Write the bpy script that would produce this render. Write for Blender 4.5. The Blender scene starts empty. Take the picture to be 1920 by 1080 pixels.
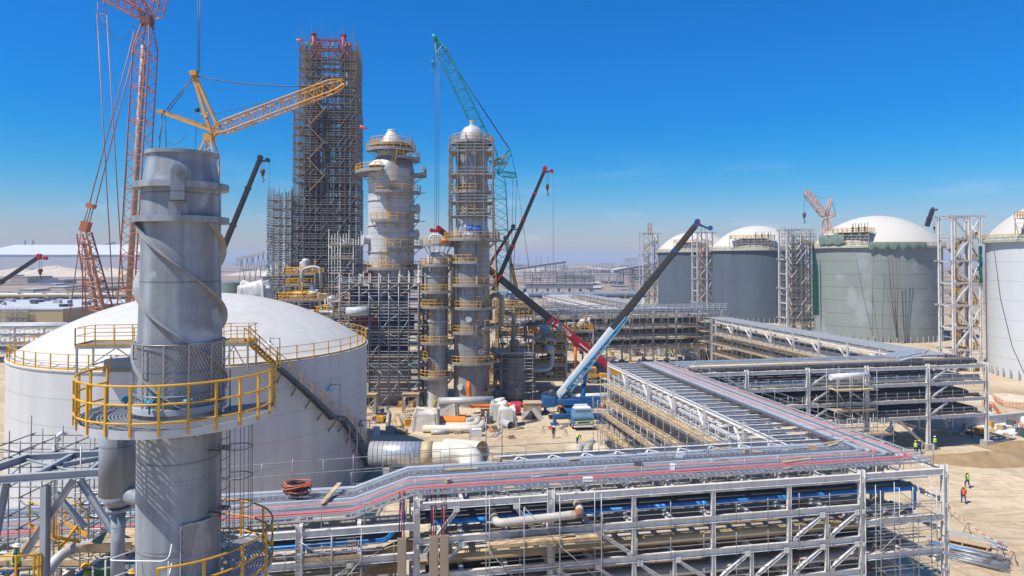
import bpy, math, random
from math import sin, cos, pi, radians, atan2, hypot, sqrt
from mathutils import Vector as V, Matrix as M4
rnd = random.Random(11)
SC = bpy.context.scene
COL = SC.collection

# ------------------------------------------------------------ camera, sky, sun, exposure
FPX, PP, CAMZ, PITCH = 1280.0, 465.0, 25.0, radians(1.0)
cam = bpy.data.cameras.new('camera')
cam.sensor_width = 36.0
cam.lens = FPX / 1920 * 36
cam.shift_y = -(540 - PP) / 1920
cam.clip_start, cam.clip_end = 0.5, 120000
camo = bpy.data.objects.new('camera', cam)
COL.objects.link(camo)
camo.location = (0, 0, CAMZ)
camo.rotation_euler = (pi / 2 + PITCH, 0, 0)
SC.camera = camo

SUN_EL, SHADOW_H = radians(57), radians(29)
SUN = V((-cos(SHADOW_H) * cos(SUN_EL), -sin(SHADOW_H) * cos(SUN_EL), sin(SUN_EL)))
sl = bpy.data.lights.new('sun', 'SUN')
sl.energy, sl.angle, sl.color = 5.0, radians(0.53), (1.0, 0.95, 0.87)
slo = bpy.data.objects.new('sun', sl)
COL.objects.link(slo)
slo.rotation_euler = SUN.to_track_quat('Z', 'Y').to_euler()

W = bpy.data.worlds.new('World')
SC.world = W
W.use_nodes = True
wt = W.node_tree
wt.nodes.clear()
def wn(t, **k):
    n = wt.nodes.new(t)
    for a, b in k.items(): setattr(n, a, b)
    return n
sky = wn('ShaderNodeTexSky', sky_type='NISHITA', sun_disc=False, sun_elevation=SUN_EL,
         sun_rotation=atan2(SUN.x, SUN.y), altitude=0, air_density=1.0, dust_density=0.6, ozone_density=3.0)
gam = wn('ShaderNodeHueSaturation')
gam.inputs['Saturation'].default_value = 1.72
gam.inputs['Value'].default_value = 1.0
tint = wn('ShaderNodeMix', data_type='RGBA', blend_type='MULTIPLY'); tint.inputs[0].default_value = 1.0; tr = wn('ShaderNodeValToRGB')                       # clear, deep blue overhead; dusty lavender toward the horizon
for i, (p, c) in enumerate(((0, (.95, .80, .97)), (.05, (.70, .76, 1.0)), (.12, (.27, .86, 1.08)), (.22, (.04, .98, 1.22)), (.36, (.0, 1.02, 1.28)))):
    e = tr.color_ramp.elements[i] if i < 2 else tr.color_ramp.elements.new(p)
    e.position = p; e.color = (*c, 1)
# thin cirrus and a few low cumulus puffs, placed by direction in the sky
tc = wn('ShaderNodeTexCoord')
mp = wn('ShaderNodeMapping'); mp.inputs['Scale'].default_value = (5, 5, 26)
nz = wn('ShaderNodeTexNoise'); nz.inputs['Scale'].default_value = 1.3; nz.inputs['Detail'].default_value = 6
rp = wn('ShaderNodeValToRGB'); rp.color_ramp.elements[0].position = .56; rp.color_ramp.elements[1].position = .80
sep = wn('ShaderNodeSeparateXYZ')
band = wn('ShaderNodeMapRange'); band.inputs[1].default_value = .16; band.inputs[2].default_value = .03
mul = wn('ShaderNodeMath', operation='MULTIPLY'); mul2 = wn('ShaderNodeMath', operation='MULTIPLY'); mul2.inputs[1].default_value = .30
mix = wn('ShaderNodeMix', data_type='RGBA'); mix.inputs[7].default_value = (8.0, 8.2, 8.6, 1)
bg = wn('ShaderNodeBackground'); bg.inputs[1].default_value = 0.1
out = wn('ShaderNodeOutputWorld')
L = wt.links.new
L(sky.outputs[0], gam.inputs['Color']); L(tc.outputs['Generated'], mp.inputs[0]); L(mp.outputs[0], nz.inputs[0])
L(nz.outputs[0], rp.inputs[0]); L(tc.outputs['Generated'], sep.inputs[0]); L(sep.outputs[2], band.inputs[0])
L(rp.outputs[0], mul.inputs[0]); L(band.outputs[0], mul.inputs[1]); L(mul.outputs[0], mul2.inputs[0])
L(mul2.outputs[0], mix.inputs[0]); L(sep.outputs[2], tr.inputs[0]); L(tr.outputs[0], tint.inputs[7]); L(gam.outputs[0], tint.inputs[6]); L(tint.outputs[2], mix.inputs[6]); L(mix.outputs[2], bg.inputs[0]); L(bg.outputs[0], out.inputs[0])
SC.view_settings.view_transform = 'Standard'
SC.view_settings.look = 'None'
SC.view_settings.exposure = 0.3
SC.view_settings.gamma = 1.0
SC.cycles.max_bounces = 6
SC.cycles.transparent_max_bounces = 8
SC.cycles.volume_bounces = 0
SC.cycles.use_denoising = True
SC.cycles.denoising_prefilter = 'NONE'
SC.cycles.use_adaptive_sampling = False

# ------------------------------------------------------------ placing: a pixel of the photograph plus a distance gives a point in the world
_F, _U = V((0, cos(PITCH), sin(PITCH))), V((0, -sin(PITCH), cos(PITCH)))
def ray(px, py): return _F + V((1, 0, 0)) * ((px - 960) / FPX) + _U * ((PP - py) / FPX)
def at(px, py, Y):
    d = ray(px, py); return V((0, 0, CAMZ)) + d * (Y / d.y)
def gnd(px, py, z=0.0):
    d = ray(px, py); return V((0, 0, CAMZ)) + d * ((z - CAMZ) / d.z)

# plant grid: u runs along the near rack, v away from the camera
GA = radians(10.9)
GO = V((22.9, 45.0, 0))
GU, GV = V((cos(GA), sin(GA), 0)), V((-sin(GA), cos(GA), 0))
def g(u, v, z=0.0): return GO + GU * u + GV * v + V((0, 0, z))

# ------------------------------------------------------------ materials
def lin(h):
    if not isinstance(h, str): return tuple(h)
    c = [int(h[i:i + 2], 16) / 255 for i in (0, 2, 4)]
    return tuple(x / 12.92 if x <= .04045 else ((x + .055) / 1.055) ** 2.4 for x in c)
MATS = {}
def mat(name, col, rough=.6, metal=0.0, var=.14, scale=1.2, streak=0.0, bump=0.0, seam=None, seamw=.07, seamf=.3, col2=None, spec=.4, alt=None):
    """procedural paint/steel/stone: colour noise, optional vertical streaks, optional seams every `seam` metres of height"""
    if name in MATS: return MATS[name]
    m = bpy.data.materials.new(name); m.use_nodes = True
    t = m.node_tree; N = t.nodes; K = t.links.new
    b = N['Principled BSDF']
    c = lin(col)
    b.inputs['Roughness'].default_value = rough; b.inputs['Metallic'].default_value = metal
    b.inputs['Specular IOR Level'].default_value = spec
    co = N.new('ShaderNodeTexCoord')
    n1 = N.new('ShaderNodeTexNoise'); n1.inputs['Scale'].default_value = scale; n1.inputs['Detail'].default_value = 5; n1.inputs['Roughness'].default_value = .65
    K(co.outputs['Object'], n1.inputs['Vector'])
    r = N.new('ShaderNodeValToRGB')
    r.color_ramp.elements[0].position, r.color_ramp.elements[1].position = .3, .7
    lo = tuple(x * (1 - var) for x in c); hi = tuple(min(1, x * (1 + var)) for x in c)
    if col2: lo = lin(col2)
    r.color_ramp.elements[0].color = (*lo, 1); r.color_ramp.elements[1].color = (*hi, 1)
    K(n1.outputs[0], r.inputs[0])
    cur = r.outputs[0]
    def mulby(src, fac):
        nonlocal cur
        x = N.new('ShaderNodeMix'); x.data_type = 'RGBA'; x.blend_type = 'MULTIPLY'
        x.inputs[0].default_value = fac
        K(cur, x.inputs[6]); K(src, x.inputs[7]); cur = x.outputs[2]
    if streak:
        mp = N.new('ShaderNodeMapping'); mp.inputs['Scale'].default_value = (1.6, 1.6, .06)
        n2 = N.new('ShaderNodeTexNoise'); n2.inputs['Scale'].default_value = scale * 2; n2.inputs['Detail'].default_value = 4
        K(co.outputs['Object'], mp.inputs[0]); K(mp.outputs[0], n2.inputs['Vector'])
        r2 = N.new('ShaderNodeValToRGB'); r2.color_ramp.elements[0].position, r2.color_ramp.elements[1].position = .36, .62
        r2.color_ramp.elements[0].color = (.45, .42, .38, 1)
        K(n2.outputs[0], r2.inputs[0]); mulby(r2.outputs[0], streak)
    if seam:
        s = N.new('ShaderNodeSeparateXYZ'); K(co.outputs['Object'], s.inputs[0])
        md = N.new('ShaderNodeMath'); md.operation = 'PINGPONG'; md.inputs[1].default_value = seam / 2
        K(s.outputs[2], md.inputs[0])
        gt = N.new('ShaderNodeMapRange'); gt.inputs[1].default_value = seamw * .5; gt.inputs[2].default_value = seamw
        gt.inputs[3].default_value = .0; gt.inputs[4].default_value = 1
        K(md.outputs[0], gt.inputs[0])
        mulby(gt.outputs[0], seamf)
    if alt:                                                   # blotches of a second paint (patched primer, rust)
        n3 = N.new('ShaderNodeTexNoise'); n3.inputs['Scale'].default_value = alt[2]; n3.inputs['Detail'].default_value = 3
        K(co.outputs['Object'], n3.inputs['Vector'])
        r3 = N.new('ShaderNodeValToRGB'); r3.color_ramp.elements[0].position, r3.color_ramp.elements[1].position = alt[1], alt[1] + .08
        K(n3.outputs[0], r3.inputs[0])
        x = N.new('ShaderNodeMix'); x.data_type = 'RGBA'; K(r3.outputs[0], x.inputs[0]); K(cur, x.inputs[6])
        x.inputs[7].default_value = (*lin(alt[0]), 1); cur = x.outputs[2]
    K(cur, b.inputs['Base Color'])
    if bump:
        n4 = N.new('ShaderNodeTexNoise'); n4.inputs['Scale'].default_value = scale * 9; n4.inputs['Detail'].default_value = 4
        K(co.outputs['Object'], n4.inputs['Vector'])
        bp = N.new('ShaderNodeBump'); bp.inputs['Strength'].default_value = bump; bp.inputs['Distance'].default_value = .05
        K(n4.outputs[0], bp.inputs['Height']); K(bp.outputs[0], b.inputs['Normal'])
    MATS[name] = m
    return m

STEEL = mat('rack_steel', (.67, .645, .60), .55, 0, .12, .8, streak=.25, alt=((.33, .29, .24), .66, 1.1))
STEELD = mat('dark_steel', (.10, .105, .115), .5, .3, .2, .8)
GALV = mat('galvanised_tube', (.33, .33, .325), .42, .45, .25, 1.5, alt=((.20, .15, .10), .62, .9))
GALVD = mat('weathered_tube', (.20, .205, .205), .5, .3, .3, 1.5, alt=((.16, .10, .06), .60, .9))
PLANK = mat('scaffold_plank', (.46, .33, .18), .85, 0, .35, 1.6, col2=(.28, .19, .10))
YELLOW = mat('safety_yellow', (.64, .32, .012), .5, 0, .18, 1.0, alt=((.40, .22, .04), .64, 2.5))
STACKG = mat('stack_grey_paint', (.295, .325, .36), .50, 0, .22, .8, streak=.65, bump=.08, seam=2.44, seamw=.03, seamf=.4, alt=((.385, .42, .455), .60, .75))
TANKW = mat('tank_white_paint', (.59, .56, .50), .5, 0, .05, .3, streak=.14)
TANKS = mat('tank_shell_paint', (.58, .575, .56), .5, 0, .05, .25, streak=.16, seam=2.5, seamw=.06, seamf=.22)
CONC = mat('concrete', (.38, .36, .32), .9, 0, .2, 1.5, bump=.3)
CLAD = mat('aluminium_cladding', (.35, .345, .34), .42, .35, .16, .5, seam=.95, streak=.35)
CLADW = mat('white_cladding', (.50, .495, .48), .5, 0, .10, .5, seam=1.1, streak=.25)
SKIRT = mat('skirt_primer', (.30, .29, .27), .6, 0, .12, .6, streak=.3)
REDSHADE = mat('red_steel_shaded', (.20, .012, .018), .6, 0, .2, .8)  # darker copy of the red steel, shadow inside the tower painted in
RED = mat('red_steel', (.36, .02, .028), .5, 0, .2, .8)
ORANGE = mat('orange_pipe', (.66, .15, .02), .5, 0, .2, .8)
CRANER = mat('crane_orange_red', (.42, .135, .05), .5, 0, .2, .4)
CRANEY = mat('crane_yellow', (.62, .30, .04), .45, 0, .15, .4)
TEAL = mat('crane_teal', (.015, .25, .29), .45, 0, .2, .4)
BLACKP = mat('boom_black', (.028, .027, .030), .35, 0, .25, .6)
BLUEC = mat('crane_blue', (.015, .105, .26), .35, 0, .12, .8)
WHITEP = mat('white_paint', (.72, .72, .70), .45, 0, .08, .8)
REDP = mat('boom_red', (.42, .012, .03), .35, 0, .15, .6)
RUBBER = mat('tyre_rubber', (.03, .03, .03), .85)
GLASS = mat('cab_glass', (.10, .12, .13), .08, 0, .1, 1.0, spec=.8)
BLUEPIPE = mat('blue_pipe', (.015, .19, .55), .4, 0, .15, 1.0)
TANPIPE = mat('tan_pipe', (.47, .35, .18), .55, 0, .15, .7)
GREYPIPE = mat('grey_pipe', (.42, .42, .41), .5, .1, .15, .7, alt=((.26, .17, .10), .70, .8))
RUSTPIPE = mat('primed_pipe', (.50, .44, .37), .6, 0, .12, .8, alt=((.30, .13, .06), .62, .7))
CABRED = mat('cable_red', (.58, .09, .10), .5, 0, .12, 2.0)
CABBLK = mat('cable_black', (.035, .035, .04), .5)
TRAY = mat('cable_tray_zinc', (.50, .51, .52), .42, .35, .15, 1.5)
TRAYD = mat('tray_cover', (.16, .17, .20), .5, .3, .15, 1.5)
TAN = mat('tan_cover', (.36, .28, .20), .7, 0, .06, .8)
GREEN = mat('green_net', (.012, .12, .085), .9, 0, .3, 1.0)
GREENP = mat('green_paint', (.012, .10, .035), .4, 0, .12, 1.0)
TARP = mat('pale_tarpaulin', (.56, .52, .45), .8, 0, .18, 2.0, bump=.5)
WOOD = mat('crate_wood', (.46, .32, .19), .85, 0, .2, 3.0)
ROPE = mat('steel_rope', (.09, .09, .095), .5, .3)
HIVIS = mat('hi_vis_green', (.45, .72, .03), .8)
HIVISO = mat('hi_vis_orange', (.80, .13, .02), .8)
COVERALL = mat('coverall_blue', (.02, .06, .17), .85, 0, .2, 5.0)
NAVY = mat('clothes_dark', (.03, .035, .05), .85, 0, .2, 5.0)
SKIN = mat('skin', (.28, .15, .09), .6)
HATY = mat('helmet_yellow', (.80, .45, .01), .35)
HATW = mat('helmet_white', (.75, .75, .73), .35)
TEALI = mat('instrument_teal', (.01, .22, .32), .35)
LAMPW = mat('lamp_glass', (.70, .70, .68), .2)

# ------------------------------------------------------------ mesh builder
Z = V((0, 0, 1))
class MB:
    def __init__(s): s.v = []; s.f = []; s.mi = []; s.sm = []; s.m = 0
    def add(s, vs, fs, smooth=False):
        o = len(s.v); s.v.extend(vs)
        for f in fs: s.f.append([i + o for i in f]); s.mi.append(s.m); s.sm.append(smooth)
    def bar(s, p, q, w, h=None, up=Z, ext=0):
        h = h or w; p = V(p); q = V(q); d = q - p
        if d.length < 1e-6: return
        d.normalize(); p = p - d * ext; q = q + d * ext
        a = d.cross(up)
        if a.length < 1e-3: a = d.cross(V((1, 0, 0)))
        a.normalize(); b = a.cross(d); a = a * (w / 2); b = b * (h / 2)
        s.add([p - a - b, p + a - b, p + a + b, p - a + b, q - a - b, q + a - b, q + a + b, q - a + b],
              [(3, 2, 1, 0), (4, 5, 6, 7), (0, 1, 5, 4), (1, 2, 6, 5), (2, 3, 7, 6), (3, 0, 4, 7)])
    def box(s, c, d, rz=0.0):
        c = V(c); x = V((cos(rz), sin(rz), 0)) * (d[0] / 2)
        s.bar(c - x, c + x, d[1], d[2])
    def tube(s, p, q, r, n=6, r2=None, caps=True):
        p = V(p); q = V(q); d = q - p
        if d.length < 1e-6: return
        d.normalize(); a = d.cross(Z)
        if a.length < 1e-3: a = d.cross(V((1, 0, 0)))
        a.normalize(); b = a.cross(d); r2 = r if r2 is None else r2
        cs = [(cos(2 * pi * i / n), sin(2 * pi * i / n)) for i in range(n)]
        vs = [p + a * (c * r) + b * (t * r) for c, t in cs] + [q + a * (c * r2) + b * (t * r2) for c, t in cs]
        s.add(vs, [(i, (i + 1) % n, n + (i + 1) % n, n + i)[::-1] for i in range(n)], n > 4)
        if caps: s.add([], [])
        if caps:
            o = len(s.v) - 2 * n
            s.f.append([o + i for i in range(n)]); s.f.append([o + n + i for i in range(n)][::-1])
            s.mi += [s.m] * 2; s.sm += [False] * 2
    def path(s, pts, r, n=8, closed=False, caps=True):
        pts = [V(p) for p in pts]; k = len(pts)
        if k < 2: return
        T = []
        for i in range(k):
            a = pts[(i + 1) % k] if (closed or i < k - 1) else pts[i]
            b = pts[i - 1] if (closed or i > 0) else pts[i]
            T.append((a - b).normalized())
        a = T[0].cross(Z)
        if a.length < 1e-3: a = V((1, 0, 0))
        a.normalize(); vs = []
        for i in range(k):
            a = a - T[i] * a.dot(T[i])
            a.normalize(); b = T[i].cross(a)
            for j in range(n):
                t = 2 * pi * j / n
                vs.append(pts[i] + a * (cos(t) * r) + b * (sin(t) * r))
        fs = []
        for i in range(k if closed else k - 1):
            i2 = (i + 1) % k
            for j in range(n): fs.append((i * n + j, i * n + (j + 1) % n, i2 * n + (j + 1) % n, i2 * n + j))
        s.add(vs, fs, True)
        if caps and not closed:
            o = len(s.v) - k * n
            s.f.append([o + i for i in range(n)][::-1]); s.f.append([o + (k - 1) * n + i for i in range(n)])
            s.mi += [s.m] * 2; s.sm += [False] * 2
    def lathe(s, prof, n=32, c=(0, 0, 0), smooth=False, a0=0.0, a1=2 * pi):
        c = V(c); full = abs(a1 - a0 - 2 * pi) < 1e-6; na = n if full else n + 1
        cs = [(cos(a0 + (a1 - a0) * i / n), sin(a0 + (a1 - a0) * i / n)) for i in range(na)]
        segs = [prof] if smooth else [prof[i:i + 2] for i in range(len(prof) - 1)]
        for sg in segs:
            vs = [c + V((x * r, y * r, z)) for r, z in sg for x, y in cs]
            fs = []
            for k in range(len(sg) - 1):
                for i in range(n):
                    j = (i + 1) % na
                    fs.append((k * na + i, k * na + j, (k + 1) * na + j, (k + 1) * na + i))
            s.add(vs, fs, True)
    def ibeam(s, p, q, h, b, t=None, up=Z):
        p = V(p); q = V(q); t = t or max(.018, h * .06); d = (q - p).normalized(); a = d.cross(up)
        if a.length < 1e-3: a = d.cross(V((1, 0, 0)))
        a.normalize(); n = a.cross(d)
        s.bar(p, q, t, h - 2 * t, n); s.bar(p + n * (h / 2 - t / 2), q + n * (h / 2 - t / 2), b, t, n); s.bar(p - n * (h / 2 - t / 2), q - n * (h / 2 - t / 2), b, t, n)
    def prism(s, poly, z0, z1):
        n = len(poly)
        s.add([V((x, y, z0)) for x, y in poly] + [V((x, y, z1)) for x, y in poly],
              [tuple(range(n))[::-1], tuple(range(n, 2 * n))] + [(i, (i + 1) % n, n + (i + 1) % n, n + i) for i in range(n)])
    def lattice(s, p, q, wf, nb, rc, rb, up=Z, n=4, skip=None):
        """four-chord lattice boom; wf(t) gives (width, depth)"""
        p = V(p); q = V(q); d = (q - p).normalized(); a = d.cross(up)
        if a.length < 1e-3: a = d.cross(V((1, 0, 0)))
        a.normalize(); b = a.cross(d)
        def cor(i):
            t = i / nb; w, h = wf(t); c = p + (q - p) * t
            return [c + a * (sx * w / 2) + b * (sy * h / 2) for sx, sy in ((-1, -1), (1, -1), (1, 1), (-1, 1))]
        R = [cor(i) for i in range(nb + 1)]
        for k in range(4):
            for i in range(nb): s.tube(R[i][k], R[i + 1][k], rc, n, caps=False)
        for i in range(nb):
            for k in range(4):
                k2 = (k + 1) % 4
                if i % 2: s.tube(R[i][k], R[i + 1][k2], rb, 4, caps=False)
                else: s.tube(R[i][k2], R[i + 1][k], rb, 4, caps=False)
                if i % 4 == 0: s.tube(R[i][k], R[i][k2], rb, 4, caps=False)
    def mesh(s, name, mats):
        me = bpy.data.meshes.new(name)
        me.from_pydata([tuple(v) for v in s.v], [], s.f)
        if not isinstance(mats, (list, tuple)): mats = [mats]
        for m in mats: me.materials.append(m)
        if len(mats) > 1: me.polygons.foreach_set('material_index', s.mi)
        me.polygons.foreach_set('use_smooth', s.sm)
        me.update()
        return me

def link(name, me, parent=None):
    o = bpy.data.objects.new(name, me); COL.objects.link(o)
    if parent is not None: o.parent = parent
    return o
def tag(o, label=None, cat=None, group=None, kind=None):
    if label: o['label'] = label
    if cat: o['category'] = cat
    if group: o['group'] = group
    if kind: o['kind'] = kind
    return o
def thing(name, label, cat, loc=(0, 0, 0), rz=0.0, group=None):
    o = bpy.data.objects.new(name, None); COL.objects.link(o)
    o.empty_display_size = .2
    o.location = loc; o.rotation_euler = (0, 0, rz)
    return tag(o, label, cat, group)
def part(mb, name, m, parent, label=None):
    if not mb.f: return None
    o = link(name, mb.mesh(name, m), parent)
    if label: o['label'] = label
    return o
def solo(mb, name, m, label, cat, loc=(0, 0, 0), rz=0.0, group=None):
    o = link(name, mb.mesh(name, m)); o.location = loc; o.rotation_euler = (0, 0, rz)
    return tag(o, label, cat, group)
def struct(mb, name, m):
    o = link(name, mb.mesh(name, m)); o['kind'] = 'structure'; return o
def dup(o, loc=None, rz=None, label=None, group=None, parent=None):
    c = o.copy(); COL.objects.link(c)
    if parent is not None: c.parent = parent
    if loc is not None: c.location = loc
    if rz is not None: c.rotation_euler = (0, 0, rz)
    if label: c['label'] = label
    if group: c['group'] = group
    for ch in [x for x in KIDS(o)]: dup(ch, parent=c)
    return c
def KIDS(o): return [x for x in bpy.data.objects if x.parent is o]

CACHE = {}
def member(kind, name, p, q, m, parent, h=.3, b=.2, up=Z):
    """one straight member as an object of its own; equal members share a mesh"""
    p = V(p); q = V(q); d = q - p; ln = d.length
    if ln < .02: return None
    key = (kind, round(ln, 2), h, b, m.name)
    if key not in CACHE:
        k = MB()
        if kind == 'I': k.ibeam((0, 0, 0), (round(ln, 2), 0, 0), h, b)
        elif kind == 'T': k.tube((0, 0, 0), (round(ln, 2), 0, 0), h, 6)
        else: k.bar((0, 0, 0), (round(ln, 2), 0, 0), b, h)
        CACHE[key] = k.mesh(name, m)
    o = link(name, CACHE[key], parent)
    x = d.normalized(); y = up.cross(x)
    if y.length < 1e-3: y = V((0, 1, 0)).cross(x) if abs(x.y) < .9 else V((1, 0, 0)).cross(x)
    y.normalize(); z = x.cross(y)
    mt = M4((x, y, z)).transposed().to_4x4(); mt.translation = p
    o.matrix_local = mt
    return o

def elbow(pts, R, n=5):
    """polyline with rounded corners"""
    pts = [V(p) for p in pts]; o = [pts[0]]
    for i in range(1, len(pts) - 1):
        a, b, c = pts[i - 1], pts[i], pts[i + 1]
        d1 = (a - b); d2 = (c - b)
        r = min(R, d1.length * .49, d2.length * .49)
        p1 = b + d1.normalized() * r; p2 = b + d2.normalized() * r
        for k in range(n + 1):
            t = k / n; o.append(p1 * ((1 - t) ** 2) + b * (2 * t * (1 - t)) + p2 * (t * t))
    return o + [pts[-1]]
def arc(c, r, a0, a1, n, z=None):
    c = V(c); return [V((c.x + r * cos(a0 + (a1 - a0) * i / n), c.y + r * sin(a0 + (a1 - a0) * i / n), c.z if z is None else z)) for i in range(n + 1)]
def railing(mb, pts, h=1.1, r=.03, post=1.5, rails=(1.0, .55), toe=.0, closed=False, n=5, pr=None):
    """posts and rails along a polyline of deck-edge points"""
    pts = [V(p) for p in pts]
    if closed: pts = pts + [pts[0]]
    for f in rails: mb.path([p + Z * (h * f) for p in pts], r, n)
    if toe:
        for a, b in zip(pts, pts[1:]): mb.bar(a + Z * toe / 2, b + Z * toe / 2, .02, toe)
    acc = post; pr = pr or r
    for a, b in zip(pts, pts[1:]):
        ln = (b - a).length; t = post - acc
        while t <= ln:
            p = a + (b - a) * (t / ln) if ln > 0 else a
            mb.bar(p, p + Z * h, pr * 2, pr * 2); t += post
        acc = ln - (t - post)
    mb.bar(pts[-1], pts[-1] + Z * h, pr * 2, pr * 2)
ORD = ['first', 'second', 'third', 'fourth', 'fifth', 'sixth', 'seventh', 'eighth', 'ninth', 'tenth', 'eleventh', 'twelfth']
# ------------------------------------------------------------ the setting: ground, sea
def ground_mat():
    m = bpy.data.materials.new('desert_sand'); m.use_nodes = True
    t = m.node_tree; N = t.nodes; K = t.links.new; b = N['Principled BSDF']
    b.inputs['Roughness'].default_value = .95; b.inputs['Specular IOR Level'].default_value = .1
    co = N.new('ShaderNodeTexCoord')
    def noise(sc, det=6, dist=0.0, sx=1, sy=1, rz=0.0):
        mp = N.new('ShaderNodeMapping'); mp.inputs['Scale'].default_value = (sx, sy, 1); mp.inputs['Rotation'].default_value = (0, 0, rz)
        n = N.new('ShaderNodeTexNoise'); n.inputs['Scale'].default_value = sc; n.inputs['Detail'].default_value = det; n.inputs['Distortion'].default_value = dist
        K(co.outputs['Object'], mp.inputs[0]); K(mp.outputs[0], n.inputs['Vector']); return n.outputs[0]
    def ramp(src, p0, c0, p1, c1):
        r = N.new('ShaderNodeValToRGB'); e = r.color_ramp.elements
        e[0].position, e[1].position = p0, p1; e[0].color = (*c0, 1); e[1].color = (*c1, 1); K(src, r.inputs[0]); return r.outputs[0]
    def mx(a, bb, fac, mode='MIX', f=1.0):
        x = N.new('ShaderNodeMix'); x.data_type = 'RGBA'; x.blend_type = mode
        if fac is None: x.inputs[0].default_value = f
        else: K(fac, x.inputs[0])
        K(a, x.inputs[6]); K(bb, x.inputs[7]); return x.outputs[2]
    base = ramp(noise(.06, 8), .32, (.50, .385, .245), .68, (.62, .495, .335))
    tracks = ramp(noise(.06, 3, 7.0, 1.0, 4.0, .35), .42, (.74, .71, .68), .54, (1, 1, 1))
    tracks2 = ramp(noise(.05, 2, 9.0, 3.0, .8, -.5), .44, (.82, .80, .77), .52, (1, 1, 1))
    fine = ramp(noise(2.2, 6), .30, (.82, .80, .78), .62, (1, 1, 1))
    damp = ramp(noise(.035, 4), .60, (1, 1, 1), .70, (.80, .72, .62))
    c = mx(base, tracks, None, 'MULTIPLY', .7); c = mx(c, tracks2, None, 'MULTIPLY', .45); c = mx(c, fine, None, 'MULTIPLY', .6); c = mx(c, damp, None, 'MULTIPLY', .8)
    far = ramp(noise(.012, 8, 1.0, .35, 1.6), .36, (.15, .115, .085), .62, (.38, .29, .21))   # dug, dark and built-over land farther out
    s = N.new('ShaderNodeSeparateXYZ'); K(co.outputs['Object'], s.inputs[0])
    mr = N.new('ShaderNodeMapRange'); mr.inputs[1].default_value = 190; mr.inputs[2].default_value = 420; K(s.outputs[1], mr.inputs[0])
    c = mx(c, far, mr.outputs[0]); K(c, b.inputs['Base Color'])
    bp = N.new('ShaderNodeBump'); bp.inputs['Strength'].default_value = .5; bp.inputs['Distance'].default_value = .15
    K(noise(.9, 8), bp.inputs['Height']); K(bp.outputs[0], b.inputs['Normal'])
    return m
SAND = ground_mat()
k = MB(); k.add([V((-26000, -3000, 0)), V((26000, -3000, 0)), V((26000, 26000, 0)), V((-26000, 26000, 0))], [(0, 1, 2, 3)])
struct(k, 'ground', SAND)
k = MB(); k.add([V((-26000, 7800, .4)), V((26000, 8600, .4)), V((26000, 25990, .4)), V((-26000, 25990, .4))], [(0, 1, 2, 3)])
struct(k, 'sea', mat('sea_water', (.02, .10, .15), .3, 0, .1, .002))
MOUND = mat('damp_sand', (.30, .20, .10), .95, 0, .22, .6, bump=.4)
MOUNDP = mat('pale_sand', (.56, .46, .33), .95, 0, .15, .05, bump=.3)
def mound(name, c, rx, ry, h, m, seed, n=26, rings=10, rz=0.0):
    k = MB(); rr = random.Random(seed); ph = [rr.uniform(0, 6.28) for _ in range(6)]
    vs = []; fs = []
    for j in range(rings + 1):
        t = j / rings
        for i in range(n):
            a = 2 * pi * i / n
            wob = 1 + .16 * sin(2 * a + ph[0]) + .10 * sin(3 * a + ph[1]) + .06 * sin(5 * a + ph[2])
            z = h * (cos(t * pi) * .5 + .5) * (1 + .18 * sin(3 * a + 5 * t + ph[3]) + .1 * sin(7 * a + 9 * t + ph[4]))
            vs.append(V((rx * t * wob * cos(a), ry * t * wob * sin(a), z - .03)))
    for j in range(rings):
        for i in range(n): fs.append((j * n + i, (j + 1) * n + i, (j + 1) * n + (i + 1) % n, j * n + (i + 1) % n))
    k.add(vs, fs, True)
    o = struct(k, name, m); o.location = c; o.rotation_euler = (0, 0, rz); return o
mound('sand_mound', gnd(1850, 862), 9, 4.2, .9, MOUND, 1)
mound('sand_mound', gnd(1905, 838), 6, 3, .7, MOUND, 2)
mound('sand_mound', gnd(1890, 750), 9, 2.6, 1.0, MOUNDP, 3)
mound('sand_mound', gnd(1125, 838), 4.5, 2.6, .5, MOUNDP, 4)
for i, (px, py, rx, h) in enumerate([(30, 516, 60, 10), (110, 517, 70, 13), (200, 518, 80, 11), (255, 517, 60, 9), (1090, 505, 110, 9), (1010, 508, 70, 6), (1170, 507, 60, 7), (480, 516, 60, 7)]):
    mound('spoil_heap', gnd(px, py), rx, 40, h, MOUNDP, 20 + i)

# ------------------------------------------------------------ storage tanks
def dome_profile(R, z0, rise, n=14):
    rho = (R * R + rise * rise) / (2 * rise); a = math.asin(R / rho)
    return [(rho * sin(a * (1 - i / n)), z0 + rho * (cos(a * (1 - i / n)) - cos(a))) for i in range(n)] + [(.02, z0 + rise)]
LT = V((-35.7, 79.3, 0)); LR, LZ = 18.5, 15.0
tank = thing('storage_tank', 'white domed storage tank with yellow rim railing beside the tall grey stack', 'tank', LT)
k = MB(); k.lathe([(LR, 0), (LR, LZ - .05)], 128); k.lathe([(LR + .10, LZ - .05), (LR + .10, LZ + .08)], 128); k.lathe([(LR, LZ - .05), (LR + .10, LZ - .05)], 128)
part(k, 'shell', TANKS, tank)
k = MB(); k.lathe([(LR + .10, LZ + .08)] + dome_profile(LR - .05, LZ + .09, 6.1, 24), 128, smooth=True)
part(k, 'dome_roof', TANKW, tank)
k = MB(); npost = 56
rim = [V((( LR - .12) * cos(2 * pi * i / 168), (LR - .12) * sin(2 * pi * i / 168), LZ + .1)) for i in range(168)]
for f in (1.0, .52): k.path([p + Z * (1.42 * f) for p in rim], .035, 5, closed=True)
for p, q in zip(rim, rim[1:] + rim[:1]): k.bar(p + Z * .09, q + Z * .09, .03, .18)
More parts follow.
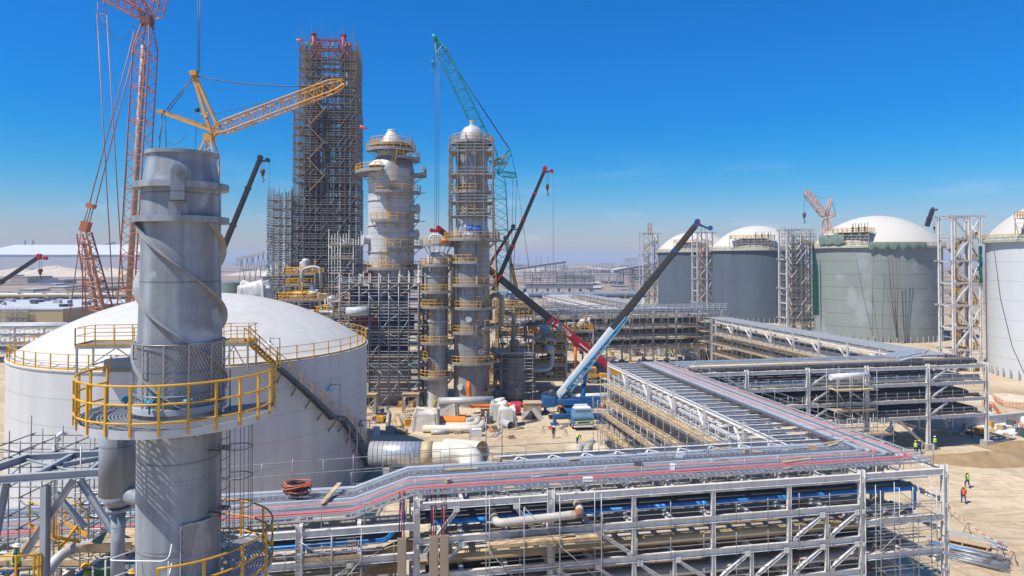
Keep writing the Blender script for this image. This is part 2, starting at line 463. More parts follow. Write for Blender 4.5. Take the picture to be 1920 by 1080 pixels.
for i in range(npost):
    p = rim[i * 3]; k.bar(p - Z * .1, p + Z * 1.42, .09, .09, V((p.x, p.y, 0)).normalized())
part(k, 'rim_railing', YELLOW, tank)
# roof-edge landings behind the stack
def deck_platform(parent, c, sx, sy, z, rz=0.0, legs=0.0, rail=YELLOW, h=1.2, name='platform', open_side=None):
    d = MB(); x = V((cos(rz), sin(rz), 0)); y = V((-sin(rz), cos(rz), 0)); c = V((c[0], c[1], z))
    d.bar(c - x * sx / 2, c + x * sx / 2, sy, .06)
    for s in (-1, 1):
        d.bar(c - x * sx / 2 + y * s * sy / 2 - Z * .12, c + x * sx / 2 + y * s * sy / 2 - Z * .12, .08, .24)
        d.bar(c + x * s * sx / 2 - y * sy / 2 - Z * .12, c + x * s * sx / 2 + y * sy / 2 - Z * .12, .08, .24)
        if legs:
            for s2 in (-1, 1):
                a = c + x * s * (sx / 2 - .1) + y * s2 * (sy / 2 - .1); d.bar(a - Z * legs, a - Z * .02, .14, .14)
            a = c + x * s * (sx / 2 - .1) - y * (sy / 2 - .1)
            d.bar(a - Z * legs, c - y * (sy / 2 - .1) - Z * .2, .08, .08)
    o = part(d, name, GALV, parent)
    r = MB(); cs = [c + x * sx / 2 * a + y * sy / 2 * b + Z * .03 for a, b in ((-1, -1), (1, -1), (1, 1), (-1, 1))]
    railing(r, cs, h, .035, min(sx, sy, 1.6), closed=True, toe=.15)
    part(r, 'railing', rail, o)
    return o
def loc(o, w): return V(w) - o.location
a = at(232, 640, 60.5); deck_platform(tank, loc(tank, a), 6.6, 3.0, 17.6, radians(6), 2.4, h=1.5, name='landing')
a = at(447, 640, 62); deck_platform(tank, loc(tank, a), 2.6, 3.0, 17.6, radians(6), 2.4, h=1.5, name='landing')
# stair wound round the shell, descending to the right
def tank_stair(parent):
    st = MB(); rl = MB(); br = MB(); Ri, Ro = LR + .15, LR + 1.15
    A0, A1 = atan2(63.0 - LT.y, -29.5 - LT.x), atan2(80 - LT.y, 6)
    A0 = radians(-47); A1 = radians(3); z0, z1 = LZ + .1, .9
    N = 62; outer = []; inner = []
    for i in range(N + 1):
        t = i / N; land = .06
        tz = t if t < .43 else (.43 if t < .50 else (t - .07))
        tz = min(1, tz / .93)
        a = A0 + (A1 - A0) * t; z = z0 + (z1 - z0) * tz
        po = V((Ro * cos(a), Ro * sin(a), z)); pi_ = V((Ri * cos(a), Ri * sin(a), z)); outer.append(po); inner.append(pi_)
        st.bar(pi_, po, .30, .05)
        if i % 6 == 2:
            br = MB(); br.bar(po - Z * .1, V((LR * cos(a), LR * sin(a), z - 1.5)), .09, .09); part(br, 'stair_bracket', STEELD, parent)
    for p, q in zip(outer, outer[1:]): st.bar(p - Z * .08, q - Z * .08, .06, .30)
    for p, q in zip(inner, inner[1:]): st.bar(p - Z * .08, q - Z * .08, .06, .30)
    railing(rl, outer, 1.25, .035, 1.7)
    o = part(st, 'stair', STEELD, parent); part(rl, 'stair_railing', YELLOW, o)
    return outer, o
souter, stair = tank_stair(tank)
k = MB(); P0, P1 = loc(tank, at(462, 636, 61.5)), loc(tank, at(522, 690, 64.5))
for i in range(12):
    p = P0.lerp(P1, (i + .5) / 12); k.bar(p - V((0, .5, 0)), p + V((0, .5, 0)), .3, .05)
for dy in (-.5, .5):
    k.bar(P0 + V((0, dy, 0)), P1 + V((0, dy, 0)), .06, .26); k.bar(P0 + V((0, dy, 1.1)), P1 + V((0, dy, 1.1)), .07, .07)
    for i in range(4): p = P0.lerp(P1, i / 3) + V((0, dy, 0)); k.bar(p, p + Z * 1.1, .08, .08)
part(k, 'roof_stair', YELLOW, tank)
b = MB()                                              # ladder tower at the stair foot
for i in range(12):
    z = .4 + i * .5; b.bar((18.4, -6.2, z), (19.2, -6.2, z), .05, .05)
for x in (18.4, 19.2): b.bar((x, -6.2, 0), (x, -6.2, 7.4), .1, .1)
part(b, 'access_ladder', GALV, tank)
def tank_lamp(p, h, n):
    o = thing('area_lamp', ['white area lamp on a bent pole at the top of the tank stair', 'white area lamp on a pole at the middle landing of the tank stair', 'grey area lamp on a pole near the foot of the tank stair'][n], 'lamp', p, 0, 'lamps along the tank stair')
    k = MB(); k.path(elbow([(0, 0, 0), (0, 0, h), (-1.0, 0, h)], .12), .05, 6); part(k, 'pole', GALV, o)
    k = MB(); k.lathe([(.09, .30), (.16, .26), (.18, .02), (.38, -.16), (.40, -.22), (.02, -.23)], 14, (-1.0, 0, h - .42)); k.tube((-1, 0, h - .14), (-1, 0, h), .05)
    part(k, 'lamp_head', LAMPW if n < 2 else GALV, o)
for n, (i, h) in enumerate([(1, 2.6), (28, 3.4), (52, 3.4)]):
    tank_lamp(LT + souter[i] + Z * .1, h, n)

def big_tank(c, R, zr, rise, m, label, dome=WHITEP, skirt=GREEN, lip=True, roofdeck=None):
    o = thing('storage_tank', label, 'tank', c, 0, 'row of large domed tanks')
    k = MB(); k.lathe([(R, 0), (R, zr)], 128); part(k, 'shell', m, o)
    k = MB(); k.lathe([(R + .9, zr - .25), (R + .9, zr + .3)], 128); k.lathe([(R, zr - .25), (R + .9, zr - .25)], 128)
    k.lathe([(R + .9, zr + .3), (R - .4, zr + 1.5)], 128)
    part(k, 'rim_beam', mat('rim_green_grey', (.36, .38, .31), .7, 0, .2, .4), o)
    k = MB(); k.lathe(dome_profile(R - .4, zr + 1.5, rise, 18), 96, smooth=True); part(k, 'dome_roof', dome, o)
    k = MB(); railing(k, [V(((R + .8) * cos(a), (R + .8) * sin(a), zr + .3)) for a in [2 * pi * i / 90 for i in range(90)]], 1.15, .05, 2.4, closed=True); part(k, 'rim_railing', YELLOW, o)
    k = MB()                                           # small davits and ring bolts round the foot
    for i in range(60):
        a = 2 * pi * i / 60; k.bar(((R + .5) * cos(a), (R + .5) * sin(a), 0), ((R + .5) * cos(a), (R + .5) * sin(a), 1.9), .22, .22)
    part(k, 'wall_buttress', CONC, o)
    return o
SHELL1 = mat('shell_white', (.58, .585, .58), .6, 0, .05, .08, streak=.08, seam=4.1)
SHELL2 = mat('shell_grey_green', (.235, .26, .235), .8, 0, .10, .07, streak=.12, seam=4.1, seamw=.12, seamf=.4, alt=((.28, .31, .30), .58, .13))
SHELL3 = mat('shell_dark_grey', (.085, .11, .135), .8, 0, .10, .08, streak=.25, seam=4.1)
DOMEW = mat('dome_white', (.55, .505, .43), .6, 0, .03, .1)
T1 = big_tank((124, 146, 0), 18.8, 29.0, 9.0, SHELL1, 'white walled domed tank cut off by the photo edge, right of the stair tower', DOMEW)
T2 = big_tank((119.9, 225, 0), 18.8, 29.0, 9.0, SHELL2, 'grey green walled domed tank with ropes hanging down its front', DOMEW)
T3 = big_tank((104, 290, 0), 18.8, 29.0, 9.0, SHELL3, 'dark grey domed tank between two stair towers, second from the far end', DOMEW)
T4 = big_tank((94, 350, 0), 18.8, 29.0, 9.0, SHELL3, 'dark grey domed tank farthest away, partly behind the leaning boom', DOMEW)
PUMP = mat('pump_dark', (.09, .10, .10), .5)
def roof_walk(o, R, zr, az, w, n=3, seed=0):
    """the pump platform on the tank's shoulder: trusses, deck, rails, pump columns"""
    rr = random.Random(seed); x = V((-sin(az), cos(az), 0)); r = V((cos(az), sin(az), 0))
    c = r * (R - 1.6); zt = zr + 4.6
    k = MB(); k.bar(c - x * w / 2 + Z * zt, c + x * w / 2 + Z * zt, 4.5, .12)
    for i in range(int(w / 2.2) + 1):
        p = c + x * (-w / 2 + i * w / int(w / 2.2))
        k.bar(p + r * 2 + Z * (zr + 1), p + r * 2 + Z * zt, .14, .14); k.bar(p + r * 2.2 + Z * (zt - .2), p + r * .2 + Z * (zr + 1.2), .1, .1)
        if i: k.bar(p + r * 2 + Z * (zt - .1), p - x * 2.1 + r * 2 + Z * (zr + 1.4), .09, .09)
    for dz in (-1.0, -2.0): k.bar(c - x * w / 2 + r * 2.1 + Z * (zt + dz), c + x * w / 2 + r * 2.1 + Z * (zt + dz), .12, .12)
    d = part(k, 'pump_platform', mat('platform_steel', (.42, .40, .36), .6, 0, .2, .6, alt=((.34, .22, .12), .6, .5)), o)
    k = MB(); cs = [c + x * (w / 2 * a) + r * (2.25 * b) + Z * (zt + .05) for a, b in ((-1, -1), (1, -1), (1, 1), (-1, 1))]
    railing(k, cs, 1.25, .06, 1.5, closed=True); part(k, 'railing', YELLOW, d)
    for i in range(n):
        k = MB(); p = c + x * (w * (.08 + .14 * i)) + r * .5 + Z * zt
        k.tube(p, p + Z * 1.2, .28, 8); k.tube(p + Z * 1.2, p + Z * 1.8, .62, 8, .2); k.tube(p + Z * 1.8, p + Z * 2.7, .12, 6); k.bar(p + x * .9, p + x * .9 + Z * 2.9, .12, .12)
        part(k, 'pump', PUMP, d)
def azcam(o): return atan2(-o.location.y, -o.location.x)
roof_walk(T2, 18.8, 29, azcam(T2) - .42, 13, 3, 1)
roof_walk(T3, 18.8, 29, azcam(T3) - .10, 17, 3, 2)
roof_walk(T4, 18.8, 29, azcam(T4) - .15, 15, 2, 3)
roof_walk(T1, 18.8, 29, azcam(T1) - .25, 15, 0, 4)
# safety nets hung under the rim of the grey green tank, and ropes
def arcnet(R, a0, a1, z0, z1, seed, n=40, sag=1.4):
    k = MB(); rr = random.Random(seed); vs = []
    for i in range(n + 1):
        a = a0 + (a1 - a0) * i / n; d = sag * (.45 + .3 * sin(i * .9) + rr.uniform(-.2, .2))
        vs += [V((R * cos(a), R * sin(a), z1)), V(((R + .3) * cos(a), (R + .3) * sin(a), (z1 + z0) / 2)), V(((R + .1) * cos(a), (R + .1) * sin(a), z0 - d))]
    k.add(vs, [(3 * i + j, 3 * i + j + 1, 3 * i + j + 4, 3 * i + j + 3) for i in range(n) for j in range(2)], True)
    return k
NET = mat('net_grey_green', (.16, .21, .16), .95, 0, .3, .6)
a2 = azcam(T2)
solo(arcnet(19.85, a2 - .1, a2 + .75, 29.2, 30.4, 1), 'safety_net', NET, 'green grey safety net sagging along the rim of the grey green tank', 'net', T2.location)
solo(arcnet(19.9, a2 - .95, a2 - .45, 30.2, 33.0, 2, 20, .6), 'safety_net', NET, 'dark green net hung beside the pump platform of the grey green tank', 'net', T2.location)
for n, (p0, p1, rr_) in enumerate([((1665, 480), (1682, 634), .16), ((1672, 480), (1684, 634), .13), ((1681, 476), (1681, 634), .10), ((1687, 476), (1682, 634), .10), ((1604, 476), (1635, 622), .08), ((1638, 478), (1636, 630), .06), ((1650, 480), (1678, 608), .05)]):
    k = MB(); a = at(*p0, 203 if n < 4 else 205); b = at(*p1, 203 if n < 4 else 205); mid = (a + b) / 2 + V((0, .4, -.6))
    k.path([a, mid, b], rr_ * .8, 5)
    solo(k, 'rigging_rope', mat('rope_brown', (.10, .085, .075), .8) if n < 4 else ROPE,
         'brown rope in the bundle hanging down the grey green tank' if n < 4 else ['slack thin rope hanging on the left of the grey green tank', 'straight thin rope on the left of the grey green tank', 'faint slack rope just left of the brown rope bundle'][n - 4], 'rope',
         group='brown rope bundle' if n < 4 else None)
k = MB(); k.path([at(1862, 452, 134), at(1876, 560, 134), at(1898, 650, 134), at(1925, 710, 134)], .07, 5)
solo(k, 'rigging_rope', ROPE, 'dark rope hanging in a curve down the white tank at the photo edge', 'rope')
# ------------------------------------------------------------ the near stack
SX, SY = -9.37, 19.35
stack = thing('vent_stack', 'tall grey vent stack with spiral fins and round yellow railed platform, nearest thing', 'stack', (SX, SY, 0))
k = MB()
k.lathe([(1.08, 4), (1.08, 14.6)], 72); k.lathe([(1.10, 14.6), (1.10, 14.72)], 72); k.lathe([(1.08, 14.72), (1.08, 17.2), (1.09, 17.2), (1.09, 20.6), (1.09, 22.7), (1.03, 25.0), (1.03, 27.05)], 72)
k.lathe([(1.09, 22.7), (1.11, 22.7), (1.11, 22.76), (1.09, 22.76)], 72); k.lathe([(1.095, 19.0), (1.10, 19.03), (1.095, 19.06)], 72)
k.lathe([(1.0 + .03, 27.05), (.90, 27.75), (.90, 27.98)], 72); k.lathe([(.82, 27.98), (.82, 26.5)], 48)
part(k, 'shaft', STACKG, stack)
def flange(r0, r1, z, t, name='ring_flange', m=STACKG):
    k = MB(); k.lathe([(r0, z - t / 2), (r1, z - t / 2), (r1, z + t / 2), (r0, z + t / 2)], 72); return part(k, name, m, stack)
flange(.82, .955, 27.98, .10, 'top_rim'); flange(.99, 1.24, 27.06, .17); flange(1.03, 1.25, 26.12, .17)
flange(1.05, 1.22, 20.93, .16, 'base_ring', mat('pale_flange', (.44, .45, .46), .5, 0, .1, 1))
# seams of the shell plates
k = MB()
for z0, z1, a in ((22.8, 26.0, -1.1), (27.15, 27.7, -1.0), (17, 20.5, -1.6)):
    r = 1.055 if z0 < 25 else .99
    k.bar((1.045 * cos(a), 1.045 * sin(a), z0 + .0), (1.03 * cos(a), 1.03 * sin(a), z1), .02, .02)
part(k, 'weld_seam', STACKG, stack)
# spiral strakes (three starts), from the lower ring down past the platform
for s in range(3):
    k = MB(); z0, z1, pitch = 26.03, 20.95, 5.6; n = 200; vs = []
    aS = radians(215) + s * 2 * pi / 3
    for i in range(n + 1):
        z = z0 + (z1 - z0) * i / n; a = aS + (z0 - z) / pitch * 2 * pi
        ri = 1.03 if z > 25 else (1.03 + (25 - z) / 2.3 * .06 if z > 22.7 else 1.09)
        for r, dz in ((ri - .01, .012), (ri + .155, .014), (ri + .155, -.014), (ri - .01, -.012)): vs.append(V((r * cos(a), r * sin(a), z + dz)))
    k.add(vs, [(4 * i + j, 4 * i + (j + 1) % 4, 4 * i + 4 + (j + 1) % 4, 4 * i + 4 + j) for i in range(n) for j in range(4)], False)
    o = part(k, 'strake', mat('strake_paint', (.33, .34, .345), .5, 0, .2, 1.5, streak=.3, alt=((.36, .29, .18), .58, 1.2)), stack)
# lifting trunnion and socket box facing the camera
k = MB(); a = radians(-69); n_ = V((cos(a), sin(a), 0)); t_ = V((-sin(a), cos(a), 0)); p = n_ * 1.20
k.bar(p + Z * 26.60, p + Z * 27.42, .22, .34, t_); c = p + Z * 27.42
k.tube(c - n_ * .17, c + n_ * .17, .11, 16)
k.tube(c + n_ * .17, c + n_ * .22, .125, 20); k.tube(c + n_ * .22, c + n_ * .25, .045, 12)
part(k, 'lifting_lug', STACKG, stack)
k = MB(); p = n_ * 1.10
for dt in (-.105, .105): k.bar(p + t_ * dt + Z * 26.21, p + t_ * dt + Z * 26.56, .05, .26, t_)
k.bar(p + Z * 26.58, p + Z * 26.54, .26, .26, t_)
part(k, 'socket_box', STACKG, stack)
# expanded-metal guard round the shaft
k = MB(); rg, za, zb = 1.165, 20.98, 22.72; nh, ns = 84, 26
for sgn in (1, -1):
    for i in range(nh):
        a0 = 2 * pi * i / nh; pts = []
        for j in range(ns + 1):
            z = za + (zb - za) * j / ns; a = a0 + sgn * (z - za) / rg * .50
            pts.append(V((rg * cos(a), rg * sin(a), z)))
        vs = []
        for q in pts:
            rad = V((q.x, q.y, 0)).normalized() * .004
            vs += [q + rad + Z * .012, q - rad - Z * .012]
        k.add(vs, [(2 * j, 2 * j + 1, 2 * j + 3, 2 * j + 2) for j in range(ns)], False)
gm = part(k, 'mesh_guard', mat('guard_mesh', (.42, .43, .45), .45, .4, .1, 2), stack)
k = MB()
for z in (za, 21.35, zb): k.path([V((1.18 * cos(t), 1.18 * sin(t), z)) for t in [2 * pi * i / 60 for i in range(60)]], .018, 5, closed=True)
for i in range(12):
    t = 2 * pi * i / 12 + .1; k.bar((1.185 * cos(t), 1.185 * sin(t), za), (1.185 * cos(t), 1.185 * sin(t), zb), .05, .02, V((cos(t), sin(t), 0)))
part(k, 'guard_frame', GALV, gm)
# instruments
for deg in (-150, -97, -57):
    k = MB(); t = radians(deg); d = V((cos(t), sin(t), 0)); s = V((-sin(t), cos(t), 0)); p = d * 1.24 + Z * 21.22
    k.tube(p - d * .12, p + d * .12, .022, 8); k.tube(p + d * .10 - s * .10, p + d * .10 + s * .10, .085, 12); k.tube(p + d * .10 - Z * .28, p + d * .10, .025, 8); k.tube(p + d * .1 + s * .1, p + d * .1 + s * .13, .095, 12)
    part(k, 'transmitter', TEALI, stack)
# round platform: grating of bars, fascia, brackets, yellow railing
def ring_platform(parent, ri, ro, z, a0, a1, fascia=.16, dense=True, name='platform', rail_h=1.15, r=.028, posts=None, rails=(1.0, .6, .2)):
    k = MB(); n = int((a1 - a0) / (2 * pi) * 96)
    for j in range(14 if dense else 7):
        rr = ri + (ro - ri) * (j + .5) / (14 if dense else 7); nn = int(n / 2)
        P = arc((0, 0, z), rr, a0, a1, nn)
        for p, q in zip(P, P[1:]): k.bar(p, q, .035 if dense else .08, .03)
    for i in range(n + 1):
        a = a0 + (a1 - a0) * i / n; d = V((cos(a), sin(a), 0)); k.bar(d * ri + Z * (z - .012), d * ro + Z * (z - .012), .012, .024)
    d = part(k, name, mat('grating_galv', (.34, .345, .35), .45, .4, .12, 2), parent)
    k = MB(); k.lathe([(ro, z - fascia), (ro + .02, z - fascia), (ro + .02, z + .05), (ro, z + .05), (ro, z - fascia)], n, a0=a0, a1=a1)
    part(k, 'fascia', mat('fascia_pale', (.50, .51, .52), .5, .2, .1, 2), d)
    k = MB(); m = posts or 12
    for i in range(0, m + 1):
        a = a0 + (a1 - a0) * i / m; e = V((cos(a), sin(a), 0)); k.bar(e * (ri - .1) + Z * (z - .09), e * ro + Z * (z - .08), .05, .10)
        k.bar(e * (ri - .12) + Z * (z - .55), e * (ri + .55) + Z * (z - .14), .05, .05)
    part(k, 'bracket', STACKG, d)
    k = MB(); P = arc((0, 0, z), ro + .035, a0, a1, n)
    for f in rails: k.path([p + Z * rail_h * f for p in P], r, 8)
    for i in range(m + 1):
        a = a0 + (a1 - a0) * i / m; e = V(((ro + .035) * cos(a), (ro + .035) * sin(a), z)); k.bar(e - Z * .1, e + Z * rail_h, .055, .055, V((cos(a), sin(a), 0)))
    part(k, 'railing', YELLOW, d)
    return d
pf = ring_platform(stack, 1.26, 2.50, 20.74, radians(-195), radians(30), posts=15)
lp = ring_platform(stack, 1.26, 2.45, 16.25, radians(-75), radians(95), posts=7, name='lower_platform')
# the white hooped gate beside it
k = MB(); z = 16.3; t0 = radians(-125)
e = V((cos(t0), sin(t0), 0)) * 1.95; f = V((cos(radians(-72)), sin(radians(-72)), 0)) * 1.75
for zz in (.95, .45): k.path(elbow([e * .62 + Z * (z + zz), e + Z * (z + zz), f + Z * (z + zz), f * .72 + Z * (z + zz + .25)], .25), .016, 7)
for p in (e, (e + f) / 2, f): k.bar(p + Z * (z - .8), p + Z * (z + .95), .03, .03)
part(k, 'hoop_gate', WHITEP, stack)
# guard panels on the lower shaft
k = MB(); A0, A1 = radians(-62), radians(-5); rg = 1.16
for z in (15.9, 17.0, 17.9): k.path(arc((0, 0, z), rg, A0, A1, 14), .02, 6)
for a in (A0, (A0 + A1) / 2, A1): k.bar((rg * cos(a), rg * sin(a), 15.9), (rg * cos(a), rg * sin(a), 17.9), .04, .03)
for i in range(40):
    for s in (1, -1):
        a = A0 + (A1 - A0) * i / 40; P = []
        for j in range(9):
            aa = a + s * j * .05
            if A0 <= aa <= A1: P.append(V((rg * cos(aa), rg * sin(aa), 15.9 + j * .25)))
        for p, q in zip(P, P[1:]): k.bar(p, q, .008, .014)
part(k, 'guard_panel', mat('guard_mesh', (.42, .43, .45)), stack)
# caged ladder on the right
k = MB(); a = radians(-8); d = V((cos(a), sin(a), 0)); s = V((-sin(a), cos(a), 0)); p = d * 1.38
for sg in (-.22, .22): k.bar(p + s * sg + Z * 14.5, p + s * sg + Z * 21.9, .06, .02)
for i in range(25): k.tube(p - s * .22 + Z * (14.7 + i * .28), p + s * .22 + Z * (14.7 + i * .28), .012, 5)
for z in (16.0, 18.0, 19.7): k.bar(d * 1.05 + s * .25 + Z * z, p + s * .25 + Z * z, .12, .1); k.bar(d * 1.05 - s * .25 + Z * z, p - s * .25 + Z * z, .12, .1)
ld = part(k, 'ladder', GALVD, stack)
k = MB()
for z in (17.4, 18.2, 19.0, 19.8, 20.5): k.path([p + d * .02 - s * .24 + Z * z] + [p + d * (.38 + .38 * cos(t)) + s * (.38 * sin(t)) + Z * z for t in [radians(-130 + 26 * i) for i in range(11)]] + [p + d * .02 + s * .24 + Z * z], .016, 5)
for i in range(7):
    t = radians(-110 + 220 / 6 * i); q = p + d * (.38 + .38 * cos(t)) + s * (.38 * sin(t)); k.bar(q + Z * 17.4, q + Z * 20.6, .03, .012)
part(k, 'ladder_cage', GALVD, ld)
# elbowed inlet duct on the left side of the shaft
k = MB(); c = V((-2.35, 1.1, 0))
k.tube(c + Z * 18.05, c + Z * 20.55, .52, 28); k.tube(c + Z * 18.05, c + Z * 17.7, .52, 28, .3); k.tube(c + Z * 17.7, c + Z * 15.2, .19, 16); k.tube(c + Z * 17.66, c + Z * 17.56, .34, 20)
k.path(elbow([c + Z * 18.3, c + V((.5, -.2, 18.0)), V((-.6, .5, 18.1))], .3), .24, 16)
k.tube(c + Z * 20.5, c + Z * 20.6, .6, 28)
part(k, 'inlet_duct', STACKG, stack)
# ------------------------------------------------------------ pipe racks
def rack(label, o, rz, cols, width, levels, top=.25, base=0.0, colw=.34, beam=.38, bw=.2, cross=2.6, spanlv=None, stub=None, back=True, plinth=True, m=STEEL, group=None, crosslv=None):
    r = thing('pipe_rack', label, 'pipe rack', o, rz, group)
    ys = (0, width)
    for i, x in enumerate(cols):
        lv = levels
        if spanlv: lv = spanlv.get(min(i, len(cols) - 2), levels)
        for y in ys: member('I', 'column', (x, y, base), (x, y, lv[0] + top), m, r, colw, colw * .9, V((1, 0, 0)))
        if plinth:
            k = CACHE.get('plinth')
            if not k:
                kb = MB(); kb.box((0, 0, .35), (1.1, 1.1, .8)); k = CACHE['plinth'] = kb.mesh('plinth', CONC)
            for y in ys:
                p = link('plinth', k, r); p.location = (x, y, 0)
    for i, (a, b) in enumerate(zip(cols, cols[1:])):
        lv = spanlv.get(i, levels) if spanlv else levels
        for li, z in enumerate(lv):
            for y in ys:
                if y and not back: continue
                member('I', 'beam', (a + colw * .47, y, z - beam / 2), (b - colw * .47, y, z - beam / 2), m, r, beam, bw)
            n = max(1, round((b - a) / cross))
            for q in range(n):
                x = a + (b - a) * q / n
                off = 0 if q else .0
                member('I', 'cross_beam', (x, .12, z - beam * .42), (x, width - .12, z - beam * .42), m, r, beam * .8, bw * .9)
    for z in levels:
        x = cols[-1]; member('I', 'cross_beam', (x, .18, z - beam * .42), (x, width - .18, z - beam * .42), m, r, beam * .8, bw * .9)
    return r
def brace(r, p, q, m=STEEL, h=.2, b=.2): member('I', 'brace', p, q, m, r, h, b)
def pipe(label, o, rz, pts, rad, m, group=None, n=10, R=None, name='pipe', cat='pipe', bands=None):
    k = MB(); k.path(elbow(pts, R or rad * 3), rad, n)
    return solo(k, name, m, label, cat, o, rz, group)
def tray(label, o, rz, pts, w, m=TRAY, rung=.35, h=.11, group=None, cover=False, name='cable_tray', cables=None, cm=CABRED, clabel=None):
    """ladder tray along a polyline (local points), optionally with a bundle of cables lying in it"""
    k = MB(); P = [V(p) for p in pts]
    def side(i):
        a = P[max(0, i - 1)]; b = P[min(len(P) - 1, i + 1)]; d = V((b.x - a.x, b.y - a.y, 0)); d.normalize(); return V((-d.y, d.x, 0))
    S = [side(i) for i in range(len(P))]
    for sg in (-1, 1):
        for i in range(len(P) - 1): k.bar(P[i] + S[i] * sg * w / 2 + Z * h / 2, P[i + 1] + S[i + 1] * sg * w / 2 + Z * h / 2, .03, h)
    for i in range(len(P) - 1):
        ln = (P[i + 1] - P[i]).length; n = max(1, int(ln / rung))
        if cover: k.bar(P[i] + Z * .03, P[i + 1] + Z * .03, w - .04, .02)
        for j in range(n):
            t = j / n; p = P[i].lerp(P[i + 1], t); s = S[i].lerp(S[i + 1], t)
            k.bar(p - s * w / 2 + Z * .05, p + s * w / 2 + Z * .05, .04, .025)
    t = solo(k, name, m, label, 'cable tray', o, rz, group)
    if cables:
        c = MB(); rr = random.Random(len(P) + int(w * 100))
        for j in range(cables):
            off = (-.42 + .84 * (j + .5) / cables) * w; Q = []
            for i in range(len(P) - 1):
                n = max(1, int((P[i + 1] - P[i]).length / 2.5))
                for q in range(n): Q.append(P[i].lerp(P[i + 1], q / n) + S[i].lerp(S[i + 1], q / n) * (off + rr.uniform(-.02, .02)) + Z * (.10 + rr.uniform(0, .03)))
            Q.append(P[-1] + S[-1] * off + Z * .10); c.path(Q, .42 * w / cables, 5)
        solo(c, 'cable_bundle', cm, clabel or ('cables lying in the ' + label), 'cable', o, rz)
    return t
def planks(mb, x0, x1, y0, y1, z, ax='x', rr=rnd, gap=.0):
    """scaffold boards"""
    n = max(1, round((y1 - y0) / .26)); w = (y1 - y0) / n
    for i in range(n):
        y = y0 + w * (i + .5); x = x0
        while x < x1 - .2:
            e = min(x1, x + rr.uniform(2.6, 4.2)); dz = rr.uniform(0, .018)
            mb.bar((x, y, z + dz), (e - .01, y, z + dz), w - .015, .045); x = e
def scaffold(label, o, rz, xs, ys, z0, levels, ztop, group=None, tm=GALV, r=.03, decks=None, brace_rows=(0,), rail=True, name='scaffold', cat='scaffolding', seed=1, jit=.8, polesplit=True, n=5, ledger_levels=None, toe=True, root=None):
    t = root or thing(name, label, cat, o, rz, group); rr = random.Random(seed)
    top = MB()
    for x in xs:
        for y in ys:
            h = ztop + rr.uniform(0, jit)
            if polesplit: member('T', 'standard', (x, y, z0), (x, y, round(h, 1)), tm, t, r * 1.1)
            else: top.tube((x, y, z0), (x, y, h), r * 1.1, n, caps=False)
    if top.f: part(top, 'standards', tm, t)
    k = MB(); x0, x1 = min(xs), max(xs); y0, y1 = min(ys), max(ys)
    LV = sorted(set(list(levels) + list(ledger_levels or [])))
    for z in LV:
        for y in ys:
            k.tube((x0 - rr.uniform(.1, .5), y + r * 2, z), (x1 + rr.uniform(.1, .5), y + r * 2, z), r, n, caps=False)
            if rail and y in (y0, y1):
                for h in (.55, 1.05): k.tube((x0 - rr.uniform(0, .4), y + r * 2, z + h), (x1 + rr.uniform(0, .4), y + r * 2, z + h), r, n, caps=False)
        for x in xs: k.tube((x + r * 2, y0 - rr.uniform(.1, .35), z + r * 2), (x + r * 2, y1 + rr.uniform(.1, .35), z + r * 2), r, n, caps=False)
    part(k, 'ledgers', tm, t)
    k = MB(); bl = [z0] + LV + [ztop]; bs = []
    for yi in brace_rows:
        y = ys[yi] + (-r * 2 if yi == 0 else r * 2)
        for i in range(len(bl) - 1):
            for j in range(len(xs) - 1):
                if (i + j) % 2 == 0 and rr.random() < .8:
                    a, b = (xs[j], xs[j + 1]) if (i // 2) % 2 == 0 else (xs[j + 1], xs[j])
                    (member('T', 'brace_tube', (a, y, bl[i]), (b, y, bl[i + 1]), tm, t, r) if polesplit else k.tube((a, y, bl[i]), (b, y, bl[i + 1]), r, n, caps=False))
    if k.f: part(k, 'braces', tm, t)
    for z in (levels if decks is None else decks):
        k = MB(); planks(k, x0, x1, y0 + .08, y1 - .08, z + .08, rr=rr)
        if toe and rr.random() < .7: k.bar((x0, y0 + .04, z + .22), (x1, y0 + .04, z + .22), .03, .2)
        part(k, 'plank_deck', PLANK, t)
    return t
def frange(a, b, s):
    n = max(1, round((b - a) / s)); return [a + (b - a) * i / n for i in range(n + 1)]

# --- near rack
AX = [-54.0, -47.6, -41.5, -35.4, -28.9, -21.0, 0.0, 6.3]
lowL = [9.9, 8.2, 6.2, 4.2, 2.2]; hiL = [11.0, 9.0, 6.95, 4.85, 2.8]; endL = [11.0, 7.95, 5.75, 3.6]
RA = rack('grey steel pipe rack across the foot of the picture, nearest of the racks', GO, GA, AX, 6.0, hiL, spanlv={0: lowL, 1: lowL, 2: lowL, 3: lowL, 4: hiL, 5: hiL, 6: endL}, colw=.36, beam=.40, bw=.24)
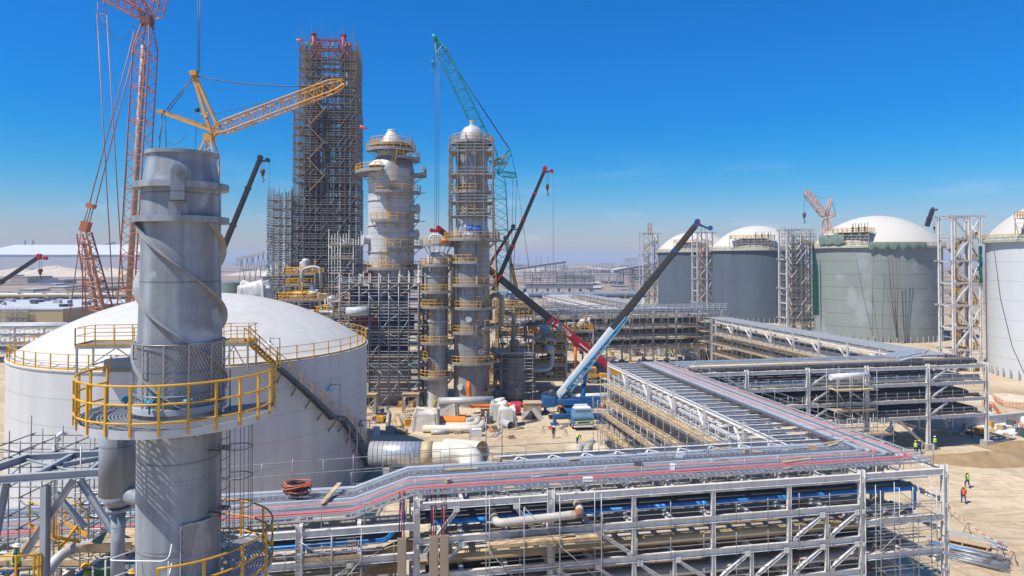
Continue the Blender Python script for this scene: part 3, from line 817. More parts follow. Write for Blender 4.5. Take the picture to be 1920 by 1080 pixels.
# truss posts and diagonals between the two tall columns
for x in (-15.75, -10.5, -5.25):
    for y in (0, 6.0):
        for a, b in zip(hiL[1:] + [0.4], hiL): member('I', 'post', (x, y, a + .0), (x, y, b - .40), STEEL, RA, .24, .22, V((1, 0, 0)))
for x, z0, z1 in ((-2.6, 9.0, 4.85), (-7.9, 6.95, 4.85), (-13.1, 6.95, 4.85)):
    for a, b in zip(hiL, hiL[1:]):
        if b >= z1 - .01 and a <= z0 + .01: member('I', 'post', (x, 0, b), (x, 0, a - .40), STEEL, RA, .2, .2, V((1, 0, 0)))
GUS = MB(); GUS.box((0, 0, 0), (.36, .03, .34))
for a_ in (-.1, .1):
    for b_ in (-.1, 0, .1): GUS.tube((a_, -.03, b_), (a_, .03, b_), .025, 6)
GUSM = GUS.mesh('gusset', STEEL)
def dg(x0, x1, za, zb):
    brace(RA, (x0, -.01, za), (x1, -.01, zb), STEEL, .2, .2)
    for x, z in ((x0, za), (x1, zb)):
        o = link('gusset', GUSM, RA); o.location = (x + (.12 if x == x0 else -.12) * (1 if x1 > x0 else -1), -.13, z)
dg(-5.0, -2.8, 7.05, 8.55); dg(-2.4, -.3, 7.05, 8.55)
dg(-5.0, -2.8, 4.95, 6.5); dg(-2.4, -.3, 4.95, 6.5); dg(-10.3, -8.1, 4.95, 6.5); dg(-7.7, -5.4, 4.95, 6.5)
dg(-18.0, -15.9, 8.55, 7.05); dg(-15.5, -13.3, 6.5, 4.95); dg(-13.0, -10.7, 6.5, 4.95); dg(-20.6, -18.2, 6.5, 4.95); dg(-18.2, -16, 6.5, 4.95)
dg(-28.6, -26.5, 8.0, 10.55) ; dg(-28.6, -26.2, 6.2, 8.5); dg(-23.2, -21.3, 10.5, 8.2)
dg(-40.6, -36.0, 9.4, 7.0); dg(-41.2, -38.6, 9.4, 8.3); dg(-41.2, -38.5, 5.4, 7.7); dg(-35, -32.5, 6.0, 7.8)
for x in AX:                                            # bolted splice plates on the front columns and beams
    for z in (8.6, 6.5, 4.4, 10.6):
        o = link('splice_plate', GUSM, RA); o.location = (x, -.20, z); o.scale = (.55, 1, .8)
for i in range(40):                                    # short stools carrying the trays
    x = -28.5 + i * .84
    for y in (.62, 1.75):
        member('B', 'tray_stool', (x, y, 11.0), (x, y, 11.32), STEEL, RA, .07, .07)
# outer beam with zig-zag lacing along the far edge
member('I', 'edge_beam', (-23, 8.2, 10.85), (-.4, 8.2, 10.85), STEEL, RA, .4, .22)
for i in range(9):
    x = -22.5 + i * 2.45; brace(RA, (x, 6.15, 10.9), (x + 1.2, 8.1, 10.9), STEEL, .16, .16); brace(RA, (x + 1.2, 8.1, 10.9), (x + 2.4, 6.15, 10.9), STEEL, .16, .16)
for x in (-17, -9): member('I', 'post', (x, 8.2, 0), (x, 8.2, 10.6), STEEL, RA, .24, .22, V((1, 0, 0)))

# pipes inside the near rack
nr = 'in the near rack'
def apipe(label, pts, rad, m, **kw): return pipe(label, GO, GA, pts, rad, m, **kw)
apipe('bright blue pipe with a drop at its right end in the near rack', [(-28, 1.2, 9.35), (5.0, 1.2, 9.35), (5.0, 1.2, 7.9), (5.0, 3.4, 7.6)], .15, BLUEPIPE, n=12, R=.35)
apipe('blue pipe running low behind the floodlight in the left bays of the near rack', [(-56, 1.4, 8.45), (-30.6, 1.4, 8.45), (-29.6, 1.4, 9.6), (-29.6, 4.4, 9.6)], .15, BLUEPIPE, n=12, R=.35)
apipe('fat tan pipe bending back at its right end, second deck of the near rack', [(-29, 1.0, 7.35), (4.6, 1.0, 7.35), (4.6, 4.5, 7.35)], .33, TANPIPE, n=14)
apipe('grey buff pipe with bent right end, lowest deck seen of the near rack', [(-29, 1.1, 5.22), (4.8, 1.1, 5.22), (4.8, 4.5, 5.22)], .30, RUSTPIPE, n=14)
apipe('white buff loop pipe with rust marked elbows on the front of the near rack', [(-24.3, 1.3, 9.7), (-24.3, -.5, 9.7), (-19.2, -.5, 9.9), (-19.2, 1.3, 10.4)], .24, RUSTPIPE, n=14, R=.5)
apipe('slanting thick brown pipe below the left deck of the near rack', [(-33.6, 2.0, 5.2), (-30.6, 2.0, 7.6), (-28, 3.0, 7.8)], .36, TANPIPE, n=14)
SHADEPIPE = mat('shaded_inner_pipe', (.075, .075, .078), .6, .1, .2, .7)  # pipe grey darkened: the shade inside the racks is painted into this colour
cols5 = [GREYPIPE, RUSTPIPE, TANPIPE, GREYPIPE, RUSTPIPE, GREYPIPE]
for li, z in enumerate(hiL[1:]):
    for j in range(5):
        y = 2.0 + j * .85; rad = [.26, .34, .2, .3][(j + li) % 4]
        apipe('%s pipe inside the dark middle of the near rack, %s deck from the top' % (ORD[j + 1], ORD[li + 1]), [(-29 + j * .3, y, z + rad + .02), (5.4 - j * .3, y, z + rad + .02)], rad, ([SHADEPIPE] * 3 + cols5)[(j + li * 4) % 9], group='pipes inside the near rack', n=8)
for li, z in enumerate(lowL[1:4]):
    for j in range(4):
        y = .9 + j * 1.3; rad = [.14, .2, .26, .12][(j + li) % 4]
        if li == 0 and j == 0: continue
        apipe('%s pipe in the left bays of the near rack, %s deck from the top' % (ORD[j], ORD[li + 1]), [(-56, y, z + rad + .02), (-30 + j * .3, y, z + rad + .02)], rad * 1.5, ([SHADEPIPE] * 2 + cols5)[(j + li * 3) % 8], group='pipes in the left bays of the near rack', n=8)
# trays on top: the near rack then turning back along the diagonal rack
def Lpath(y, zl=10.25, zr=11.32, corner=True):
    u = 6.5 - y; R = .9; c = [(u - R, y, zr)] + [(u - R + R * sin(t), y + R - R * cos(t), zr) for t in [pi / 2 * i / 6 for i in range(1, 7)]] + [(u, 46.5, zr)]
    return [(-56, y, zl), (-32.6, y, zl), (-29.2, y, zr)] + (c if corner else [(3.6, y, zr)])
CABG = mat('cable_grey', (.34, .36, .39), .5); FADED = mat('cable_faded_red', (.50, .20, .17), .6)
DKC = mat('cable_dark_grey', (.13, .14, .16), .5)
specs = [(.62, .60, 'front ladder tray over dark plates', TRAY, 0, None, False, None)]
for j, (y, w, nm, m, nc, cm, cov, cl) in enumerate([(1.24, .30, 'narrow tray of red cables', TRAY, 3, FADED, False, 'faded red cables in the narrow front tray'), (1.62, .26, 'first narrow silver covered tray', TRAY, 0, None, True, None), (1.98, .28, 'tray of dark grey cables', TRAY, 3, DKC, False, 'dark grey cables behind the first silver tray'),
    (2.36, .30, 'second narrow silver covered tray', TRAY, 0, None, True, None), (2.74, .28, 'inner tray of faded red cables', TRAY, 3, FADED, False, 'faded red cables in the inner tray'), (3.10, .26, 'third narrow silver covered tray', TRAY, 0, None, True, None), (3.46, .28, 'tray of light grey cables', TRAY, 3, CABG, False, 'light grey cables in the middle tray'), (3.82, .28, 'second tray of dark grey cables', TRAYD, 3, DKC, False, 'dark grey cables in the inner half'),
    (4.35, .5, 'wide empty ladder tray', TRAY, 0, None, False, None), (4.95, .34, 'covered silver tray second from the yard', TRAY, 0, None, True, None), (5.5, .5, 'wide ladder tray nearest the yard', TRAY, 4, CABG, False, 'grey cables in the tray nearest the yard')]): specs.append((y, w, nm, m, nc, cm, cov, cl))
k = MB()
for j in range(3): k.path([V((x, 1.22 + .07 * j, z)) for x, z in ((-56, 10.42), (-44, 10.42), (-32.6, 10.42), (-29.2, 11.49), (-20, 11.48), (-10, 11.49), (0, 11.48))] + [V((u, v, 11.48)) for u, v in ((4.0, 1.22 + .08 * j), (4.7, 1.45 + .06 * j), (5.0, 2.0 + .05 * j))], .033, 6)
solo(k, 'cable_bundle', CABRED, 'bright red cables running along the front of the near rack top', 'cable', GO, GA)

for y, w, nm, m, nc, cm, cov, cl in specs:
    tray(nm + ' along the near rack top', GO, GA, Lpath(y, corner=y < 4), w, m, .4, .12, 'cable trays on top of the near rack', cov, cables=nc, cm=cm, clabel=cl)
for i in range(90):                                    # tray cover plates over the dark tray, with open gaps
    x = -28.6 + i * .36
    if i % 8 < 6:
        k = MB(); k.bar((0, -.27, 0), (0, .27, 0), .34, .015); solo(k, 'cover_plate', TRAYD, 'dark cover plate in the row on the front tray of the near rack', 'cover plate', g(x, .62, 11.345), GA, 'plates on the front tray of the near rack')
# upright tan cable covers beside the second column
for i, x in enumerate((-29.75, -27.95, -27.35)):
    k = MB(); k.box((0, 0, -2.6), (.50, .16, 5.2)); k.box((0, -.085, -2.6), (.42, .012, 5.1))
    t = solo(k, 'cable_cover', TAN, ['flat tan upright cable cover left of the rack column', 'flat tan upright cable cover just right of the rack column', 'flat tan upright cable cover farther right of the rack column'][i], 'cable cover', g(x, -.42, 9.25), GA, 'tan cable covers')
    for j in range(3):
        k = MB(); xx = x - .15 + .13 * j; k.path([g(xx, -.42, 9.2), g(xx, -.42, 10.4), g(xx + .05, .2, 11.0), g(xx + .05, .9, 11.42)], .035, 6)
        solo(k, 'riser_cable', CABRED if j == 1 else CABBLK, 'red riser cable coming out of a tan cover' if j == 1 else 'black riser cable coming out of a tan cover', 'cable', group='cables rising out of the tan covers')
# handrails of scaffold tube along the top edges
def toprail(label, o, rz, pts, h, post, m=GALV, name='handrail', seed=3):
    k = MB(); rr = random.Random(seed); P = [V(p) for p in pts]
    for f in (.5, 1.0):
        for a, b in zip(P, P[1:]): k.tube(a + Z * h * f, b + Z * h * (f + rr.uniform(-.02, .02)), .024, 5, caps=False)
    for a, b in zip(P, P[1:]):
        n = max(1, round((b - a).length / post))
        for i in range(n + 1):
            p = a.lerp(b, i / n); k.tube(p - Z * .5, p + Z * (h + rr.uniform(.0, .35)), .026, 5)
    return solo(k, name, m, label, 'handrail', o, rz)
for i, (x0, x1) in enumerate(((-27, -20), (-12, -4))): toprail('taller tube guard frame on the near rack top, %s one' % ['left', 'right'][i], GO, GA, [(x0, 3.9, 11.2), (x1, 3.9, 11.2)], 1.3, 1.7, seed=80 + i)
toprail('tube handrail along the front edge of the near rack top', GO, GA, [(-29, .15, 11.2), (5.6, .15, 11.2)], 1.0, 2.3)
toprail('tube handrail along the back edge of the near rack top', GO, GA, [(-29, 6.2, 11.2), (5, 6.2, 11.2)], 1.1, 2.6, seed=5)
toprail('tube handrail on the front of the low left part of the near rack', GO, GA, [(-46, .1, 10.1), (-29.5, .1, 10.1)], 1.0, 2.2, seed=6)
toprail('tall tube handrail on the back of the low left part of the near rack', GO, GA, [(-46, 6.2, 10.2), (-27, 6.2, 10.6)], 1.6, 2.0, seed=7)
toprail('double tube handrail between tank and rack beside the stair foot', GO, GA, [(-33, 10.5, 8.2), (-12, 10.5, 8.4)], 1.6, 2.8, seed=8)
for n, z in enumerate((9.05, 7.0, 4.9)):
    toprail('thin tube rail along the front of the near rack, %s level below the top' % ORD[n], GO, GA, [(-17.8, -.22, z), (-.3, -.22, z)], .75, 2.1, seed=40 + n)
    toprail('thin tube rail on the left bays of the near rack, %s level below the top' % ORD[n], GO, GA, [(-44, -.22, z - .85), (-30.2, -.22, z - .85)], .8, 1.9, seed=50 + n)
# side scaffolds hung on the near rack
scaffold('plank working platform on tubes hung on the front of the near rack', GO, GA, [-24.9, -22.9, -20.8, -18.3], [-1.5, -.25], 2.0, [8.55], 10.9, decks=[8.55], ledger_levels=[4.0, 6.3], seed=2, r=.028)
k = MB(); rr = random.Random(4)
for i in range(14):
    x = -24.2 + rr.uniform(0, 1.2); k.bar((x, -1.35 + .08 * i, 8.70 + .03 * (i % 3)), (x + rr.uniform(2.4, 3.8), -1.3 + .08 * i, 8.72 + .03 * (i % 3)), .2, .04)
solo(k, 'plank_stack', PLANK, 'loose boards piled on the plank platform of the near rack', 'planks', GO, GA)
scaffold('tube frame tied to the right end bay of the near rack', GO, GA, [.8, 2.2, 3.6, 5.0], [-.75, -.3], 1.0, [2.6, 4.9, 7.3, 9.0], 9.9, decks=[], seed=3, r=.026, rail=False, ledger_levels=[3.4, 6.3, 8.2])
scaffold('tube frame with a small plank landing on the left bay column of the near rack', GO, GA, [-35.2, -33.6, -32.0], [-.8, -.25], 2.0, [8.35], 9.6, decks=[8.35], seed=4, r=.026, ledger_levels=[6.6])
scaffold('tube frame standing inside the middle of the near rack', GO, GA, frange(-17.5, -1.5, 2.7), [2.4, 4.2], .5, [3.5, 5.6, 7.6, 9.6], 10.6, decks=[3.5, 5.6, 9.6], seed=5, r=.026)
k = MB()
for li, z in enumerate((10.2, 8.2, 6.1)):             # hanging ladder trays seen edge-on under the beams
    tray('ladder tray hung edge on inside the near rack, %s from the top' % ORD[li], GO, GA, [(-20.5, .9 + .1 * li, z), (5.6, .9 + .1 * li, z)], .5, TRAY, .38, .10, 'ladder trays inside the near rack')
rr = random.Random(21)
for i in range(26):
    x = rr.uniform(-28, 3); y = rr.choice((.5, 1.9, 2.9, 4.3, 5.0, 5.6)); k = MB(); ln = rr.uniform(.6, 2.6)
    if i % 3 == 0: k.box((0, 0, .05), (ln, .22, .045)); m, nm, c, lb, gp = PLANK, 'loose_board', 'board', 'loose board lying on the trays of the near rack', 'loose boards on the near rack'
    elif i % 3 == 1: k.tube((-ln / 2, 0, .06), (ln / 2, 0, .06), .025, 6); m, nm, c, lb, gp = GALV, 'loose_tube', 'tube', 'loose scaffold tube lying on the trays of the near rack', 'loose tubes on the near rack'
    else: k.box((0, 0, .14), (rr.uniform(.3, .6), .3, rr.uniform(.2, .34))); m, nm, c, lb, gp = rr.choice([GREYPIPE, WOOD, STEELD, WHITEP]), 'small_box', 'box', 'small box left on the trays of the near rack', 'small boxes on the near rack'
    solo(k, nm, m, lb, c, g(x, y, 11.45), GA + rr.uniform(-.5, .5), gp)
rr = random.Random(33)
for li, z in enumerate((9.0, 6.95, 4.85)):             # brown boards wedged under the beams
    for si, (x0, x1) in enumerate(((-20.4, -15.9), (-15.5, -10.8), (-10.2, -5.5), (-5.0, -.4))):
        if (li + si) % 4 == 3: continue
        k = MB(); ln = (x1 - x0) * rr.uniform(.6, 1); k.box((0, 0, 0), (ln, .04, .24)); k.box((rr.uniform(-.5, .5), .3, -.14), (ln * .8, .5, .045))
        solo(k, 'toe_board', PLANK, 'brown toe board under a beam of the near rack', 'board', g((x0 + x1) / 2, .28, z - .55), GA, 'toe boards in the near rack')
# floodlight on its pole, cable coil, loose plank
fl = thing('floodlight', 'black floodlight on a thin pole in front of the left rack bay', 'floodlight', g(-32.5, -.6, 2.0), GA)
k = MB(); k.tube((0, 0, 0), (0, 0, 7.0), .03, 6); part(k, 'pole', GALV, fl)
k = MB(); k.box((0, 0, 7.3), (.56, .16, .44), .15); part(k, 'housing', BLACKP, fl)
k = MB()
for i in range(4):
    for j in range(2): k.box((-.19 + i * .125, -.10 - .02 * (1 - i / 3), 7.21 + j * .18), (.09, .03, .12), .15)
part(k, 'lens', LAMPW, fl)
k = MB(); rr = random.Random(9)
for i in range(26):
    k.m = 1 if rr.random() < .35 else 0
    R = rr.uniform(.4, .78); n = 22; t0 = rr.uniform(-.35, .35); t1 = rr.uniform(-.35, .35)
    k.path([V((R * 1.15 * cos(2 * pi * j / n), R * .8 * sin(2 * pi * j / n), .3 + .022 * i + t0 * .4 * cos(2 * pi * j / n) + t1 * .3 * sin(2 * pi * j / n))) for j in range(n)], .035, 5, closed=True)
solo(k, 'cable_coil', [CABBLK, mat('cable_orange', (.62, .16, .06), .5)], 'tangled coil of black and orange cable lying on the trays by the tank', 'cable coil', g(-36.0, 4.2, 10.4), GA)
k = MB(); k.bar((-.5, -1.2, 0), (.4, 1.4, .35), .28, .05); solo(k, 'loose_plank', PLANK, 'single loose plank leaning across the trays beside the cable coil', 'plank', g(-33.9, 3.6, 10.5), GA)

# --- diagonal rack
BX = frange(0.5, 42.5, 7.0)
bL = [11.0, 8.9, 6.4, 4.0]
RB = rack('diagonal grey pipe rack running away from the right end of the near rack', g(6.0, 6.0), GA + pi / 2, BX, 6.7, bL, colw=.32, beam=.36, cross=1.75)
for i in range(len(BX) - 1):
    brace(RB, (BX[i] + .2, 6.7, 9.0), (BX[i] + 1.6, 6.7, 10.5), STEEL, .18, .18)
bo, br = g(6.0, 6.0), GA + pi / 2
for j, (y, z, rad, m) in enumerate([(6.15, 9.25, .26, GREYPIPE), (5.4, 9.2, .20, GREYPIPE), (4.7, 9.15, .15, RUSTPIPE), (6.1, 6.8, .3, RUSTPIPE), (5.2, 6.7, .22, GREYPIPE), (4.2, 6.7, .25, TANPIPE), (3.0, 6.7, .2, GREYPIPE), (1.8, 6.7, .2, RUSTPIPE), (6.0, 4.4, .3, GREYPIPE), (4.9, 4.3, .25, TANPIPE), (3.6, 4.3, .2, RUSTPIPE), (2.2, 4.3, .25, GREYPIPE), (1.0, 4.3, .2, GREYPIPE)]):
    e = [(6 + (j % 3) * 4, y, z), (43, y, z)]
    if j == 0: e = [(6.0, y - 1.6, z - .7), (6.0, y, z - .5), (7.0, y, z), (43, y, z)]
    if j == 1: e = [(14, y - 1.2, z), (14, y, z), (43, y, z)]
    pipe(['fat grey pipe with an elbow, outermost on the diagonal rack', 'thinner grey pipe beside the outermost one on the diagonal rack', 'buff pipe third from the yard side on the diagonal rack'][j] if j < 3 else '%s pipe on the %s deck of the diagonal rack, counted from the yard side' % (ORD[(j - 3) % 5], ['second', 'third'][(j - 3) // 5]), bo, br, e, rad, m, group='pipes in the diagonal rack', n=10)
toprail('tube handrail along the right edge of the diagonal rack', bo, br, [(1, -.4, 11.2), (43, -.4, 11.2)], 1.1, 2.2, seed=9)
toprail('tube handrail on the far end of the diagonal rack', bo, br, [(43, -.4, 11.2), (43.2, 6.8, 11.2)], 1.2, 1.8, seed=10)
for n, (y0, y1, zs, zt) in enumerate([(6.95, 8.2, [3.9, 6.2, 8.3], 9.6), (8.2, 9.2, [3.0, 5.2], 6.6)]):
    scaffold(['plank walkway scaffold along the yard side of the diagonal rack', 'outer lower plank walkway scaffold on the yard side of the diagonal rack'][n], bo, br, frange(4, 41.5, 1.9), [y0, y1], 1.2 if n else .2, zs, zt, seed=20 + n, r=.03)

# --- crossing rack in the middle right
CX = [0, 7.8, 16.3, 24.8, 33.9, 43.0]
cL = [11.0, 8.8, 6.6, 4.4]
co, cr = g(6.2, 38.7), GA
RC = rack('grey pipe rack with pale columns in front of the big tanks, right of centre', co, cr, CX, 6.5, cL, colw=.42, beam=.44, bw=.26, cross=2.8)
for i, x in enumerate(CX[1:-1]):
    s = 1 if i % 2 else -1
    for za in (8.8, 6.6, 4.4): brace(RC, (x + s * 3.0, -.01, za + 1.7), (x + s * .25, -.01, za + .05), STEEL, .2, .2)
brace(RC, (29.2, 0, 4.0), (25.4, 0, .8), STEEL, .26, .26); brace(RC, (29.4, 0, 4.0), (33.2, 0, .8), STEEL, .26, .26)
for li, z in enumerate(cL):
    for j in range(7 if li else 3):
        y = .5 + j * .9; rad = [.3, .38, .24, .34][(j + li) % 4]
        m = [SHADEPIPE, TANPIPE, SHADEPIPE, GREYPIPE, SHADEPIPE, RUSTPIPE, SHADEPIPE][(j + 3 * li) % 7]
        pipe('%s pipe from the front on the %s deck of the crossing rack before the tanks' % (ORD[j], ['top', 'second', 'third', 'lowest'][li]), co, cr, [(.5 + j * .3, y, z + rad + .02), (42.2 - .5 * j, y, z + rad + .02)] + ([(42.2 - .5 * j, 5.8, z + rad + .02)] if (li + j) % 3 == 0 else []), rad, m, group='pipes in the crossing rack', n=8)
for j in range(5):
    tray('%s tray from the front on top of the crossing rack before the tanks' % ORD[j], co, cr, [(0, .9 + j * 1.1, 11.55), (30 + 1.2 * j, .9 + j * 1.1, 11.55), (34 + 1.2 * j, .9 + j * 1.1, 12.3)], .75, TRAY, .6, .14, 'trays on the crossing rack', True)
k = MB()
for j in range(6): k.bar((31.0, 2.2 + j * .5, 11.75), (35.0, 2.2 + j * .5, 12.5), .3, .12)
solo(k, 'cable_ramp', TRAY, 'sloping bundle of grey tray covers on the corner of the crossing rack', 'cable tray', co, cr)
for n, z in enumerate((8.85, 6.65, 4.45)): toprail('tube rail along the front of the crossing rack before the tanks, %s below its top' % ORD[n], co, cr, [(.5, -.3, z), (42.5, -.3, z)], .9, 1.7, seed=60 + n)
toprail('tube handrail along the front of the crossing rack top', co, cr, [(1, .1, 11.3), (43, .1, 11.3)], 1.0, 1.9, seed=12)
scaffold('square tube scaffold bay standing before the crossing rack', co, cr, [18.6, 20.4, 22.3, 24.2], [-2.6, -.5], 0, [3.0, 6.0, 8.6], 10.6, seed=14, r=.032, brace_rows=(0, 1))
scaffold('low cluttered tube scaffold at the foot of the crossing rack', co, cr, frange(17.0, 25, 1.6), [-4.4, -2.9], 0, [1.6, 3.4], 5.0, seed=15, r=.03)
pipe('short white wrapped pipe lying on the front scaffold of the crossing rack', co, cr, [(18.6, -1.3, 10.2), (24.0, -1.3, 10.3)], .42, mat('white_wrap', (.62, .61, .58), .7, 0, .15, 1.5), n=12)

# --- long rack going away at the right, its crossing arm, and racks at the left
DX = frange(0, 60, 7.5)
do, dr = g(50.2, 45.4), GA + pi / 2
RD = rack('long pipe rack running away beside the big tanks', do, dr, DX, 5.6, [11.0, 8.6, 6.2, 3.8], colw=.36, beam=.40, cross=2.5)
for j in range(9): tray('%s tray from the tank side on the long rack beside the tanks' % ORD[j], do, dr, [(0, .5 + j * .58, 11.3), (176, .5 + j * .58, 11.3)], .42, TRAY, 1.6, .14, 'trays on the long rack', j % 2 == 0)
for li, z in enumerate((8.6, 6.2, 3.8)):
    for j in range(6): pipe('%s pipe from the yard side on the %s deck of the long rack' % (ORD[j], ['second', 'third', 'lowest'][li]), do, dr, [(1, 5.2 - j * .9, z + .3), (60, 5.2 - j * .9, z + .3)], [.34, .26, .38, .3][(j + li) % 4], ([SHADEPIPE] * 4 + cols5)[(j + li * 3) % 10], group='pipes in the long rack', n=8)
scaffold('plank walkway scaffold along the yard side of the long rack', do, dr, frange(8, 60, 2.0), [5.9, 7.1], 0, [3.6, 5.8, 8.0], 9.6, seed=30, r=.035, polesplit=False)
for i in range(8): brace(RD, (DX[i] + .3, 5.62, 8.8), (DX[i] + 2.2, 5.62, 10.4), STEEL, .2, .2)
toprail('tube handrail on the yard edge of the long rack', do, dr, [(2, 5.8, 11.2), (60, 5.8, 11.2)], 1.0, 2.5, seed=31)
EX = frange(0, 46.5, 5.8)
eo, er = g(3.5, 113.0), GA
RE = rack('pipe rack wrapped in scaffolding crossing the yard behind the leaning booms', eo, er, EX, 5.6, [12.6, 10.0, 7.4, 4.8], colw=.36, beam=.42, cross=2.9)
for li, z in enumerate((12.6, 10.0, 7.4, 4.8)):
    for j in range(6): pipe('%s pipe from the front on the %s deck of the scaffolded crossing rack' % (ORD[j], ['top', 'second', 'third', 'lowest'][li]), eo, er, [(-2, .5 + j * .9, z + .4), (48, .5 + j * .9, z + .4)], [.4, .34, .45, .3][(j + li) % 4], SHADEPIPE if li and j < 5 else cols5[(j + 2 * li) % 6], group='pipes in the scaffolded crossing rack', n=8)
k = MB()
for i in range(34): k.bar((-2 + i * 1.5, -.1, 12.7), (-2 + i * 1.5, -.1, 14.4), .12, .12)
for z in (13.0, 13.5, 14.0, 14.4): k.bar((-2, 0, z), (48, 0, z), .06, .22)
part(k, 'parapet_tray', TRAY, RE)
scaffold('tube scaffold with four plank decks covering the crossing rack behind the booms', eo, er, frange(0, 48, 1.75), [-1.9, -.6], 3.4, [4.2, 6.6, 9.0, 11.4], 12.4, seed=33, r=.04, tm=GALVD)
FX = [62, 75, 88, 101, 114, 127, 140, 153, 166, 178]
RF = rack('far pipe rack trailing off toward the railway behind the yard', do, dr, FX, 5.6, [11.0, 8.6, 6.2], colw=.36, beam=.42, cross=4)
RF2 = rack('second far pipe rack left of the one beside the tanks', g(38, 128), GA + pi / 2, [0, 14, 28, 42, 56, 70, 84, 98], 5.0, [10.4, 8.0, 5.6], colw=.36, beam=.42, cross=4)
scaffold('plank walkways along the far pipe rack by the railway', do, dr, frange(62, 178, 4.0), [5.9, 7.3], 0, [5.8, 8.2, 10.4], 11.6, seed=35, r=.05, polesplit=False, toe=False)
scaffold('plank walkways along the second far pipe rack', g(38, 128), GA + pi / 2, frange(0, 98, 4.0), [5.3, 6.8], 0, [5.2, 7.8], 9.6, seed=36, r=.05, polesplit=False, toe=False)
for j in range(5): pipe('%s pipe from the left on top of the second far rack' % ORD[j], g(38, 128), GA + pi / 2, [(0, .6 + .95 * j, 10.7), (98, .6 + .95 * j, 10.7)], .24, cols5[j], group='pipes on the second far rack', n=6)
# rack of bare grey pipes at the left edge
lo = at(-140, 640, 165); lo.z = 0
RG = rack('grey rack of parallel pipes at the left edge behind the domed tank', lo, radians(2), frange(0, 42, 7), 9, [8.6, 6.6, 4.6, 2.6], colw=.35, cross=3.5)
for li, z in enumerate((8.6, 6.6, 4.6, 2.6)):
    for j in range(5): pipe('%s grey pipe from the front on the %s deck of the left edge rack' % (ORD[j], ['top', 'second', 'third', 'lowest'][li]), lo, radians(2), [(-1, .6 + j * 1.8, z + .3), (43, .6 + j * 1.8, z + .3)], [.3, .22, .28, .2, .3][(j + li) % 5], GREYPIPE, group='pipes in the left edge rack', n=8)
# ------------------------------------------------------------ process columns
def ring_deck(parent, ri, ro, z, d0, d1, rail=YELLOW, h=1.2, br=True, name='platform', n=28):
    a0, a1 = radians(d0), radians(d1); full = d1 - d0 >= 359
    k = MB(); m = max(6, int(n * (a1 - a0) / (2 * pi)))
    k.lathe([(ri, z - .08), (ro, z - .08), (ro, z + .04), (ri, z + .04)], m, a0=a0, a1=a1)
    k.lathe([(ro, z - .28), (ro + .03, z - .28), (ro + .03, z + .12), (ro, z + .12)], m, a0=a0, a1=a1)
    if br:
        for i in range(m // 2 + 1):
            a = a0 + (a1 - a0) * i / (m // 2); e = V((cos(a), sin(a), 0))
            k.bar(e * (ri - .1) + Z * (z - .2), e * (ro - .05) + Z * (z - .2), .12, .2); k.bar(e * (ri - .15) + Z * (z - 1.6), e * (ro - .3) + Z * (z - .25), .1, .1)
    d = part(k, name, GALV, parent)
    k = MB(); railing(k, arc((0, 0, z + .04), ro - .04, a0, a1, m), h, .052, 1.2, closed=False, toe=.2, pr=.055); part(k, 'railing', rail, d)
    return d
def vladder(parent, r, deg, z0, z1, m=YELLOW):
    k = MB(); a = radians(deg); d = V((cos(a), sin(a), 0)); s = V((-sin(a), cos(a), 0)); p = d * (r + .25)
    for sg in (-.25, .25): k.bar(p + s * sg + Z * z0, p + s * sg + Z * z1, .07, .05)
    for i in range(int((z1 - z0) / .4)): k.bar(p - s * .25 + Z * (z0 + .2 + i * .4), p + s * .25 + Z * (z0 + .2 + i * .4), .035, .035)
    for i in range(int((z1 - z0) / 1.0)):
        z = z0 + 1 + i; k.path([p + d * (.36 + .36 * cos(t)) + s * (.38 * sin(t)) + Z * z for t in [radians(-140 + 40 * j) for j in range(8)]], .025, 4)
    part(k, 'ladder', m, parent)
def girdle(parent, r, z, m):
    k = MB(); k.lathe([(r, z - .16), (r + .18, z - .10), (r + .18, z + .10), (r, z + .16)], 40); part(k, 'girdle_ring', m, parent)
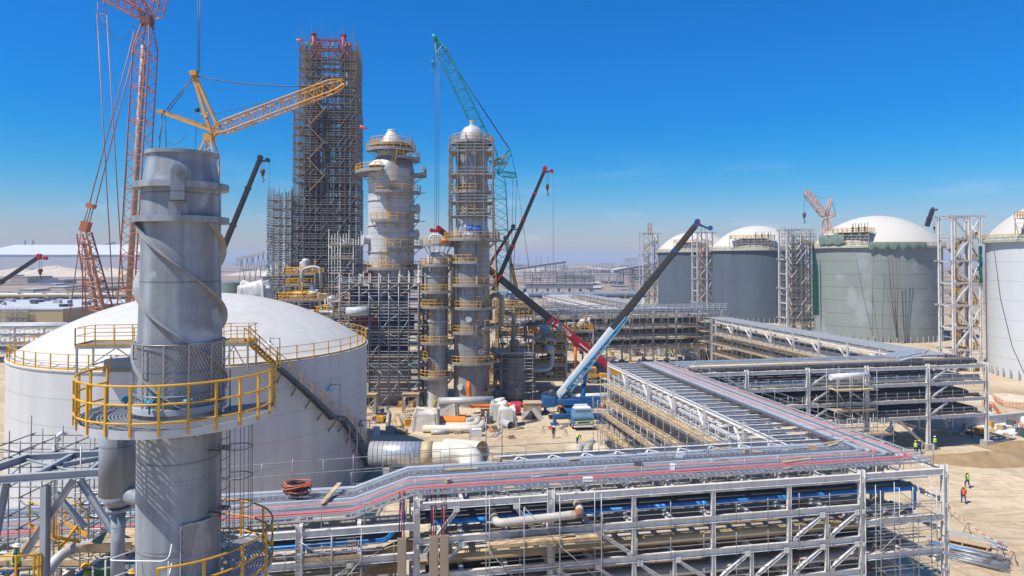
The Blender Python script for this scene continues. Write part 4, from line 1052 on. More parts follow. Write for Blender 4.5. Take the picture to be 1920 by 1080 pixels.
def boxscaf(root, x0, x1, y0, y1, w, z0, levels, ztop, step=1.9, r=.035, tm=GALV, seed=1, rail=True, split=False):
    """scaffold ring round a rectangular plan"""
    rr = random.Random(seed); xs = frange(x0, x1, step); ys = frange(y0, y1, step)
    pts = [(x, y) for x in xs for y in (y0, y0 + w, y1 - w, y1)] + [(x, y) for y in ys[1:-1] for x in (x0, x0 + w, x1 - w, x1)]
    k = MB()
    for x, y in pts:
        h = ztop + rr.uniform(0, 1.6)
        if split: member('T', 'standard', (x, y, z0), (x, y, round(h, 1)), tm, root, r * 1.1)
        else: k.tube((x, y, z0), (x, y, h), r * 1.1, 4, caps=False)
    if k.f: part(k, 'standards', tm, root)
    k = MB(); B = MB(); allz = [z0] + list(levels)
    for i, z in enumerate(levels):
        for h in ((0, .55, 1.1) if rail else (0,)):
            e = rr.uniform(.1, .5)
            for y in (y0, y1): k.tube((x0 - e, y + r, z + h), (x1 + e, y + r, z + h), r, 4, caps=False)
            for x in (x0, x1): k.tube((x + r, y0 - e, z + h), (x + r, y1 + e, z + h), r, 4, caps=False)
        for y in (y0 + w, y1 - w): k.tube((x0, y, z), (x1, y, z), r, 4, caps=False)
        for x in (x0 + w, x1 - w): k.tube((x, y0, z), (x, y1, z), r, 4, caps=False)
        for x in xs:
            for ya, yb in ((y0, y0 + w), (y1 - w, y1)): k.tube((x, ya - .2, z - .05), (x, yb + .2, z - .05), r, 4, caps=False)
        zp = allz[i]
        for (a, b) in zip(xs, xs[1:]):
            for y in (y0, y1):
                if rr.random() < .38:
                    p, q = (a, b) if rr.random() < .5 else (b, a); B.tube((p, y - r, zp), (q, y - r, z), r, 4, caps=False)
        for (a, b) in zip(ys, ys[1:]):
            for x in (x0, x1):
                if rr.random() < .38:
                    p, q = (a, b) if rr.random() < .5 else (b, a); B.tube((x - r, p, zp), (x - r, q, z), r, 4, caps=False)
    part(k, 'ledgers', tm, root); part(B, 'braces', tm, root)
    for z in levels:
        k = MB()
        for ya, yb in ((y0, y0 + w), (y1 - w, y1)):
            s = x0 + (rr.uniform(0, .3) * (x1 - x0) if rr.random() < .35 else 0)
            planks(k, s, x1, ya + .08, yb - .08, z + .06, rr=rr)
        for xa, xb in ((x0, x0 + w), (x1 - w, x1)):
            if rr.random() < .85: k.bar((( xa + xb) / 2, y0 + w, z + .06), ((xa + xb) / 2, y1 - w, z + .06), w - .2, .05)
        part(k, 'plank_deck', PLANK, root)

# right column
RCc = (-7.0, 119.0, 0)
rc = thing('process_column', 'clad column with two diameters and a pale round dome on top, right of the slim column', 'column', RCc, 0, 'process columns')
k = MB(); k.lathe([(3.1, 7.6), (3.1, 29.3)], 48); k.lathe([(2.35, 32.2), (2.35, 45.4)], 48); part(k, 'shell', CLAD, rc)
k = MB(); k.lathe([(3.15, 0), (3.1, 7.6)], 48); part(k, 'skirt', SKIRT, rc)
k = MB(); k.lathe([(3.1, 29.3), (2.9, 30.4), (2.35, 32.2)], 40, smooth=True); k.lathe([(2.35, 45.4), (2.3, 45.5)], 40); k.lathe([(2.02, 45.5), (2.02, 46.4), (1.85, 47.3), (1.4, 48.0), (.8, 48.35), (.42, 48.45)], 40, smooth=True); k.lathe([(.42, 48.4), (.42, 49.1), (.52, 49.1), (.52, 49.3), (.02, 49.3)], 20)
part(k, 'dome', mat('dome_cladding', (.60, .585, .56), .4, .25, .08, .6), rc)
for z, a, b, w in ((45.4, 0, 360, 1.2), (36.7, -170, 0, 1.3), (33.0, -120, -20, 1.2), (28.5, 0, 360, 1.75), (24.6, -165, -75, .95), (20.7, -140, -15, 1.1), (16.8, -150, -10, 1.0), (12.6, -175, -85, .95), (13.6, -60, 20, 1.9), (7.5, 0, 360, 1.3), (2.9, -45, 15, 1.1)):
    r = 2.35 if z > 30 else 3.1; ring_deck(rc, r, r + w, z, a, b)
for d, z0, z1 in ((-55, 20.7, 28), (-70, 12.8, 20), (-50, 7.5, 12.5), (-58, 36.7, 45), (-30, 0.2, 7), (-35, 16.8, 20.5)): vladder(rc, 2.35 if z0 > 30 else 3.1, d, z0, z1)
k = MB(); k.path([(1.0, -3.3, 1), (1.0, -3.35, 28)], .12, 6); k.path([(-2.6, -1.9, 8), (-2.6, -1.9, 28)], .2, 8); k.path([(-2.0, 1.9, 30), (-2.5, -1.2, 33), (-2.2, -1.2, 45)], .16, 8); part(k, 'riser_pipe', SKIRT, rc)
k = MB(); k.path([(1.4, -2.6, 29.2), (1.4, -2.6, 30.4), (-.6, -2.8, 30.4)], .5, 10); part(k, 'wrapped_nozzle', mat('blue_wrap', (.05, .16, .50), .6), rc)
k = MB(); k.lathe([(.75, 0), (.75, 1.0), (.9, 1.0), (.9, 1.25), (.02, 1.25)], 16, (0, 0, 0)); m_ = k.mesh('manway', CLADW)
for a, z in ((-70, 31.0), (-95, 15), (-60, 9.4), (-120, 3.5), (-80, 43.5)):
    o = link('manway', m_, rc); t = radians(a); r = 2.3 if z > 30 else 3.0; o.location = (r * cos(t), r * sin(t), z); o.rotation_euler = (0, pi / 2, t); o.scale = (.6, .6, .5)
sroot = thing('scaffold', 'tube scaffold with plank decks round the upper part of the right column', 'scaffolding', RCc)
boxscaf(sroot, -3.7, 3.7, -3.7, 3.7, 1.1, 28.9, [32.5, 34.9, 39.6, 43.6], 45.2, 1.6, .055, seed=41)

# slim column
sc = thing('process_column', 'slim short clad column with rounded top between the two bigger columns', 'column', (-12.9, 118, 0), 0, 'process columns')
k = MB(); k.lathe([(1.85, 5.2), (1.85, 24.5)], 40); part(k, 'shell', CLAD, sc)
k = MB(); k.lathe([(1.88, 0), (1.85, 5.2)], 40); part(k, 'skirt', mat('skirt_pale', (.50, .495, .48), .6, 0, .1, .6, streak=.2), sc)
k = MB(); k.lathe([(1.85, 24.5), (1.78, 25.4), (1.45, 26.1), (.9, 26.5), (.02, 26.65)], 40, smooth=True); part(k, 'dome', CLADW, sc)
for z, a, b, w in ((27.6, -150, 30, .9), (24.1, 0, 360, 1.1), (19.6, -140, 10, 1.5), (17.0, -160, 20, 1.2), (14.2, -230, -140, 1.2), (10.9, 0, 360, 1.35), (8.2, -215, -120, 1.0), (5.1, 0, 360, 1.4)):
    ring_deck(sc, 1.85, 1.85 + w, z, a, b)
for d, z0, z1 in ((-112, 10.9, 19), (-95, 0, 7), (-60, 19.6, 24), (-20, 10.9, 19)): vladder(sc, 1.85, d, z0, z1)
for z in (22.2, 14.5): girdle(sc, 1.85, z, CLADW)
k = MB(); k.path(elbow([(-1.1, -1.9, 23), (-1.1, -1.9, 29.3), (.4, -1.9, 29.3), (.4, -1.9, 28.8)], .9), .16, 10); part(k, 'vent_pipe', WHITEP, sc)
k = MB(); k.path(elbow([(1.2, -.6, 25.6), (2.6, -.6, 25.8), (2.7, -.6, 12)], .9), .3, 10); part(k, 'overhead_pipe', TANPIPE, sc)
k = MB(); k.path(elbow([(-2.4, -1.0, 16.9), (.3, -2.3, 17.0), (.4, -1.6, 18.4)], .5), .3, 10); part(k, 'bent_nozzle', YELLOW, sc)
k = MB(); k.tube((.5, -1.6, 28.2), (2.2, -1.6, 28.2), .35, 12); part(k, 'red_drum', ORANGE, sc)
scaffold('narrow tube scaffold along the left of the slim column', (-16.1, 117, 0), 0, [0, 1.2], [0, 1.2, 2.4], 0, [2.4, 4.6, 6.8, 9, 11.2, 13.4, 15.6, 17.8, 20, 22.2], 24, seed=44, r=.035)

# absorber column
ab = thing('process_column', 'widest clad column with cone top and stacked yellow platforms', 'column', (-21.6, 122, 0), 0, 'process columns')
k = MB(); k.lathe([(4.05, 22), (4.05, 41.0)], 56); k.lathe([(2.5, 42.5), (2.5, 45.6)], 40); part(k, 'shell', CLADW, ab)
k = MB(); k.lathe([(4.05, 41.0), (3.7, 42.3), (2.5, 43.4)], 48, smooth=True); k.lathe([(4.05, 22), (3.9, 20.2), (3.0, 18.6), (3.0, 7.5)], 48); part(k, 'shoulder', CLAD, ab)
k = MB(); k.lathe([(3.7, 0), (3.6, 7.4)], 48); part(k, 'skirt', mat('skirt_pale', (.50, .495, .48)), ab)
k = MB(); k.lathe([(2.2, 45.8), (.78, 47.9), (.78, 48.2), (.6, 48.35), (.02, 48.4)], 32); part(k, 'cone_top', mat('dome_cladding', (.60, .585, .56)), ab)
for i in range(12):
    pass
for z, a, b, w, r in ((45.4, 0, 360, 1.3, 2.5), (44.5, -170, -5, 1.9, 2.5), (42.9, -70, 25, 2.6, 2.5), (40.5, -215, -95, 2.3, 4.05), (40.2, -25, 25, 2.2, 4.05), (36.9, -112, -5, 1.3, 4.05), (31.9, -122, -10, 1.2, 4.05), (27.3, -88, 20, 1.6, 4.05), (23.5, -170, 10, 1.2, 4.05)):
    ring_deck(ab, r, r + w, z, a, b)
for z in (35.5, 31.1, 26.4, 38.8): girdle(ab, 4.05, z, CLADW)
for d, z0, z1 in ((-75, 36.9, 43), (-92, 22, 30), (-88, 31.9, 36.5), (-105, 23.5, 27)): vladder(ab, 4.05, d, z0, z1)
k = MB(); k.lathe(dome_profile(2.1, 0, 1.3, 8), 24, (-1.6, -2.2, 41.4), smooth=True); part(k, 'head_cover', TARP, ab)
m_ = CACHE.get('manway')
for a, z in ((-20, 29.5), (-15, 34), (-150, 28.5)):
    o = link('manway', bpy.data.meshes['manway'], ab); t = radians(a); o.location = (4.0 * cos(t), 4.0 * sin(t), z); o.rotation_euler = (0, pi / 2, t)
k = MB()
for z in (31.9, 27.3, 23.5, 36.9):
    k.bar((3.6, -2.4, z - .1), (6.2, -1.4, z - .1), 1.2, .1); 
part(k, 'bridge', GALV, ab)
# dark structure behind the scaffolding at the column foot
ds = thing('process_structure', 'dark steel structure with navy and red panels behind the scaffolded column foot', 'structure frame', (-22.5, 119.4, 0))
k = MB()
for x in (-7, -2.3, 2.3, 7):
    for y in (0, 6): k.bar((x, y, 0), (x, y, 24), .4, .4)
for z in (4, 8, 12, 16, 20, 24):
    for y in (0, 6): k.bar((-7, y, z), (7, y, z), .3, .45)
    for x in (-7, 7): k.bar((x, 0, z), (x, 6, z), .3, .45)
part(k, 'frame', STEELD, ds)
for nm, x, z, sx, sz, m in (('panel', -1, 18.6, 9, 2.4, mat('navy_panel', (.012, .022, .075), .6)), ('panel', 1.5, 14, 8, 3, mat('navy_panel', (.012, .022, .075))), ('panel', .5, 10, 8, 3, mat('navy_panel', (.012, .022, .075))), ('red_panel', -2.6, 14.4, 3.6, 1.8, RED), ('red_panel', -1.8, 22.2, 2.8, 1.2, RED)):
    k = MB(); k.box((x, -.3 if nm != 'red_panel' else -.6, z), (sx, .2, sz)); part(k, nm, m, ds)
k = MB(); 
for z in (6, 10, 14, 18, 22): k.box((0, 3, z), (14, 6, .15))
part(k, 'floor', GALVD, ds)
scaffold('tall tube scaffold with plank decks in front of the foot of the widest column', (-29.3, 116.0, 0), 0, frange(0, 13.4, 1.7), [0, 1.3], .1, frange(2.1, 21.0, 2.1), 22.6, seed=45, r=.055, decks=[4.2, 8.4, 12.6, 16.8, 21.0], brace_rows=(0, 1), ledger_levels=[7.4, 11.6, 15.8, 20])
scaffold('tube scaffold with broad plank decks left of the widest column', (-31.4, 117, 0), 0, [0, 2, 4.2], [0, 2, 4, 6], .1, frange(3.2, 27.5, 2.4), 28.5, seed=46, r=.05, jit=2.0)

# ------------------------------------------------------------ scaffolded tower
tw = thing('scaffold_tower', 'very tall dark scaffolded tower with a red steel frame rising out of its top', 'scaffolding', (-44.0, 161.0, 0), radians(6))
boxscaf(tw, -7.6, 7.3, -1, 12, 1.7, 0, frange(4, 40, 1.95), 41.5, 1.35, .058, GALVD, seed=50)
boxscaf(tw, -7.4, 7.2, -.8, 11.8, 1.7, 41.5, frange(43.3, 60, 1.95), 61, 1.35, .058, GALVD, seed=51)
boxscaf(tw, -6.2, 7.0, -.6, 11.4, 1.7, 61, frange(62, 74.6, 1.95), 76.8, 1.35, .058, GALVD, seed=52)
k = MB(); rr = random.Random(5)
for i in range(26): x, y = rr.uniform(-6.2, 7), rr.choice((-.6, 11.4)); k.tube((x, y, 76), (x, y, 78 + rr.uniform(0, 3.5)), .04, 4, caps=False)
part(k, 'standards', GALVD, tw)
k = MB()
for x in (-3.2, 3.8):
    for y in (1.6, 8.6): k.tube((x, y, 0), (x, y, 78.6), .52, 12); k.lathe([(.52, 78.5), (.75, 78.9), (.75, 79.0), (.02, 79.0)], 12, (x, y, 0))
part(k, 'inner_column', STEELD, tw)
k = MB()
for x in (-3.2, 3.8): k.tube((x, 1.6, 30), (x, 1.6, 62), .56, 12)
part(k, 'red_column', REDSHADE, tw)
k = MB()
for x in (-3.2, 3.8):
    for y in (1.6, 8.6): k.tube((x, y, 73), (x, y, 78.6), .56, 12); k.lathe([(.56, 78.5), (.8, 78.9), (.8, 79.05), (.02, 79.05)], 12, (x, y, 0))
part(k, 'red_column_top', RED, tw)
k = MB()
for z in (75.2, 77.6):
    for y in (1.6, 8.6): k.bar((-3.2, y, z), (3.8, y, z), .45, .5)
    for x in (-3.2, 3.8): k.bar((x, 1.6, z), (x, 8.6, z), .45, .5)
for y in (1.6, 8.6):
    k.bar((-3.2, y, 72), (.3, y, 77.4), .25, .25); k.bar((3.8, y, 72), (.3, y, 77.4), .25, .25)
part(k, 'red_beam', RED, tw)
k = MB()
for z in list(range(6, 74, 6)):
    for y in (1.6, 8.6): k.bar((-3.2, y, z), (3.8, y, z), .45, .5)
    for x in (-3.2, 3.8): k.bar((x, 1.6, z), (x, 8.6, z), .45, .5)
part(k, 'inner_beam', STEELD, tw)
k = MB(); rr = random.Random(8)
for i in range(34):
    x, y = rr.uniform(-5.5, 6), rr.uniform(2.0, 9.8); k.tube((x, y, 0), (x, y, rr.uniform(36, 72)), rr.uniform(.15, .55), 8)
for i in range(44):
    z = rr.uniform(3, 72); y = rr.uniform(2, 9); k.bar((-5.8, y, z), (5.8, y, z), .5, .5)
part(k, 'inner_steelwork', STEELD, tw)
k = MB()
for i in range(9, 16):                                    # access stair flights
    z = 6 + i * 3.9; s = 1 if i % 2 else -1
    k.bar((-1.5 * s - 2, -1.3, z), (2.0 * s - 2, -1.3, z + 3.9), .8, .12)
part(k, 'stair_flight', PLANK, tw)
tw2 = thing('scaffold', 'lower stepped scaffold attached to the left of the very tall scaffolded tower', 'scaffolding', (-52.8, 160.0, 0), radians(6))
boxscaf(tw2, -4.2, 1.1, -1, 9, 1.4, 0, frange(4, 39, 1.95), 40.5, 1.2, .06, GALV, seed=53)
for i, (px, py, ln, tilt) in enumerate([(566, 76, 1.3, .2), (675, 237, 1.6, -.35), (506, 455, 1.2, .2)]):
    a = at(px, py, 158 if i < 2 else 168); k = MB(); k.tube(a, a + V((ln * (-1 if i == 0 else 1), .2, ln * tilt)), .34, 10, .2); k.tube(a - V((0, 0, 1.2)), a + Z * .3, .04, 5)
    solo(k, 'windsock', mat('windsock_red', (.85, .12, .05), .8), ['orange windsock at the top left corner of the tall scaffolded tower', 'orange windsock on the right side of the tall scaffolded tower', 'orange windsock above the corrugated building'][i], 'windsock')

# ------------------------------------------------------------ process modules
def module(label, c, rz, sx, sy, levels, seed, rails=True, legs=.3, m=STEEL, clutter=10, vess=2):
    rr = random.Random(seed); r = thing('process_module', label, 'process module', c, rz)
    k = MB(); nx = max(2, round(sx / 4) + 1)
    for i in range(nx):
        for y in (0, sy): k.ibeam((i * sx / (nx - 1), y, 0), (i * sx / (nx - 1), y, levels[-1] + .1), legs, legs, up=V((1, 0, 0)))
    part(k, 'columns', m, r)
    for z in levels:
        k = MB()
        for y in (0, sy): k.bar((0, y, z - .2), (sx, y, z - .2), .25, .36)
        for i in range(nx): k.bar((i * sx / (nx - 1), .15, z - .2), (i * sx / (nx - 1), sy - .15, z - .2), .2, .3)
        k.bar((0, sy / 2, z), (sx, sy / 2, z), sy - .1, .06); d = part(k, 'deck', GALV, r)
        if rails: k = MB(); railing(k, [(0, 0, z), (sx, 0, z), (sx, sy, z), (0, sy, z)], 1.3, .075, 1.0, closed=True, toe=.25); part(k, 'railing', YELLOW, d)
    for i in range(vess):
        k = MB(); z = rr.choice(levels); x, y = rr.uniform(.25, .75) * sx, rr.uniform(.4, .7) * sy; R = rr.uniform(.6, 1.1); h = rr.uniform(1.6, 3)
        k.lathe([(R * .3, z + .05), (R, z + .4), (R, z + h), (R * .7, z + h + .4), (.02, z + h + .55)], 20, (x, y, 0)); part(k, 'vessel', CLADW if i % 2 else GREYPIPE, r)
    for i in range(clutter):
        z = rr.choice(levels) + rr.uniform(.3, 1.6); x = rr.uniform(0, sx * .5); y = rr.uniform(-.2, sy * .7); R = rr.choice((.12, .18, .25, .35)); k = MB()
        p = [(x, y, z), (x + rr.uniform(1, sx * .5), y, z)]; p.append((p[1][0], p[1][1] + rr.uniform(-.6, 1.5), z)); p.append((p[2][0], p[2][1], z + rr.uniform(-2.5, 2.5)))
        k.path(elbow(p, R * 2.5), R, 8); part(k, 'pipework', rr.choice([GREYPIPE, TANPIPE, RUSTPIPE, CLADW, YELLOW, GREYPIPE, STEELD]), r)
    for i in range(clutter):
        z = rr.choice(levels); x, y = rr.uniform(.1, .9) * sx, rr.uniform(.0, .8) * sy; k = MB(); h = rr.uniform(.4, 1.4)
        k.tube((x, y, z), (x, y, z + h), rr.uniform(.08, .22), 8); k.tube((x, y, z + h), (x, y, z + h + .12), rr.uniform(.2, .4), 10); part(k, 'valve', rr.choice([GREYPIPE, BLUEC, GREENP, RUSTPIPE, GREYPIPE]), r)
    return r
def mod(label, px0, px1, py, Y, sy, levels, seed, **kw):
    a = at(px0, py, Y); b = at(px1, py, Y); return module(label, (a.x, Y, 0), 0, b.x - a.x, sy, levels, seed, **kw)
mod('equipment frame with yellow railed decks beside the right column, nearer one', 1003, 1062, 700, 127, 6, [2.9, 5.6, 8.0, 10.1], 61, vess=2, clutter=12)
mod('cluttered equipment frame with yellow rails and bent pipes behind the right column', 930, 1000, 640, 147, 6, [9.0, 13.0, 15.0], 62, vess=3, clutter=16)
mod('process frame full of pipes behind the dome, under the scaffolded tower', 520, 640, 600, 138, 10, [9.5, 13.5, 17.0], 63, vess=3, clutter=22)
mod('process frame with yellow railing right behind the dome edge', 590, 650, 620, 118, 8, [11.0, 15.6], 64, vess=2, clutter=14)
mod('upper process deck with yellow railing at the foot of the scaffolded tower', 533, 590, 520, 150, 8, [19.6, 22.0], 65, vess=2, clutter=10)
mod('dark piped frame between the widest column and the dome', 640, 700, 640, 130, 6, [8, 12.5, 16.5], 66, vess=2, clutter=14, m=STEELD)
mod('low pump frame with yellow rails behind the orange pipe', 930, 1000, 735, 132, 6, [3.4, 6.4], 67, vess=2, clutter=12)
mod('equipment frame under the dark boom beside the scaffolded rack', 1062, 1112, 680, 150, 7, [5.5, 9.5], 68, vess=1, clutter=12)
# scaffolded squat vessel with yellow deck
vs_ = thing('process_vessel', 'squat grey vessel with yellow railed deck inside a small scaffold', 'vessel', (0.1, 123.0, 0))
k = MB(); k.lathe([(2.2, .4), (2.2, 7.6), (1.7, 8.3), (.02, 8.6)], 32); part(k, 'shell', CLAD, vs_)
deck_platform(vs_, (0, -.2), 7.2, 6.6, 8.75, 0, h=1.35)
k = MB(); k.path(elbow([(0, 0, 8.6), (.2, -.2, 14.2), (.2, -.2, 15.2), (-1.2, 1.0, 15.4)], .8), .38, 12); part(k, 'vapour_pipe', TANPIPE, vs_)
k = MB(); k.tube((-2.3, -2.2, 10.2), (-1.1, -2.2, 10.2), .18, 8); k.tube((-1.7, -2.2, 9.4), (-1.7, -2.2, 11.0), .1, 8); part(k, 'green_valve', GREENP, vs_)
s2 = thing('scaffold', 'small square tube scaffold round the squat vessel', 'scaffolding', (0.1, 122.6, 0)); boxscaf(s2, -3.3, 3.5, -3.4, 3.4, 1.0, 0, [2.0, 4.0, 6.0, 7.8], 8.8, 1.4, .05, seed=70)
s3 = thing('scaffold', 'light tube scaffold round the tan pipe above the squat vessel', 'scaffolding', (0.0, 123.2, 0)); boxscaf(s3, -2.4, 2.4, -2.2, 2.2, .8, 9, [11.2, 13.2], 14.6, 1.6, .035, seed=71)
# named pipe runs of the process area
k = MB(); k.path(elbow([at(918, 610, 123), at(936, 609, 121), at(941, 600, 121), at(941, 556, 121), at(930, 552, 122), at(919, 556, 123), at(919, 600, 124)], .9), .42, 12)
solo(k, 'loop_pipe', TANPIPE, 'upright tan loop pipe standing right beside the right column', 'pipe')
for i, (pts, R, m, lab) in enumerate([
    ([(985, 640), (985, 607), (1010, 607)], .3, STEELD, 'dark bent pipe left of the orange elbow behind the right column'),
    ([(990, 614), (1002, 614), (1008, 625)], .45, ORANGE, 'orange pipe elbow among the equipment right of the columns'),
    ([(985, 632), (1005, 634), (1014, 628)], .3, GREYPIPE, 'grey bent pipe end under the orange elbow'),
    ([(1030, 648), (1036, 662), (1034, 690), (1010, 695), (992, 694)], .4, CLADW, 'silver clad pipe bending down to the left beside the yellow decks'),
    ([(1022, 645), (1024, 636), (1038, 636), (1040, 645)], .36, TANPIPE, 'small tan arch pipe above the silver elbow'),
    ([(566, 540), (566, 506), (584, 500), (600, 502), (602, 540)], .3, CLADW, 'pale pipe frame shaped like a gate below the scaffolded tower'),
    ([(650, 585), (690, 583)], .8, CLADW, 'silver horizontal duct behind the edge of the dome'),
    ([(1079, 640), (1079, 700)], .3, ORANGE, 'upright orange post pipe behind the dark red boom')]):
    k = MB(); Y = [126, 125, 126, 124.5, 125, 140, 115, 140][i]; k.path(elbow([at(x, y, Y) for x, y in pts], R * 2.2), R, 12); solo(k, 'process_pipe', m, lab, 'pipe')
k = MB(); c = at(1032, 655, 124.2); k.lathe([(.02, -.8), (.5, -.65), (.8, -.2), (.8, .25), (.5, .7), (.02, .85)], 20, c, smooth=True); solo(k, 'ball_vessel', CLADW, 'shiny rounded silver fitting over the yellow decks', 'vessel')
# ------------------------------------------------------------ cranes
def crawler_base(root, rz, m, z=0.0):
    x = V((cos(rz), sin(rz), 0)); y = V((-sin(rz), cos(rz), 0))
    for s in (-1, 1):
        k = MB(); k.bar(x * -5 + y * s * 3.6 + Z * .8, x * 5 + y * s * 3.6 + Z * .8, 1.3, 1.4); k.tube(x * -5 + y * (s * 3.6 - .65) + Z * .8, x * -5 + y * (s * 3.6 + .65) + Z * .8, .7, 12); k.tube(x * 5 + y * (s * 3.6 - .65) + Z * .8, x * 5 + y * (s * 3.6 + .65) + Z * .8, .7, 12)
        part(k, 'track', BLACKP, root)
    k = MB(); k.bar(x * -7 + Z * 2.6, x * 4 + Z * 2.6, 3.4, 2.2); k.bar(y * -3.6 + Z * 1.1, y * 3.6 + Z * 1.1, 2.4, .9); part(k, 'superstructure', m, root)
    k = MB(); k.bar(x * 2 + y * -2.6 + Z * 3, x * 4.5 + y * -2.6 + Z * 3, 1.6, 2.2); part(k, 'cab', m, root)
    k = MB(); k.bar(x * -8.6 + Z * 2.6, x * -7.05 + Z * 2.6, 5.5, 2.8); part(k, 'counterweight', STEELD, root)
def wf(w, t0=.08, t1=.08, w0=.4, w1=.4):
    def f(t): s = min(1, max(w0, w0 + (1 - w0) * t / t0) if t < t0 else (max(w1, w1 + (1 - w1) * (1 - t) / t1) if t > 1 - t1 else 1)); return (w * s, w * s)
    return f
def rope(parent, a, b, r=.05, sag=0, name='rope', m=ROPE):
    k = MB(); a = V(a); b = V(b)
    k.path([a.lerp(b, i / 8) - Z * (sag * 4 * (i / 8) * (1 - i / 8)) for i in range(9)] if sag else [a, b], r, 5); return part(k, name, m, parent)
def hook(parent, p, s=1.0, m=None):
    k = MB(); k.box(p - Z * .1 * s, (.5 * s, .35 * s, 1.0 * s)); k.tube(p + V((-.3 * s, 0, .3 * s)), p + V((.3 * s, 0, .3 * s)), .4 * s, 12)
    k.path([p - Z * .6 * s, p - Z * 1.1 * s, p + V((.3 * s, 0, -1.4 * s)), p + V((.05 * s, 0, -1.8 * s)), p + V((-.3 * s, 0, -1.5 * s))], .11 * s, 6); part(k, 'hook_block', m or STEELD, parent)
def lat(parent, name, a, b, w, nb, m, rc=.14, rb=.07, **kw):
    k = MB(); k.lattice(a, b, wf(w, **kw), nb, rc, rb, up=V((0, 1, 0)) if abs((V(b) - V(a)).normalized().z) > .5 else Z); return part(k, name, m, parent)

# big orange-red crawler crane on the left
Y = 148.0; base = at(240, 700, Y); base.z = 0
c1 = thing('crawler_crane', 'huge orange red lattice crane towering at the left behind the dome', 'crane', base)
L0 = lambda px, py, yy=Y: at(px, py, yy) - base
crawler_base(c1, .3, CRANER)
foot = L0(238, 660); head = L0(276, 42)
foot.z = 4
lat(c1, 'main_boom', foot, head, 3.5, 40, CRANER, .17, .08)
k = MB(); k.tube(foot + (head - foot) * .06 + V((-.4, 0, 0)), foot + (head - foot) * .93 + V((-.4, 0, 0)), .62, 10); part(k, 'boom_walkway', mat('boom_panel', (.42, .26, .20), .6, 0, .1, .3), c1)
k = MB(); k.box(head + Z * .3, (2.2, 2, 1.6)); k.bar(head + V((-1.6, 0, -1)), head + V((1.4, 0, 1.6)), .4, .4); k.bar(head + V((1.5, 0, -1.5)), head + V((-1.3, 0, 1.6)), .4, .4); part(k, 'boom_head', mat('boom_head_dark', (.16, .055, .03), .5), c1)
lat(c1, 'luffing_jib', head + V((1.2, 0, 1)), L0(302, -30), 2.8, 6, CRANER, .16, .08)
lat(c1, 'rear_strut', head + V((-1, 0, 1.5)), L0(176, -20, Y), 2.2, 14, CRANER, .15, .08)
lat(c1, 'front_strut', head + V((-.5, 1, 1.5)), L0(240, -26, Y), 2.0, 8, CRANER, .13, .07)
bm0 = L0(207, 660); bm0.z = 4
k = MB(); k.lattice(bm0, L0(158, 437), lambda t: (4.3 - 2.3 * t, 4.3 - 2.3 * t), 20, .19, .09, up=V((0, 1, 0))); part(k, 'back_mast', CRANER, c1)
k = MB()
for dx in (-.9, .9): k.tube(bm0 * .95 + L0(158, 437) * .05 + V((dx, 0, 0)), L0(160, 450) + V((dx * .5, 0, 0)), .42, 8)
part(k, 'mast_leg', mat('boom_panel', (.42, .26, .20)), c1)
p = L0(158, 434); q = L0(172, 382)
k = MB(); k.bar(p, p.lerp(q, .35), 1.6, 1.6); part(k, 'mast_head', CRANER, c1)
k = MB(); k.bar(p.lerp(q, .85), q, 1.4, 1.6); part(k, 'pendant_head', CRANER, c1)
k = MB()
for d in (-.6, 0, .6): k.tube(p + V((d, 0, 0)), q + V((d, 0, 0)), .14, 6)
part(k, 'sheave_ropes', GALV, c1)
pm = mat('pendant_bar', (.36, .15, .10), .5, 0, .2, .3)
for d in (0, 12): rope(c1, L0(168 + d, 382), L0(252 + d * .75, 60), .13, 0, 'pendant', pm)
for (a, b) in (((184, -4), (183, 60)), ((193, -4), (200, 27)), ((183, 26), (201, 27)), ((182, 27), (212, 560)), ((200, 27), (231, 540)), ((152, 432), (128, 610)), ((154, 450), (155, 590)), ((160, 470), (160, 590))):
    rope(c1, L0(*a), L0(*b), .12, 0, 'pendant', pm)
rope(c1, L0(196, 40), L0(212, 62), .05, .2, 'rope'); rope(c1, L0(250, 40), L0(232, 430), .05, 0, 'hoist_rope'); rope(c1, L0(190, 30), L0(248, 50), .06, 4, 'rope')
# yellow crane whose head shows above the stack
Y = 135.0; base = at(385, 700, Y); base.z = 0
c2 = thing('crawler_crane', 'yellow lattice crane head with raised mast poking out above the grey stack', 'crane', base)
L0 = lambda px, py, yy=Y: at(px, py, yy) - base
crawler_base(c2, 1.2, CRANEY)
lat(c2, 'main_boom', L0(384, 640), L0(392, 262), 3.0, 26, CRANEY, .16, .08)
k = MB(); k.box(L0(392, 258), (1.7, 1.6, 1.4)); k.bar(L0(386, 262), L0(398, 246), .5, .5); k.bar(L0(398, 262), L0(406, 246), .5, .5); k.tube(L0(388, 256), L0(394, 256), .55, 12); part(k, 'boom_head', CRANEY, c2)
tip = L0(645, 154); lat(c2, 'luffing_jib', L0(402, 246), tip, 2.2, 30, CRANEY, .16, .075, w0=.5, w1=.4)
for d in (-.9, .9): 
    k = MB(); k.bar(L0(396, 242) + V((d + .6, 0, 0)), L0(363, 140) + V((d * .2, 0, 0)), .5, .55); part(k, 'front_strut', CRANEY, c2)
    k = MB(); k.bar(L0(400, 244) + V((0, d, d * .3)), L0(306, 211) + V((0, d * .3, d * .15)), .45, .5); part(k, 'rear_strut', CRANEY, c2)
k = MB(); k.box(L0(364, 138), (1.3, 1.4, .9)); k.box(L0(303, 210), (1.2, 1.4, .6)); k.bar(L0(377, 214), L0(391, 213), .4, .4); k.tube(L0(387, 218), L0(388, 222), .4, 10); part(k, 'strut_head', CRANEY, c2)
